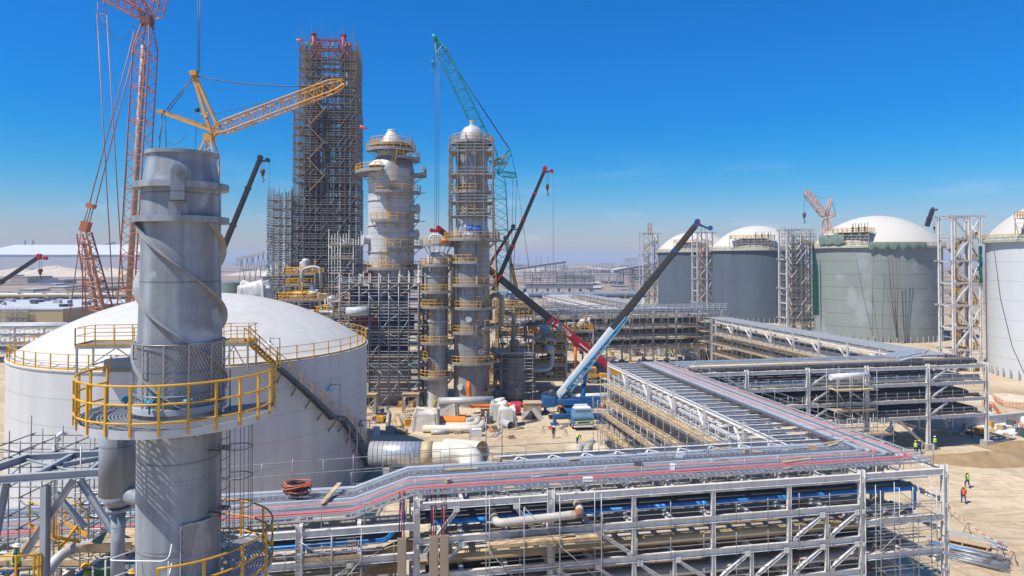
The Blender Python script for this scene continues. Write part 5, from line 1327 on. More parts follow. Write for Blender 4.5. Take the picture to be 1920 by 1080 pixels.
for a, b, r, s in (((362, 143), (312, 206), .10, 0), ((364, 146), (316, 209), .10, 0), ((368, 143), (640, 156), .12, 1.2), ((392, 216), (640, 160), .06, 0), ((371, -20), (371, 136), .08, 0), ((375, -20), (374, 136), .08, 0), ((304, 214), (298, 290), .09, 0), ((310, 214), (312, 290), .09, 0), ((305, 238), (297, 262), .08, 0), ((311, 264), (350, 252), .06, 1.2), ((370, 200), (366, 280), .05, 0)):
    rope(c2, L0(*a), L0(*b), r, s, 'rope')
k = MB(); k.tube(L0(367, 206), L0(373, 206), .45, 10); part(k, 'sheave', BLACKP, c2)
# teal crane
Y = 152.0; base = at(952, 640, Y); base.z = 0
c3 = thing('crawler_crane', 'teal lattice crane with a long raised jib behind the right column', 'crane', base)
L0 = lambda px, py, yy=Y: at(px, py, yy) - base
crawler_base(c3, 2.0, TEAL)
f0 = L0(952, 600); f0.z = 4
lat(c3, 'main_boom', f0, L0(934, 315), 2.9, 24, TEAL, .14, .07)
lat(c3, 'luffing_jib', L0(931, 310), L0(820, 80), 2.5, 26, TEAL, .14, .07, w1=.35)
k = MB(); k.bar(L0(822, 84), L0(815, 71), 1.0, 1.4); k.tube(L0(812, 72), L0(818, 70), .9, 12); part(k, 'jib_head', TEAL, c3)
lat(c3, 'rear_strut', L0(934, 325), L0(957, 281), 1.1, 8, TEAL, .1, .05); lat(c3, 'front_strut', L0(934, 325), L0(968, 329), 1.1, 6, TEAL, .1, .05)
for a, b, r in (((957, 281), (818, 72), .07), ((957, 284), (822, 78), .07), ((968, 330), (957, 283), .07), ((962, 332), (958, 560), .06), ((969, 332), (962, 560), .06), ((814, 74), (814, 118), .05), ((817, 76), (815, 460), .05), ((821, 78), (818, 460), .05), ((824, 82), (822, 460), .05), ((968, 330), (1000, 560), .05)):
    rope(c3, L0(*a), L0(*b), r, 0, 'rope')
hook(c3, L0(812, 120), 1.1, TEAL)
k = MB(); k.bar(L0(925, 303), L0(950, 292), .5, .5); k.bar(L0(925, 307), L0(952, 307), .5, .5); part(k, 'catwalk', CRANEY, c3)
k = MB(); k.lattice(L0(905, 600, 140), L0(895, 300, 140), lambda t: (2.2, 2.2), 26, .09, .05, up=V((0, 1, 0)))
# orange lattice mast close behind the right column
b4 = at(928, 700, 140); b4.z = 0
c4 = thing('lattice_mast', 'thin orange lattice mast just behind the right column', 'mast', b4)
k = MB(); k.lattice(V((0, 0, 0)), at(915, 255, 140) - b4, lambda t: (1.7, 1.7), 34, .08, .045, up=V((0, 1, 0))); part(k, 'lattice', CRANEY, c4)

def telescope(label, a, b, secs, w0, cols, head, ring, hookdrop=None, ropes=True, name='telescopic_crane', parent=None, rest=0.0, whip=None):
    """telescopic boom from a to b: nested box sections with collars, head, sheaves, hook"""
    a = V(a); b = V(b); d = b - a
    if parent is None:
        root = thing(name, label, 'crane', V((a.x, a.y, 0))); off = V((a.x, a.y, 0))
    else: root = parent; off = V(parent.location)
    a = a - off; b = b - off; n = len(secs)
    up = V((0, 0, 1)); dd = d.normalized()
    boom = thing_part = None
    for i, (t0, t1) in enumerate(zip([0] + secs[:-1], secs)):
        w = w0 * (1 - .09 * i); k = MB()
        p = a + d * t0; q = a + d * t1; s = dd.cross(up).normalized(); v = s.cross(dd)
        for cx, cz, bw_, bh in ((0, 0, w * .72, w), (0, 0, w * .9, w * .62)): k.bar(p + v * cz, q + v * cz, bw_, bh)
        part(k, 'boom_section', cols[min(i, len(cols) - 1)], root)
        if i < n - 1:
            k = MB(); k.bar(q - dd * .35, q + dd * .05, w * 1.08, w * 1.18); part(k, 'collar', ring, root)
    k = MB(); h = b; s = dd.cross(up).normalized(); fx = V((d.x, d.y, 0)).normalized()
    k.bar(h - dd * .6, h + dd * .7, w0 * .55, w0 * .8); tipn = h + dd * .5 + fx * 1.4 - Z * .3; k.bar(h + dd * .2 - Z * .3, tipn, w0 * .3, w0 * .35)
    k.tube(tipn - s * .3, tipn + s * .3, .42, 12); k.tube(h + dd * .5 - s * .35 + Z * .2, h + dd * .5 + s * .35 + Z * .2, .5, 12)
    part(k, 'boom_head', head, root)
    hp = h + fx * .7
    if hookdrop:
        for e in (-.22, .22): rope(root, hp + fx * e, hp + fx * e - Z * hookdrop, .035, 0, 'hoist_rope')
        hook(root, hp - Z * hookdrop, 1.0, mat('hook_red_black', (.16, .03, .03), .4))
    if whip: rope(root, tipn + fx * .3, tipn + fx * .3 - Z * whip, .035, 0, 'whip_rope')
    return root
telescope('black telescopic crane with red collars rising behind the right column', at(925, 545, 141), at(1020, 322, 141), [.38, .6, .82, 1.0], .92, [BLACKP], REDP, REDP, 3.2, whip=24)
telescope('dark telescopic crane boom rising from behind the grey stack', at(405, 500, 128), at(486, 302, 128), [.4, .75, 1.0], .92, [BLACKP], BLACKP, BLACKP, 2.2, whip=18)
telescope('small dark telescopic boom at the far left edge', at(-60, 570, 150), at(70, 484, 150), [.5, 1.0], .85, [BLACKP], REDP, BLACKP, 3.0)
telescope('brown telescopic boom leaning behind the dark red boom', at(968, 540, 160), at(948, 452, 160), [.5, 1.0], .9, [mat('boom_brown', (.20, .12, .05), .4)], BLACKP, BLACKP, None)
telescope('thin dark telescopic boom crossing behind the teal crane', at(916, 500, 147), at(960, 430, 147), [.5, 1.0], .7, [BLACKP], BLACKP, REDP, None)
telescope('dark boom tip showing over the grey green tank dome', at(1738, 424, 262), at(1748, 394, 262), [.5, 1.0], 1.5, [BLACKP], STEELD, BLACKP, 7)
telescope('white and blue raised boom leg far behind the yard, left of the far rack', at(997, 580, 205), at(985, 548, 205), [1.0], 1.2, [WHITEP], BLUEC, BLUEC, None)
telescope('pale short telescopic boom standing in the yard before the tanks', at(1206, 574, 190), at(1210, 535, 190), [.5, 1.0], .9, [WHITEP, GREYPIPE], BLUEC, BLUEC, None)

# dark red boom crane with yellow carrier
a = at(1148, 692, 140); b = at(826, 432, 140)
hr = thing('telescopic_crane', 'dark telescopic crane with a red lower boom section slanting down from the right column', 'crane', V((a.x, a.y, 0)))
telescope('', a, b, [.36, .66, .84, 1.0], 1.6, [REDP, BLACKP], REDP, REDP, None, parent=hr)
sd = (b - a).normalized()
txt = MB(); pl = a - hr.location; s_ = sd.cross(Z).normalized(); vv = s_.cross(sd)
fr = -s_ if s_.y > 0 else s_                         # side facing the camera
def stroke(px, py, qx, qy, o0, w=.1):
    f = lambda x, y: pl + sd * (o0 - x) + vv * y + fr * .74
    txt.bar(f(px, py), f(qx, qy), .03, w, fr.cross((f(qx, qy) - f(px, py)).normalized()))
o0 = 16.2                                            # pale worn lettering and triangle mark along the red section
for q in ((0, -.5, .45, .5), (.45, .5, .9, -.5), (.1, -.45, .8, -.45)): stroke(*q, o0, .18)
o0 -= 1.5
for g_ in ((0, -.45, .3, .45), (.3, .45, .6, -.45), (.12, -.1, .48, -.1), (.9, -.45, .9, .45), (.9, -.45, 1.3, -.45), (1.6, -.45, 1.6, .45), (1.6, .45, 2.1, .45), (1.6, 0, 2.0, 0), (1.6, -.45, 2.1, -.45), (2.4, .45, 3.0, .45), (2.7, .45, 2.7, -.45), (3.3, -.45, 3.3, .45), (3.3, .45, 3.75, .45), (3.75, .45, 3.75, 0), (3.3, 0, 3.75, 0), (3.4, 0, 3.8, -.45), (4.1, -.45, 4.1, .45), (4.1, .45, 4.6, -.45), (4.6, -.45, 4.6, .45)): stroke(g_[0] * .8, g_[1] * .8, g_[2] * .8, g_[3] * .8, o0, .14)
stroke(-.3 + 7.0, -.1, 9.4, -.1, o0 + .6, .22)
part(txt, 'lettering', WHITEP, hr)
k = MB(); k.bar((-5.5, 0, 1.5), (5.5, 0, 1.5), 2.6, .8); k.bar((-1, 0, 2.4), (4.4, 0, 2.4), 2.4, 1.5); part(k, 'carrier', CRANEY, hr)
k = MB(); k.bar((-5.8, 0, 2.1), (-3.4, 0, 2.1), 2.5, 2.1); part(k, 'driver_cab', CRANEY, hr); 
k = MB(); k.bar((-5.6, -1.27, 2.5), (-3.8, -1.27, 2.5), .03, .8); part(k, 'cab_window', GLASS, hr)
for x in (-4.6, -3, 0, 1.5, 3, 4.4):
    for y in (-1.25, 1.25):
        k = MB(); k.tube((x, y - .3, .68), (x, y + .3, .68), .68, 16); part(k, 'wheel', RUBBER, hr)
k = MB(); k.bar((3.6, 0, 3.2), (5.6, 0, 3.2), 2.6, 1.6); part(k, 'counterweight', CRANEY, hr)

# blue truck crane in the middle
base = gnd(1073, 786); tb = thing('truck_crane', 'blue and white truck crane with long raised boom in the sandy yard', 'crane', base, radians(7))
def lc(w): return tb.matrix_basis.inverted() @ V(w)
bpy.context.view_layer.update()
k = MB(); k.bar((.2, -5.2, 1.25), (.2, 6.5, 1.25), 2.2, .6); k.bar((.2, -2.8, 1.7), (.2, 6.5, 1.7), 2.75, .35); part(k, 'chassis', BLUEC, tb)
k = MB(); P = [(-1.3, -7.2), (1.7, -7.2), (1.7, -5.0), (-1.3, -5.0)]; k.prism(P, .65, 1.75)
cab = part(k, 'driver_cab', BLUEC, tb)
k = MB(); k.prism(P, 1.751, 2.0); k.add([V((-1.3, -7.2, 2.0)), V((1.7, -7.2, 2.0)), V((1.7, -5.0, 2.0)), V((-1.3, -5.0, 2.0)), V((-1.15, -6.7, 3.05)), V((1.55, -6.7, 3.05)), V((1.55, -5.1, 3.05)), V((-1.15, -5.1, 3.05))], [(4, 5, 6, 7), (0, 1, 5, 4), (1, 2, 6, 5), (2, 3, 7, 6), (3, 0, 4, 7)])
part(k, 'cab_upper', mat('cab_pale_blue', (.13, .25, .36), .35), cab)
k = MB(); k.add([V((-1.05, -7.14, 2.1)), V((1.45, -7.14, 2.1)), V((1.33, -6.78, 2.9)), V((-.93, -6.78, 2.9))], [(0, 1, 2, 3)]); k.bar((1.66, -6.6, 2.45), (1.58, -5.3, 2.45), .03, .7); part(k, 'windscreen', GLASS, cab)
k = MB(); k.box((.2, -5.95, 3.10), (2.5, 1.5, .10)); k.box((.2, -5.2, 3.28), (2.0, .35, .3)); part(k, 'cab_roof', WHITEP, cab)
k = MB()
for z in (.95, 1.35): k.box((.2, -7.23, z), (2.9, .04, .10))
part(k, 'bumper_stripe', mat('stripe_yellow', (.75, .62, .03), .5), cab)
k = MB(); k.box((.2, -7.25, .62), (3.0, .2, .22)); part(k, 'bumper', WHITEP, cab)
for x in (-.9, 1.3):
    k = MB(); k.box((x, -7.24, 1.15), (.35, .05, .2)); part(k, 'headlight', LAMPW, cab)
for i, y in enumerate((-5.9, -4.2, .8, 2.4, 4.0, 5.6)):
    for x in (-1.05, 1.45):
        k = MB(); k.tube((x - .22, y, .62), (x + .22, y, .62), .62, 18); w_ = part(k, 'wheel', RUBBER, tb); k = MB(); k.tube((x - .23, y, .62), (x + .23, y, .62), .28, 12); part(k, 'rim', WHITEP, w_)
for y in (-3.2, 5.2):
    for s in (-1, 1):
        k = MB(); k.bar((.2 + s * 1.1, y, 1.3), (.2 + s * 3.6, y, 1.3), .55, .55); k.bar((.2 + s * 3.6, y, 1.55), (.2 + s * 3.6, y, .25), .5, .45); k.box((.2 + s * 3.6, y, .12), (1.2, 1.2, .22)); part(k, 'outrigger', BLUEC, tb)
k = MB(); k.tube((.2, 1.0, 1.9), (.2, 1.0, 2.15), 1.15, 24); part(k, 'slew_ring', STEELD, tb)
k = MB(); k.bar((-4.4, 1.2, 2.7), (4.0, .2, 2.7), 2.5, .8); k.bar((-4.6, 1.3, 2.75), (-2.6, 1.1, 2.75), 3.0, 1.5); k.bar((1.0, -.9, 2.95), (4.2, -1.2, 2.95), 1.0, 1.5); part(k, 'superstructure', BLUEC, tb)
k = MB(); rr = random.Random(2)
for i in range(9): k.box((-4.2 + .45 * i + rr.uniform(-.1, .1), 1.2 + rr.uniform(-.8, .8), 3.55 + rr.uniform(0, .3)), (.5, .5, .6))
k.tube((-3.0, .4, 3.9), (-3.0, 1.8, 3.9), .55, 14); part(k, 'winch', STEELD, tb)
a = at(1045, 745, base.y + .8); b = at(1303, 424, 108); dd = b - a
bl = telescope('', a, a + dd * .44, [1.0], 1.5, [WHITEP], WHITEP, BLUEC, None, parent=tb) if False else None
def boomsec(t0, t1, w, m, name='boom_section', hh=1.25):
    p, q = lc(a + dd * t0), lc(a + dd * t1); k = MB(); k.bar(p, q, w * .72, w * hh); k.bar(p, q, w * .95, w * hh * .62); part(k, name, m, tb)
boomsec(0, .42, .88, WHITEP); boomsec(.40, .58, .90, mat('boom_brown_dark', (.06, .05, .042))); boomsec(.57, .72, .84, mat('boom_brown_dark', (.12, .10, .085), .28)); boomsec(.71, .86, .78, mat('boom_brown_dark', (.06, .05, .042))); boomsec(.85, 1.0, .72, mat('boom_brown_dark', (.06, .05, .042)))
for t in (.42, .575, .715, .855): boomsec(t - .006, t + .006, 1.0 * (1 - .25 * t), BLUEC, 'collar', 1.3)
k = MB(); d2 = (lc(a + dd * .42) - lc(a)).normalized(); s2 = d2.cross(Z).normalized(); v2 = s2.cross(d2)
p0 = lc(a) - v2 * 1.25 + d2 * 3
fs = s2 if s2.y < 0 else -s2
k.lattice(lc(a + dd * .06) + fs * .8 - v2 * .5, lc(a + dd * .48) + fs * .8 - v2 * .6, lambda t: (.7 - .3 * t, .9 - .5 * t), 14, .09, .05)
part(k, 'fly_jib', mat('pale_blue_paint', (.04, .20, .34), .4), tb)
k = MB(); e = lc(a + dd * .2); k.tube(lc(at(1092, 758, base.y)), e - v2 * .4, .30, 12); k.tube(lc(at(1092, 758, base.y)), (lc(at(1092, 758, base.y)) + e) * .5, .40, 12); part(k, 'lift_cylinder', BLUEC, tb)
h = lc(b); k = MB(); k.bar(h - d2 * .4, h + d2 * .8, .6, .85); fx = V((d2.x, d2.y, 0)).normalized(); k.bar(h + d2 * .5, h + fx * 2.4 - Z * .5, .22, .3); k.tube(h + fx * 2.4 - Z * .3 - s2 * .2, h + fx * 2.4 - Z * .3 + s2 * .2, .38, 14); k.tube(h + d2 * .6 + Z * .25 - s2 * .3, h + d2 * .6 + Z * .25 + s2 * .3, .42, 14); part(k, 'boom_head', BLUEC, tb)
k = MB()
for i in range(3): k.bar(h + d2 * (.1 + .34 * i) - v2 * .2 + fs * .5, h + d2 * (.22 + .34 * i) - v2 * .2 + fs * .36, .06, .6)
part(k, 'warning_stripe', mat('stripe_red', (.65, .05, .05), .5), tb)
for e in (-.3, .3): rope(tb, h + fx * (1.3 + e), h + fx * (1.3 + e) - Z * 4.2, .035, 0, 'hoist_rope')
hook(tb, h + fx * 1.3 - Z * 4.2, .85, mat('hook_red_white', (.35, .16, .15), .5, 0, .5, 3))
rope(tb, h + fx * 2.7, h + fx * 2.7 - Z * 7, .03, 0, 'whip_rope'); rope(tb, h + Z * .6, lc(a + dd * .4) + Z * 1.0, .035, 0, 'rope')

# far orange crane over the tanks
Y = 380.0; base = at(1555, 470, Y); base.z = 0
c5 = thing('crawler_crane', 'small distant orange crane showing over the tank domes', 'crane', base)
L0 = lambda px, py, yy=Y: at(px, py, yy) - base
m5 = mat('crane_orange_far', (.70, .27, .09), .5, 0, .15, .2)
crawler_base(c5, .5, m5)
f0 = L0(1555, 470); f0.z = 3
lat(c5, 'main_boom', f0, L0(1549, 410), 3.6, 16, m5, .25, .14); lat(c5, 'luffing_jib', L0(1547, 406), L0(1510, 359), 3.2, 14, m5, .22, .12)
for d in (-.7, .7): rope(c5, L0(1550, 404) + V((d, 0, 0)), L0(1557, 372) + V((d, 0, 0)), .4, 0, 'front_strut', m5); rope(c5, L0(1550, 408) + V((0, 0, d)), L0(1567, 401) + V((0, 0, d)), .4, 0, 'rear_strut', m5)
rope(c5, L0(1557, 372), L0(1567, 400), .14); rope(c5, L0(1508, 360), L0(1508, 402), .1); hook(c5, L0(1508, 404), 2.4); rope(c5, L0(1557, 372), L0(1512, 360), .08, 1)
# ------------------------------------------------------------ stair towers beside the big tanks
def stair_tower(label, c, rz, sx, sy, z1, step, seed, scaf=False, roofx=1.3, colw=.5):
    r = thing('stair_tower', label, 'stair tower', c, rz, 'stair towers between the tanks')
    for x in (0, sx * .62, sx):
        for y in (0, sy): member('I', 'column', (x, y, 0), (x, y, z1), STEEL, r, colw, colw, V((1, 0, 0)))
    zs = [z1 - step * i for i in range(int(z1 / step) + 1)]
    for i, z in enumerate(zs):
        e = 1.2 if i % 2 == 0 else 0
        for y in (0, sy): member('I', 'beam', (-e, y, z - .2), (sx + (roofx if i == 0 else 0), y, z - .2), STEEL, r, .4, .3)
        for x in (0, sx): member('I', 'cross_beam', (x, 0, z - .2), (x, sy, z - .2), STEEL, r, .35, .25)
        if z - step > -.5:
            zb = max(0, z - step); s = i % 2
            member('I', 'brace', (.1, -.02, zb) if s else (sx * .6, -.02, zb), (sx * .6, -.02, z - .4) if s else (.1, -.02, z - .4), STEEL, r, .3, .3)
            member('I', 'brace', (sx * .64, -.02, zb) if not s else (sx, -.02, zb), (sx, -.02, z - .4) if not s else (sx * .64, -.02, z - .4), STEEL, r, .3, .3)
            member('I', 'brace', (sx, 0, zb), (sx, sy, z - .4), STEEL, r, .25, .25)
        if 0 < i:
            k = MB(); k.bar((sx * .62, sy * .5, z), (sx, sy * .5, z), sy * .9, .1); part(k, 'landing', GALV, r); k = MB(); k.bar((0, sy * .5, z - step / 2), (sx * .22, sy * .5, z - step / 2), sy * .9, .1); part(k, 'landing', GALV, r)
            k = MB(); railing(k, [(sx * .64, .2, z), (sx - .2, .2, z), (sx - .2, sy - .2, z)], 1.25, .07, 1.0); part(k, 'landing_railing', YELLOW, r); k = MB(); railing(k, [(.2, .2, z - step / 2), (sx * .25, .2, z - step / 2)], 1.25, .07, .9); part(k, 'landing_railing', YELLOW, r)
            k = MB()
            a, b = V((sx * .22, sy * .35, z - step / 2)), V((sx * .62, sy * .35, z)); k.bar(a, b, 1.0, .15); 
            a2, b2 = V((sx * .22, sy * .75, z - step / 2)), V((sx * .62, sy * .75, z - step)); k.bar(a2, b2, 1.0, .15); part(k, 'stair_flight', mat('rusty_flight', (.36, .22, .12), .6, 0, .2, 1), r)
            k = MB(); railing(k, [a - V((0, .5, 0)), b - V((0, .5, 0))], 1.1, .06, 1.2); railing(k, [a2 - V((0, .5, 0)), b2 - V((0, .5, 0))], 1.1, .06, 1.2); part(k, 'stair_railing', YELLOW, r)
    return r
a = at(1788, 600, 153); stair_tower('pale steel stair tower nearest, between grey green and white tank', (a.x, 153, 0), radians(3), 6.4, 4.5, 35.0, 5.0, 1)
k = MB()
for i in range(9): k.box((rnd.uniform(0, .5), rnd.uniform(-.2, .2), i * .9), (.7 + rnd.uniform(-.3, .4), .35, 1.0), rnd.uniform(0, 1))
solo(k, 'safety_net', GREEN, 'bunched green net hanging on the nearest stair tower', 'net', at(1837, 526, 153))
a = at(1476, 560, 232); st2 = stair_tower('scaffold covered stair tower between the dark grey and the grey green tank', (a.x, 232, 0), radians(8), 8.5, 5, 35.5, 5.0, 2)
s4 = thing('scaffold', 'dense tube scaffold wrapped round the stair tower left of the grey green tank', 'scaffolding', (a.x, 232, 0), radians(8)); boxscaf(s4, .6, 9.6, -1.8, 5.5, 1.2, 0, frange(3, 33, 2.3), 35, 1.8, .055, GALV, seed=90)
a = at(1524, 560, 222); k = MB(); k.add([V((0, 0, 0)), V((2.4, .8, 0)), V((2.2, .7, 15)), V((.5, .4, 24)), V((0, 0, 22))], [(0, 1, 2, 3, 4)]); k.add([V((0, .2, 0)), V((2.4, 1.0, 0)), V((2.2, .9, 15)), V((.5, .6, 24)), V((0, .2, 22))], [(4, 3, 2, 1, 0)])
solo(k, 'safety_net', GREEN, 'tall dark green net hanging beside the scaffolded stair tower', 'net', (a.x, 222, 7))
a = at(1308, 560, 292); stair_tower('pale steel stair tower between the two dark grey tanks', (a.x, 292, 0), radians(10), 7.0, 5, 37, 5.0, 3, roofx=2.2)
a = at(1206, 540, 352); stair_tower('farthest stair tower at the left end of the tank row', (a.x, 352, 0), radians(10), 8.2, 5, 39, 5.5, 4, roofx=2.0)
a = at(1218, 430, 352); k = MB(); k.lattice(V((a.x, 352, 38)), V((a.x, 352, 44)), lambda t: (1.6, 1.6), 4, .2, .1); solo(k, 'lattice_mast', mat('mast_red_grey', (.35, .22, .2), .6), 'stubby lattice mast on top of the farthest stair tower', 'mast')
# concrete footing wall and orange netting by the white tank
k = MB(); k.bar(g(52, 47, 0) + Z * .8, V((100, 112, .8)), .5, 1.6); solo(k, 'retaining_wall', CONC, 'low concrete wall at the foot of the white tank', 'wall')
def mesh_fence(label, pts, h, m, post=2.0, seed=0, name='barrier_fence', cat='fence'):
    rr = random.Random(seed); k = MB()
    for a, b in zip(pts, pts[1:]):
        n = max(1, int((b - a).length / .5))
        for i in range(n):
            p, q = a.lerp(b, i / n), a.lerp(b, (i + 1) / n); w = rr.uniform(-.12, .12)
            for f in (.15, .35, .55, .75, .95): k.bar(p + Z * h * f, q + Z * h * f + Z * w * .2, .02, .07)
            k.bar(p, p + Z * h, .05, .05) if i % 4 == 0 else k.bar(p + Z * h * .1, p + Z * h, .02, .03)
    return solo(k, name, m, label, cat)
NETO = mat('orange_net', (.55, .16, .06), .8, 0, .3, 1)
mesh_fence('rusty orange barrier netting along the dug ground below the white tank', [gnd(1846, 742), gnd(1880, 762), gnd(1925, 770)], 1.1, NETO, seed=1)
mesh_fence('orange barrier netting climbing right of the crossing rack end', [gnd(1842, 760), gnd(1862, 765), gnd(1880, 790), gnd(1922, 806)], 1.0, NETO, seed=2)
mesh_fence('orange netting in the yard behind the yellow generator', [gnd(1272, 660), gnd(1300, 656), gnd(1345, 652)], 1.2, NETO, seed=3)
def tape(label, pts, seed=0):
    rr = random.Random(seed); k = MB()
    for i, p in enumerate(pts):
        for d in ((.3, .2), (-.3, .2), (0, -.35)): k.tube(p + V((d[0], d[1], 0)), p + Z * 1.0, .025, 5)
    part_ = solo(k, 'barrier_stand', STEELD, label + ', the tripod stands', 'stand')
    k = MB()
    for a, b in zip(pts, pts[1:]):
        n = max(2, int((b - a).length / .5))
        for i in range(n):
            k.m = i % 2; p, q = a.lerp(b, i / n), a.lerp(b, (i + 1) / n)
            f = lambda t: -.6 * t * (1 - t)
            k.bar(p + Z * (.95 + f(i / n)), q + Z * (.95 + f((i + 1) / n)), .015, .08)
    solo(k, 'barrier_tape', [mat('tape_red', (.65, .05, .04), .5), WHITEP], label, 'barrier tape')
tape('red and white tape round the steel stack at the lower right', [gnd(1780, 968), gnd(1815, 1000), gnd(1878, 1040), gnd(1902, 1058)], 1)
tape('red and white tape across the yard in front of the blue truck', [gnd(1018, 812), gnd(1056, 806), gnd(1060, 818)], 2)
tape('red and white tape left of the pipe bends in the yard', [gnd(690, 800), gnd(716, 792), gnd(724, 770)], 3)

# ------------------------------------------------------------ things lying in the yard
def groundpipe(label, pts, R, m, z=None, open_end=False, name='pipe_spool', mats=None):
    k = MB(); P = [gnd(*p) + Z * ((z if z is not None else R) + .02) for p in pts]; k.path(elbow(P, R * 3), R, 18, caps=not open_end)
    if open_end:
        k.path(elbow(P, R * 3)[::-1], R * .93, 18, caps=False)
    return solo(k, name, m, label, 'pipe')
WHITEPIPE = mat('white_cream_pipe', (.62, .56, .45), .5, 0, .1, .5)
groundpipe('long orange pipe across the yard before the right column', [(1030, 776), (886, 776)], .42, ORANGE, z=1.4)
k = MB(); a = gnd(884, 776); k.path(elbow([a + V((.5, 0, 1.4)), a + V((-.3, 0, 1.4)), a + V((-.5, .2, 4.4)), a + V((-.6, 1.0, 4.8))], .8), .42, 14); solo(k, 'pipe_spool', ORANGE, 'orange pipe rising beside the skirt of the right column', 'pipe')
groundpipe('orange pipe continuing right behind the blue truck crane', [(1140, 776), (1046, 777)], .36, ORANGE, z=1.2)
groundpipe('fat cream pipe lying behind the blue truck crane', [(1150, 760), (1082, 764)], .65, WHITEPIPE, z=1.6)
groundpipe('fat orange pipe end lying behind the orange vested worker', [(824, 802), (872, 802)], .85, mat('bright_orange', (.75, .20, .01), .45), open_end=True)
groundpipe('long white cream pipe with bend lying at the front of the yard', [(793, 811), (900, 811), (906, 800)], .52, WHITEPIPE)
groundpipe('second white cream pipe lying behind the front one', [(790, 806), (890, 805), (898, 792)], .5, WHITEPIPE)
groundpipe('thin grey pipe lying before the white cream pipes', [(808, 815), (838, 814)], .3, GREYPIPE)
groundpipe('long pale grey pipe carried on supports above the yard', [(822, 784), (925, 781)], .62, GREYPIPE, z=2.6)
groundpipe('u shaped cream pipe lying on sand left of the tarpaulins', [(738, 795), (746, 813), (764, 814)], .38, TANPIPE)
groundpipe('straight cream pipe lying beside the u shaped one', [(744, 785), (751, 808)], .4, TANPIPE)
groundpipe('grey pipe pair lying at the left of the yard', [(729, 776), (726, 798)], .26, GREYPIPE)
groundpipe('short cream pipe with flange near the left of the yard', [(756, 798), (770, 795)], .32, TANPIPE)
groundpipe('short grey pipe stub lying near the tarpaulin bundles', [(943, 800), (958, 806)], .6, GREYPIPE, open_end=True)
groundpipe('pale curved pipe coming out of sand left of the diagonal rack', [(1083, 862), (1086, 842), (1108, 836)], .5, CONC, z=.2)
groundpipe('second pale curved pipe coming out of sand left of the diagonal rack', [(1104, 862), (1098, 848), (1112, 834)], .5, CONC, z=.2)
# the two great pipes by the stair foot
k = MB(); P = [at(694, 850, 72), at(806, 851, 72)]; k.path(P, 1.25, 28); o = solo(k, 'clad_duct', mat('duct_cladding', (.58, .58, .58), .3, .5, .1, .5), 'big silver clad pipe by the stair foot of the white tank', 'pipe')
k = MB()
for i in range(12): p = P[0].lerp(P[1], (i + 1) / 13) - V(o.location); k.path([p + V((0, 1.27 * cos(t), 1.27 * sin(t))) for t in [2 * pi * j / 28 for j in range(28)]], .015, 4, closed=True)
part(k, 'cladding_bead', STEELD, o)
k = MB(); e = P[1]; k.path(elbow([e, e + V((4.6, 0, 0)), e + V((4.4, -4.8, -1.0))], 3.4, 10), 1.22, 28); part(k, 'elbow', WHITEPIPE, o)
k = MB(); k.path([e - V((.8, 0, 0)), e + V((.3, 0, 0))], 1.29, 28); part(k, 'collar', TANPIPE, o)
k = MB(); P2 = [at(838, 843, 78), at(904, 849, 75)]; k.path(P2, 1.25, 28, caps=False); k.path(P2[::-1], 1.18, 28, caps=False); d = (P2[1] - P2[0]).normalized()
o = solo(k, 'pipe_spool', WHITEPIPE, 'great cream pipe with an open end facing right near the near rack', 'pipe')
k = MB(); q = P2[0].lerp(P2[1], .9); k.tube(q - d * .03, q + d * .03, 1.17, 28); part(k, 'plywood_disc', WOOD, o)
scaffold('little tube scaffold round the open end of the great cream pipe', gnd(880, 868), 0, [0, 2.0, 4.0], [0, 3.2], 0, [1.2, 3.2], 4.2, decks=[], seed=101, r=.03, rail=False)
for i, q in enumerate((P[0].lerp(P[1], .3), P[0].lerp(P[1], .85), P2[0].lerp(P2[1], .5))):
    k = MB(); k.box((0, 0, (q.z - 1.2) / 2), (.6, 2.4, q.z - 1.2)); k.box((0, 0, .2), (1.2, 3, .4)); solo(k, 'pipe_support', CONC, ['concrete support under the left part of the silver duct', 'concrete support under the elbow end of the silver duct', 'concrete support under the great cream pipe'][i], 'support', (q.x, q.y, 0))
# tarpaulin bundles
def tarp(label, c, sx, sy, h, seed, rz=0, m=TARP):
    rr = random.Random(seed); k = MB(); n = 60; rows = 20; vs = []
    ph = [rr.uniform(0, 6) for _ in range(5)]
    for j in range(rows + 1):
        t = j / rows
        for i in range(n):
            a = 2 * pi * i / n; ca, sa = cos(a), sin(a); e = .22
            x = abs(ca) ** e * (1 if ca > 0 else -1); y = abs(sa) ** e * (1 if sa > 0 else -1)
            if t < .72: f = 1.12 - .16 * t + (.09 * sin(9 * a + ph[0] + 2.5 * t) + .06 * sin(17 * a + ph[1] - 3 * t)) * (1.1 - t) + rr.uniform(-.018, .018); z = h * t / .72 * (.95 + .05 * sin(4 * a + ph[2]))
            else: f = max(.01, 1.0 - (t - .72) / .28); z = h * (1 + .13 * sin(3 * a + ph[3]) * f + .07 * sin(7 * a + ph[4]) * f + .05 * (t - .72)) + rr.uniform(-.03, .03)
            vs.append(V((x * sx / 2 * f, y * sy / 2 * f, z)))
    k.add(vs, [(j * n + i, j * n + (i + 1) % n, (j + 1) * n + (i + 1) % n, (j + 1) * n + i) for j in range(rows) for i in range(n)], True)
    o = solo(k, 'covered_bundle', m, label, 'tarpaulin', c, rz); return o
tarp('large pale tarpaulin covered bundle left of the orange pipe end', gnd(799, 806), 3.6, 2.4, 2.9, 1)
tarp('pale tarpaulin covered bundle behind, in front of the slim column', gnd(840, 782), 2.9, 2.0, 2.4, 2)
tarp('pale tarpaulin covered bundle under the right end of the grey pipe', gnd(936, 788), 2.6, 2.0, 2.9, 3)
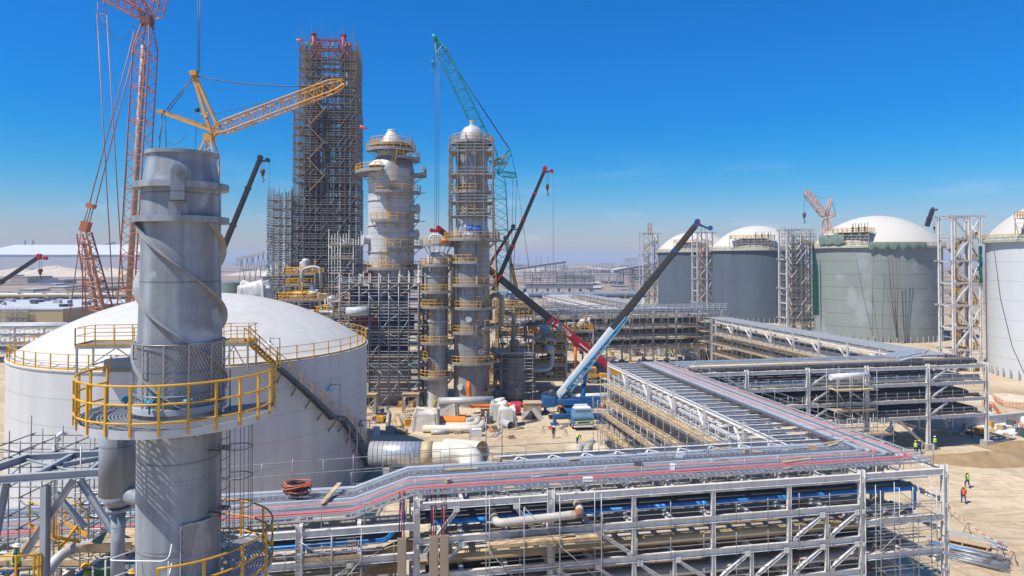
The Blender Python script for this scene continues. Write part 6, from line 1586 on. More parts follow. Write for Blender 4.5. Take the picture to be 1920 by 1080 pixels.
tarp('cream tarpaulin covered bundle right of the other wrapped ones', gnd(951, 797), 2.5, 2.0, 2.6, 4)
a = at(478, 552, 112); tarp('pale draped sheet over equipment at the top of the dome edge', (a.x, 112, 16), 4.5, 3, 5.0, 5, m=mat('drape_white', (.62, .60, .55), .8, 0, .3, 1.2, streak=.4))
tb1 = thing('equipment_base', 'dark frame carrying the draped sheet behind the dome', 'frame', (a.x, 113.6, 0)); k = MB(); k.box((0, 0, 8), (5, 3.4, 16)); part(k, 'frame', STEELD, tb1)
a = at(440, 546, 116); k = MB(); k.lathe([(2.4, 0), (2.4, 19), (2.6, 19), (2.6, 19.4), (2.4, 19.4), (2.4, 21.2), (.02, 21.4)], 28, (a.x, 116, 0)); solo(k, 'open_vessel', mat('vessel_green_grey', (.16, .19, .17), .6, 0, .15, .6), 'dark green grey round vessel peeping over the dome next to the stack', 'vessel')
# tent, crates, drum, cabins, generator
o = thing('tent', 'small white sheet tent with open front near the blue truck', 'tent', gnd(999, 786), radians(-15)); k = MB()
P = [(-1.5, 1.2, 0), (-1.5, -1.2, 0), (1.5, -1.2, 0), (1.5, 1.2, 0), (0, 1.1, 1.7), (0, -1.1, 1.7)]
def quad(k, *ids): k.add([V(P[i]) for i in ids], [tuple(range(len(ids)))]); k.add([V(P[i]) * .985 for i in ids], [tuple(range(len(ids)))[::-1]])
quad(k, 0, 1, 5, 4); quad(k, 2, 3, 4, 5); quad(k, 3, 0, 4); part(k, 'sheet', mat('tent_white', (.66, .65, .60), .8, 0, .1, 1), o)
k = MB(); 
for x in (-1.4, 1.4): k.bar((x, -1.22, 0), (0, -1.12, 1.72), .06, .06)
k.bar((-1.6, -1.22, .08), (1.6, -1.22, .08), .1, .1); part(k, 'frame', WOOD, o)
def crate(label, c, s, rz=0, m=WOOD):
    o = thing('crate', label, 'crate', c, rz); k = MB(); x, y, z = s
    k.box((0, 0, z / 2 + .06), (x, y, z)); 
    for sx in (-1, 1):
        for sz in (.08, .92): k.bar((-x / 2, sx * (y / 2 + .03), z * sz + .06), (x / 2, sx * (y / 2 + .03), z * sz + .06), .05, .14)
        for f in (-.46, 0, .46): k.bar((x * f, sx * (y / 2 + .03), .1), (x * f, sx * (y / 2 + .03), z), .05, .14)
    part(k, 'boards', m, o); k = MB(); k.box((0, 0, z + .10), (x + .2, y + .2, .08)); part(k, 'lid', m, o)
crate('big wooden crate standing beside the orange pipe and the white tent', gnd(998, 777), (2.7, 2.2, 1.9), .05)
crate('low wooden crate behind the tarpaulin bundles', gnd(912, 778), (1.8, 1.4, .9), .1)
k = MB(); a = gnd(967, 778); k.lathe([(.9, -.8), (1.0, -.8), (1.0, .8), (.9, .8), (.02, .8)], 20); o = solo(k, 'red_motor', mat('motor_red', (.42, .03, .05), .45), 'dark red cylindrical motor next to the wooden crate', 'motor', a + Z * 1.2); o.rotation_euler = (0, pi / 2, 0)
def cabin(label, c, s, m, rz=0, ribs=True):
    o = thing('site_cabin', label, 'cabin', c, rz); x, y, z = s; k = MB(); k.box((0, 0, z / 2 + .2), (x, y, z))
    if ribs:
        for i in range(int(x / .3)): k.box((-x / 2 + .15 + i * .3, -y / 2 - .02, z / 2 + .2), (.12, .05, z * .92))
    part(k, 'walls', m, o); k = MB(); k.box((0, 0, z + .26), (x + .12, y + .12, .12)); part(k, 'roof', m, o); k = MB(); k.box((0, 0, .1), (x * .9, y * .9, .18)); part(k, 'base_frame', STEELD, o); k = MB(); k.box((x * .3, -y / 2 - .06, z * .45 + .2), (.9, .04, z * .8)); part(k, 'door', GREYPIPE, o)
    return o
cabin('white ribbed site cabin standing on sand under the scaffolded rack', gnd(1244, 667), (3.0, 2.6, 2.3), CLADW, .1)
cabin('dark grey small cabin in the shade beneath the scaffolded rack', gnd(1175, 662), (1.7, 1.8, 1.5), STEELD, .1, False)
cabin('dark equipment box farther back under the scaffolded rack', gnd(1222, 655), (1.6, 1.5, 1.2), STEELD, .1, False)
o = thing('generator', 'yellow generator set on a skid near the group of workers', 'generator', gnd(1322, 674), .1); k = MB(); k.box((0, 0, 1.1), (2.7, 1.6, 1.5)); k.box((.2, 0, 1.95), (1.6, 1.2, .2)); part(k, 'canopy', CRANEY, o); k = MB(); k.box((.5, -.82, 1.1), (1.1, .04, 1.0)); k.tube((-.9, 0, 1.8), (-.9, 0, 2.5), .08, 8); part(k, 'louvre', STEELD, o); k = MB(); k.box((0, 0, .2), (3.0, 1.7, .25)); part(k, 'skid', STEELD, o)
cabin('white box beside the yellow generator', gnd(1334, 668), (1.0, 1.0, 2.0), WHITEP, .1, False)
# gantry stands left of the slim column
def gantry(label, px, py, w, h):
    o = thing('support_stand', label, 'stand', gnd(px, py)); k = MB()
    for x in (-w / 2, w / 2):
        for y in (-.7, .7): k.ibeam((x, y, 0), (x, y, h), .3, .3, up=V((1, 0, 0)))
        k.bar((x, -.7, .3), (x, .7, h - .4), .12, .12)
    part(k, 'legs', STEEL, o); k = MB()
    for y in (-.7, .7): k.ibeam((-w / 2 - .3, y, h + .17), (w / 2 + .3, y, h + .17), .34, .25); k.bar((-w / 2, y, .4), (w / 2, y, h - .2), .12, .12)
    for i in range(7): k.box((0, -.7 + i * .23, h + .42), (w + .5, .2, .05))
    part(k, 'top_frame', PLANK, o)
gantry('grey steel stand with wooden top left of the slim column', 770, 772, 2.3, 2.6)
gantry('grey steel stand half hidden at the edge of the white tank', 693, 778, 1.9, 3.0)
# stack of steel and blue pipe, lower right
def stockpile(label, c, rz, n, ln, m, seed, spread=1.6, h=.35, rad=.045, name='steel_bundle', square=False):
    rr = random.Random(seed); k = MB()
    for i in range(n):
        y = rr.uniform(-spread, spread) ; z = .06 + h * rr.random() * (1 - abs(y) / spread * .6); x = rr.uniform(-.5, .5); t = rr.uniform(-.09, .09)
        (k.bar if square else k.tube)((x - ln / 2, y - t * ln / 2, z), (x + ln / 2, y + t * ln / 2, z + rr.uniform(0, .1)), rad if not square else rad * 2)
    return solo(k, name, m, label, 'steel stack', c, rz)
sz_ = radians(-38)
stockpile('heap of grey scaffold tubes lying on sand at the lower right', gnd(1812, 1045), sz_, 46, 5.2, GALV, 1, 1.5, .4)
stockpile('flat stack of grey angle bars lying behind the tube heap', gnd(1822, 1015), sz_, 26, 4.4, GREYPIPE, 2, .9, .3, .06, square=True)
k = MB()
for i in range(9): k.bar((-2.0, -.8 + i * .2, .3), (2.0, -.8 + i * .2, .32), .17, .04)
for x in (-1.8, 0, 1.8): k.bar((x, -.9, .14), (x, .9, .14), .12, .24)
solo(k, 'board_stack', WOOD, 'pallet of boards lying beside the grey bars at the lower right', 'boards', gnd(1806, 1018), sz_)
k = MB()
for i in range(3): k.tube((-1.7, i * .17, .2 + .02 * i), (1.7, i * .17, .2 + .02 * i), .085, 10)
solo(k, 'blue_pipe_bundle', BLUEPIPE, 'short bundle of bright blue pipes lying beside the rack column at the lower right', 'pipes', gnd(1786, 1032), sz_)
k = MB(); rr = random.Random(3)
for i in range(30): a_ = rr.uniform(0, 3); k.tube((rr.uniform(-1.3, 1.3), rr.uniform(-.9, .9), .05 + rr.random() * .35), (rr.uniform(-1.5, 1.5), rr.uniform(-.9, .9), .05 + rr.random() * .35), .03, 4)
solo(k, 'scrap_heap', GALVD, 'tangle of dark short tubes and clamps before the grey tube heap', 'scrap', gnd(1850, 1052))
for i, (px, py, w) in enumerate([(1842, 800, 5), (1880, 800, 4.5), (1905, 812, 4)]):
    tarp(['white plastic sheet lying on the ground left of the others near the netting', 'crumpled white plastic sheet in the middle by the netting', 'white plastic sheet at the right photo edge by the netting'][i], gnd(px, py), w, 2.2, .35, 30 + i, .2, WHITEP)
rr = random.Random(77)
for i in range(9):
    k = MB(); p = gnd(rr.uniform(700, 790), rr.uniform(768, 800))
    for j in range(6): k.tube((rr.uniform(-1, 1), rr.uniform(-.6, .6), .06 + rr.random() * .3), (rr.uniform(-1.2, 1.2), rr.uniform(-.6, .6), .06 + rr.random() * .3), .06, 5)
    solo(k, 'tube_pile', GALVD if i % 2 else WOOD, 'small heap of loose tubes on the sand at the left of the yard' if i % 2 else 'small heap of loose timber on the sand at the left of the yard', 'heap', p, group='small heaps at the left of the yard')
for i in range(14):
    k = MB(); px, py = rr.uniform(1060, 1150), rr.uniform(715, 760); p = gnd(px, py)
    for j in range(7): k.tube((rr.uniform(-1.5, 1.5), rr.uniform(-.8, .8), .1 + rr.random() * .8), (rr.uniform(-1.5, 1.5), rr.uniform(-.8, .8), .1 + rr.random() * 1.2), .07, 5)
    k.box((rr.uniform(-1, 1), 0, .4), (rr.uniform(.5, 1.4), .8, .8)); solo(k, 'material_heap', rr.choice([GREYPIPE, WOOD, WHITEP, CRANEY, GALV]), 'heap of boxes and tubes in the yard right of the blue truck boom', 'heap', p, group='material heaps behind the blue truck')

# small site clutter
rr = random.Random(5)
def clutter(px, py, kind, lab, grp):
    p = gnd(px, py); k = MB(); rz = rr.uniform(0, 3)
    if kind == 0:
        k.lathe([(.02, .0), (.29, .0), (.29, .88), (.02, .88)], 14); k.lathe([(.30, .28), (.31, .30), (.30, .32)], 14); k.lathe([(.30, .58), (.31, .60), (.30, .62)], 14); nm, m, c = 'drum', rr.choice([BLUEC, REDP, GREENP, GALV]), 'drum'
    elif kind == 1:
        for i in range(5): k.box((0, -.5 + i * .25, .16), (1.2, .16, .03))
        for x in (-.5, 0, .5): k.box((x, 0, .07), (.1, 1.1, .13))
        for i in range(rr.randint(0, 3)): k.box((rr.uniform(-.1, .1), rr.uniform(-.1, .1), .32 + .26 * i), (.9, .8, .25), rr.uniform(-.1, .1))
        nm, m, c = 'pallet', WOOD, 'pallet'
    elif kind == 2:
        for i in range(rr.randint(3, 8)): y = rr.uniform(-.6, .6); k.tube((-1.4 + rr.uniform(-.4, .4), y, .08), (1.4 + rr.uniform(-.4, .4), y + rr.uniform(-.3, .3), .08 + rr.random() * .2), .06, 6)
        nm, m, c = 'tube_bundle', rr.choice([GALV, GREYPIPE, GALVD, TANPIPE]), 'tubes'
    elif kind == 3:
        k.box((0, 0, .55), (rr.uniform(.8, 1.8), rr.uniform(.6, 1.1), .9)); k.box((0, 0, 1.04), (.6, .4, .1)); k.box((0, 0, .06), (1.5, .9, .1)); nm, m, c = 'tool_box', rr.choice([GREYPIPE, WOOD, GREYPIPE, WHITEP, STEELD, CRANEY]), 'tool box'
    else:
        for i in range(3): k.path([V((.45 * cos(t), .45 * sin(t), .05 + .07 * i)) for t in [2 * pi * j / 16 for j in range(16)]], .04, 5, closed=True)
        nm, m, c = 'hose_coil', rr.choice([ORANGE, CABBLK, CABRED]), 'hose coil'
    solo(k, nm, m, lab[kind], c, p, rz, grp[kind])
YL = ['steel drum standing among the pipes in the sandy yard', 'wooden pallet lying in the sandy yard', 'loose tubes lying on the sandy yard', 'box shaped tool chest on skids in the sandy yard', 'coil of hose lying on the sandy yard']
for i in range(56):
    px, py = rr.uniform(692, 1062), rr.uniform(764, 822)
    if 1020 < px and py < 800: continue
    clutter(px, py, rr.choice((0, 1, 2, 2, 3, 4)), YL, ['drums in the yard', 'pallets in the yard', 'loose tubes in the yard', 'tool chests in the yard', 'hose coils in the yard'])
YR = [x.replace('in the sandy yard', 'below the white tank').replace('on the sandy yard', 'below the white tank').replace('on skids ', '') for x in YL]
for i in range(34): clutter(rr.uniform(1795, 1925), rr.uniform(786, 822), rr.choice((0, 1, 2, 2, 3, 4)), YR, ['drums below the tank', 'pallets below the tank', 'loose tubes below the tank', 'tool chests below the tank', 'hose coils below the tank'])
YB = [x.replace('in the sandy yard', 'under the scaffolded crossing rack').replace('on the sandy yard', 'under the scaffolded crossing rack').replace('on skids ', '') for x in YL]
for i in range(40): clutter(rr.uniform(1120, 1370), rr.uniform(645, 682), rr.choice((0, 1, 2, 2, 3)), YB, ['drums under the far rack', 'pallets under the far rack', 'loose tubes under the far rack', 'tool chests under the far rack', 'coils'])
YC = [x.replace('in the sandy yard', 'at the foot of the columns').replace('on the sandy yard', 'at the foot of the columns').replace('on skids ', '') for x in YL]
for i in range(40): clutter(rr.uniform(690, 1010), rr.uniform(752, 766), rr.choice((0, 1, 2, 2, 3)), YC, ['drums by the columns', 'pallets by the columns', 'loose tubes by the columns', 'tool chests by the columns', 'coils'])

# ------------------------------------------------------------ people
def make_person(pose):
    me = bpy.data.meshes.new('person'); H = 1.0
    pts = {'pel': (0, 0, .95), 'che': (0, .0, 1.28), 'nek': (0, 0, 1.5), 'hea': (0, -.02, 1.64), 'top': (0, -.02, 1.74)}
    st = .12 if pose == 'walk' else 0.0
    for s, n in ((-1, 'l'), (1, 'r')):
        f = st * s
        pts['hip' + n] = (.10 * s, 0, .90); pts['kne' + n] = (.11 * s, -.05 - f, .50); pts['ank' + n] = (.11 * s, .02 - f * 1.9, .09); pts['toe' + n] = (.12 * s, -.15 - f * 1.9, .04)
        pts['sho' + n] = (.19 * s, 0, 1.43); pts['elb' + n] = (.27 * s, .03 + f * .8, 1.15); pts['han' + n] = (.28 * s, -.08 + f * 1.5, .90); pts['fin' + n] = (.27 * s, -.12 + f * 1.5, .79)
        if pose == 'reach': pts['elb' + n] = (.28 * s, -.22, 1.30); pts['han' + n] = (.22 * s, -.47, 1.22); pts['fin' + n] = (.18 * s, -.57, 1.22)
    if pose == 'bend':
        for q in ('che', 'nek', 'hea', 'top', 'shol', 'shor', 'elbl', 'elbr', 'hanl', 'hanr', 'finl', 'finr'):
            x, y, z = pts[q]; a = radians(58); z0 = .95; pts[q] = (x, y * cos(a) - (z - z0) * sin(a), z0 + (z - z0) * cos(a) + y * sin(a))
        for n in 'lr': x = pts['sho' + n][0]; sy, sz = pts['sho' + n][1:]; pts['elb' + n] = (x * 1.15, sy - .05, sz - .28); pts['han' + n] = (x * 1.0, sy - .15, sz - .52); pts['fin' + n] = (x * .9, sy - .18, sz - .62)
    if pose == 'sit':
        for q in pts: x, y, z = pts[q]; pts[q] = (x, y, z - .45)
        for s, n in ((-1, 'l'), (1, 'r')): pts['kne' + n] = (.14 * s, -.42, .52); pts['ank' + n] = (.14 * s, -.45, .09); pts['toe' + n] = (.14 * s, -.62, .05)
    rad = dict(pel=(.17, .13), che=(.19, .13), nek=(.065, .065), hea=(.10, .115), top=(.07, .08), hip=(.105, .11), kne=(.075, .08), ank=(.055, .06), toe=(.05, .04), sho=(.085, .085), elb=(.055, .055), han=(.045, .045), fin=(.035, .03))
    names = list(pts); E = [('pel', 'che'), ('che', 'nek'), ('nek', 'hea'), ('hea', 'top')]
    for n in 'lr': E += [('pel', 'hip' + n), ('hip' + n, 'kne' + n), ('kne' + n, 'ank' + n), ('ank' + n, 'toe' + n), ('che', 'sho' + n), ('sho' + n, 'elb' + n), ('elb' + n, 'han' + n), ('han' + n, 'fin' + n)]
    me.from_pydata([pts[q] for q in names], [(names.index(a), names.index(b)) for a, b in E], []); o = bpy.data.objects.new('person', me); COL.objects.link(o)
    o.modifiers.new('skin', 'SKIN'); o.modifiers.new('sub', 'SUBSURF').levels = 1
    if not me.skin_vertices: 
        bpy.context.view_layer.objects.active = o
    for i, q in enumerate(names):
        r = rad[q[:3] if q[:3] in rad else q]; me.skin_vertices[0].data[i].radius = r
        me.skin_vertices[0].data[i].use_root = (q == 'pel')
    bpy.context.view_layer.update(); dg_ = bpy.context.evaluated_depsgraph_get(); ev = o.evaluated_get(dg_)
    m2 = bpy.data.meshes.new_from_object(ev); bpy.data.objects.remove(o)
    hz = pts['nek']; d = (V(pts['hea']) - V(pts['nek'])).normalized()
    hands = [V(pts['han' + n]) for n in 'lr'] + [V(pts['fin' + n]) for n in 'lr']
    m2.materials.clear(); m2.materials.append(COVERALL); m2.materials.append(SKIN); m2.materials.append(BLACKP)
    for p in m2.polygons:
        c = p.center; p.use_smooth = True
        if (c - V(hz)).dot(d) > .02 or min((c - h).length for h in hands) < .09: p.material_index = 1
        if c.z < .10: p.material_index = 2
    # face, vest, helmet
    hd = V(pts['hea']); tilt = d
    hat = MB(); side = V((1, 0, 0)); fw = tilt.cross(side).normalized() * -1
    if fw.y > 0: fw = -fw
    C0 = hd + tilt * .045; n = 14
    rings = []
    for j in range(5):
        a = pi / 2 * j / 4; rings.append([C0 + (side * cos(t) * .125 + fw * sin(t) * .145) * cos(a) + tilt * (.115 * sin(a)) for t in [2 * pi * i / n for i in range(n)]])
    brim = [C0 + side * cos(t) * .155 + fw * (sin(t) * .165 + (.05 if sin(t) > 0 else 0)) - tilt * .005 for t in [2 * pi * i / n for i in range(n)]]
    allr = [brim] + rings; hat.add([v for r in allr for v in r], [(j * n + i, j * n + (i + 1) % n, (j + 1) * n + (i + 1) % n, (j + 1) * n + i) for j in range(5) for i in range(n)], True)
    vest = MB(); ax0, ax1 = V(pts['pel']) + (V(pts['che']) - V(pts['pel'])).normalized() * .02, V(pts['nek'])
    axd = (ax1 - ax0).normalized(); fv = axd.cross(side).normalized(); vr = []
    for t, rx, ry in ((0, .20, .155), (.25, .205, .16), (.5, .225, .165), (.75, .23, .15), (.92, .17, .12), (1.0, .09, .09)):
        c = ax0.lerp(ax1, t); vr.append([c + side * cos(q) * rx + fv * sin(q) * ry for q in [2 * pi * i / 16 for i in range(16)]])
    vest.add([v for r in vr for v in r], [(j * 16 + i, j * 16 + (i + 1) % 16, (j + 1) * 16 + (i + 1) % 16, (j + 1) * 16 + i) for j in range(5) for i in range(16)], True)
    face = MB()
    for sx in (-1, 1): face.tube(hd + side * sx * .04 + fw * .09 + tilt * .015, hd + side * sx * .04 + fw * .125 + tilt * .015, .013, 6); face.tube(hd + side * sx * .10, hd + side * sx * .125, .03, 8)
    face.bar(hd + fw * .10 - tilt * .02, hd + fw * .145 - tilt * .03, .025, .04); face.bar(hd + fw * .11 - tilt * .06 - side * .025, hd + fw * .11 - tilt * .06 + side * .025, .03, .012)
    return m2, vest, hat, face
POSES = {p: make_person(p) for p in ('stand', 'walk', 'bend', 'reach', 'sit')}
PM = {}
def person(label, loc_, rz, pose='stand', vest=HIVIS, hat=HATY, body=None, group=None, s=1.0):
    m2, v, h, f = POSES[pose]
    key = (pose, 'b', body.name if body else '')
    if key not in PM:
        mm = m2.copy()
        if body: mm.materials[0] = body
        PM[key] = mm
    o = link('person', PM[key]); o.location = loc_; o.rotation_euler = (0, 0, rz); o.scale = (s, s, s); tag(o, label, 'person', group)
    for nm, k, m in (('safety_vest', v, vest), ('hard_hat', h, hat), ('face', f, SKIN)):
        if m is None: continue
        kk = (pose, nm, m.name)
        if kk not in PM: PM[kk] = k.mesh(nm, m)
        link(nm, PM[kk], o)
    return o
person('worker in yellow helmet and green vest walking on the open sand beyond the other one', gnd(1814, 915), pi + .2, 'walk')
person('worker in orange vest and blue trousers walking on the open sand right of the rack', gnd(1807, 944), pi - .2, 'walk', HIVISO)
person('worker in orange walking beside the netting at the far right', gnd(1857, 777), pi, 'walk', HIVISO, HATY, mat('clothes_blue', (.02, .08, .3), .8))
person('dark dressed person standing alone on the sand before the blue truck', gnd(1038, 822), .4, 'stand', None, HATW, NAVY)
person('worker in green vest bending over near the curved pale pipes', gnd(1082, 832), .8, 'bend')
person('worker in green vest beside the base of a rack column, leftmost of three', gnd(1717, 852), 2.6)
person('worker in blue with yellow helmet beside the rack column, middle of three', gnd(1724, 851), -2.6, 'walk', None)
person('worker with white helmet and green vest right of the rack column base', gnd(1753, 843), 2.9, 'stand', HIVIS, HATW)
person('worker in green in the shade under the crossing rack', gnd(1822, 820), 1.2)
person('worker in orange vest standing in front of the fat orange pipe', gnd(829, 803), pi, 'stand', HIVISO, HATY, mat('clothes_blue', (.02, .08, .3)))
person('worker in green half hidden beside the pale tarpaulin bundle', gnd(818, 803), 1.3, 'bend')
person('person in white near the right end of the grey pipe in the yard', gnd(911, 793), .5, 'stand', WHITEP, HATW)
for i, px in enumerate((1240, 1243, 1248, 1253, 1258, 1264, 1270)):
    p = gnd(1243 + 26 * (i % 7) / 7 + (i % 3), 667 + (i * 37 % 5) * .8)
    person('worker in green vest in the close group by the white cabin', p, i * 1.3, 'stand', HIVIS if i % 3 else HATY, [HATY, HATW][i % 2], None, 'group of workers by the white cabin')
person('orange vested worker by the dark column under the scaffolded rack', gnd(1197, 664), .3, 'stand', HIVISO)
person('green vested worker standing between cabin and rack end', gnd(1210, 668), -.5, 'walk')
person('green vested worker sitting low at the end of the diagonal rack', gnd(1205, 677), .6, 'sit')
person('worker in green sitting by the slim column ladder', gnd(815, 766), .2, 'sit')
person('worker in green near the grey steel stand', gnd(790, 770), .9)
tb_ = V((-44.0, 161.0, 0))
for i, (x, y) in enumerate([(-5.6, -.2), (-4.8, .1), (-4.2, -.1), (-3.4, 0), (-2.2, .1), (-1.0, -.2), (.6, 0), (1.6, .1), (3.0, -.2), (4.6, .1), (5.5, 0)]):
    person('worker on the topmost plank deck of the tall scaffolded tower', tb_ + V((x, y - .2, 74.72)), i * .9, 'stand', HIVIS if i % 2 else HIVISO, [HATY, HATW][i % 2], None, 'workers on top of the scaffolded tower')
az = azcam(T1) - .25; ctr = V(T1.location) + V((cos(az), sin(az), 0)) * 17.2 + Z * 33.75; xx = V((-sin(az), cos(az), 0))
for i, t in enumerate((-1.6, -1.1, .6, 1.3, 2.2, 3.0)):
    person('worker in green on the pump platform of the white tank', ctr + xx * t, i, 'stand', HIVIS, HATW, None, 'workers on the white tank platform')

# ------------------------------------------------------------ steel frame, scaffolding and workers at the lower left
lf = thing('platform_frame', 'grey steel frame with cross braces at the lower left beside the stack', 'steel frame', (0, 0, 0))
def LB(a, b, h=.30, nm='beam'):
    member('I', nm, a, b, mat('frame_steel', (.34, .36, .38), .55, 0, .12, .8), lf, h, h * .7)
A_ = at(-20, 900, 25.0); B_ = at(243, 882, 25.6); LB(A_, B_, .28)
C_ = at(86, 902, 25.2); LB(V((C_.x, C_.y, 8)), V((C_.x, C_.y, C_.z - .17)), .3, 'column')
LB(at(-30, 885, 27), at(50, 858, 29.5)); LB(at(50, 858, 29.5), at(196, 850, 29.8), .26); LB(at(70, 890, 25.6), at(136, 855, 29.7), .24); LB(at(118, 872, 28.0), at(196, 858, 29.8), .18)
LB(at(138, 900, 25.4), at(42, 1045, 25.4), .22, 'brace'); LB(at(150, 900, 25.5), at(222, 1012, 25.5), .22, 'brace'); LB(at(104, 925, 26.6), at(160, 990, 26.6), .2, 'brace')
LB(at(48, 862, 29.3), at(140, 886, 26.2), .12, 'brace'); LB(at(165, 885, 26.2), at(196, 862, 29.8), .16, 'brace')
D_ = at(-12, 940, 23.0); LB(at(10, 905, 25.1), at(-25, 1085, 24.6), .28, 'column')
for px in (212, 217):
    k = MB(); p = at(px, 881, 25.5); k.prism([(p.x - .02, p.y - .15), (p.x + .02, p.y - .15), (p.x + .02, p.y + .15), (p.x - .02, p.y + .15)], p.z, p.z + .36); part(k, 'gusset', GALV, lf)
dk = thing('work_deck', 'grating work deck under the workers at the lower left', 'deck', (-16.4, 28.0, 11.2)); k = MB()
k.box((0, 0, 0), (4.6, 7, .1)); k.box((.3, -1.5, .16), (4.0, 3, .16)); part(k, 'grating', GALVD, dk); k = MB()
for y in (-3.4, 0, 3.4): k.ibeam((-2.3, y, -.25), (2.3, y, -.25), .36, .24)
part(k, 'deck_beam', STEEL, dk); k = MB()
for x in (-2.1, 2.1):
    for y in (-3.3, 3.3): k.bar((x, y, -11.2), (x, y, -.1), .3, .3)
part(k, 'deck_leg', STEEL, dk)
zz = 11.26
p = at(160, 1070, 26.5); p.z = zz + .25; person('worker with yellow helmet leaning to the green drum, left one', p + V((0, 0, 0)), -1.9, 'reach', HIVIS, HATY, mat('coverall_bright', (.02, .10, .36), .8), s=1.02)
p = at(246, 1068, 26.3); p.z = zz + .1; person('worker with yellow helmet holding a cup, right of the green drum', p, 1.8, 'reach', HIVIS, HATY, mat('coverall_bright', (.02, .10, .36)), s=1.02)
p = at(30, 1030, 29); p.z = zz; person('worker in green vest behind the grey column at the left edge', p, 2.0, 'stand', HIVIS, HATW)
p = at(204, 1060, 26.4); o = thing('green_drum', 'ribbed green drum with a dusty lid between two workers', 'drum', (p.x, p.y, zz)); k = MB(); rrr = .47; k.lathe([(rrr, 0), (rrr, 1.25)], 24); o.location.z += .82
for i in range(24): t = 2 * pi * i / 24; k.bar((rrr * cos(t), rrr * sin(t), .05), (rrr * cos(t), rrr * sin(t), 1.2), .04, .03)
part(k, 'body', GREENP, o); k = MB(); k.box((0, 0, -.42), (1.1, 1.1, .80)); part(k, 'stand', STEELD, o); k = MB(); k.lathe([(rrr + .03, 1.25), (rrr + .03, 1.31), (.05, 1.34), (.05, 1.45), (.02, 1.46)], 24); k.path([(-.3, 0, 1.33), (-.3, 0, 1.43), (-.2, 0, 1.43), (-.2, 0, 1.33)], .015, 5); part(k, 'lid', mat('lid_dusty', (.26, .30, .20), .7), o)
pipe('grey bent pipe rising to the right at the lower left corner', (0, 0, 0), 0, [at(60, 1110, 25.5), at(112, 1040, 26.5), at(150, 1023, 27.2), at(196, 1020, 27.5)], .20, GREYPIPE, n=12)
scaffold('tall tube scaffold at the left edge between tank and steel frame', at(-30, 1000, 31.5) * 1, 0, [0, 1.6, 3.2, 4.8], [0, 1.5, 3.0], -6, [-3.4, -1.6, 0.2, 1.6, 3.0], 4.0, decks=[-1.6, -3.4], seed=110, r=.032, jit=.9, ledger_levels=[3.7], rail=False, tm=GALVD)
scaffold('low dense tube scaffold at the lower left corner carrying a worker', (-30, 28.4, 0), 0, [0, 1.4, 2.8, 4.2, 5.6, 7.0], [0, 1.2, 2.4], 8, [9.6, 11.2], 13.4, decks=[11.2], seed=112, r=.03, jit=1.6, tm=GALVD, ledger_levels=[12.4])
scaffold('tube scaffold with planks between the steel frame and the stack', at(150, 1000, 28.5), 0, [0, 1.3, 2.6], [0, 1.4], -5, [-1.6, .1, 1.2], 2.6, decks=[-.9], seed=111, r=.028, jit=1.2, ledger_levels=[-.4, .6])
k = MB(); q0 = at(152, 1027, 26.3); rr = random.Random(6)
for i in range(8): k.bar(q0 + V((.05, .25 * i, 0)), q0 + V((1.95, .25 * i, .02)), .22, .05)
k.bar(q0 + V((0, -.1, .02)), q0 + V((2.0, -.1, .10)), .05, .3); solo(k, 'plank_platform', PLANK, 'plank platform above the green drum at the lower left', 'planks')
k = MB(); railing(k, [at(-20, 1096, 23.5), at(60, 1094, 23.5), at(76, 1088, 25)], .95, .03, .9); solo(k, 'yellow_railing', YELLOW, 'yellow railing in the lower left corner', 'railing')
for i, (a, b, c_) in enumerate([((98, 1006, 26), (150, 1016, 27), None), ((122, 980, 28), (164, 1004, 27.5), None), ((55, 985, 28), (105, 1010, 27), None), ((110, 1030, 26), (150, 980, 28), None)]):
    k = MB(); a, b = at(*a), at(*b); k.bar(a, b, .06, .12); k.path([a + Z * 1.0, b + Z * 1.0], .025, 5); k.bar(a, a + Z, .04, .04); k.bar(b, b + Z, .04, .04)
    solo(k, 'stair_stringer', YELLOW, 'yellow stair side with handrail amid the tubes at the lower left', 'stair', group='yellow stair sides at the lower left')
o = thing('vent_pipes', 'thin white bent vent pipes beside the tank at the left', 'pipe', (0, 0, 0)); k = MB()
for px, py, r_ in ((98, 850, .07), (104, 838, .11)): a = at(px, py, 34); k.path(elbow([a - Z * 5, a + Z * .0, a + V((.15, 0, .6)), a + V((.4, 0, .7))], .3), r_, 8)
part(k, 'vent', WHITEP, o)

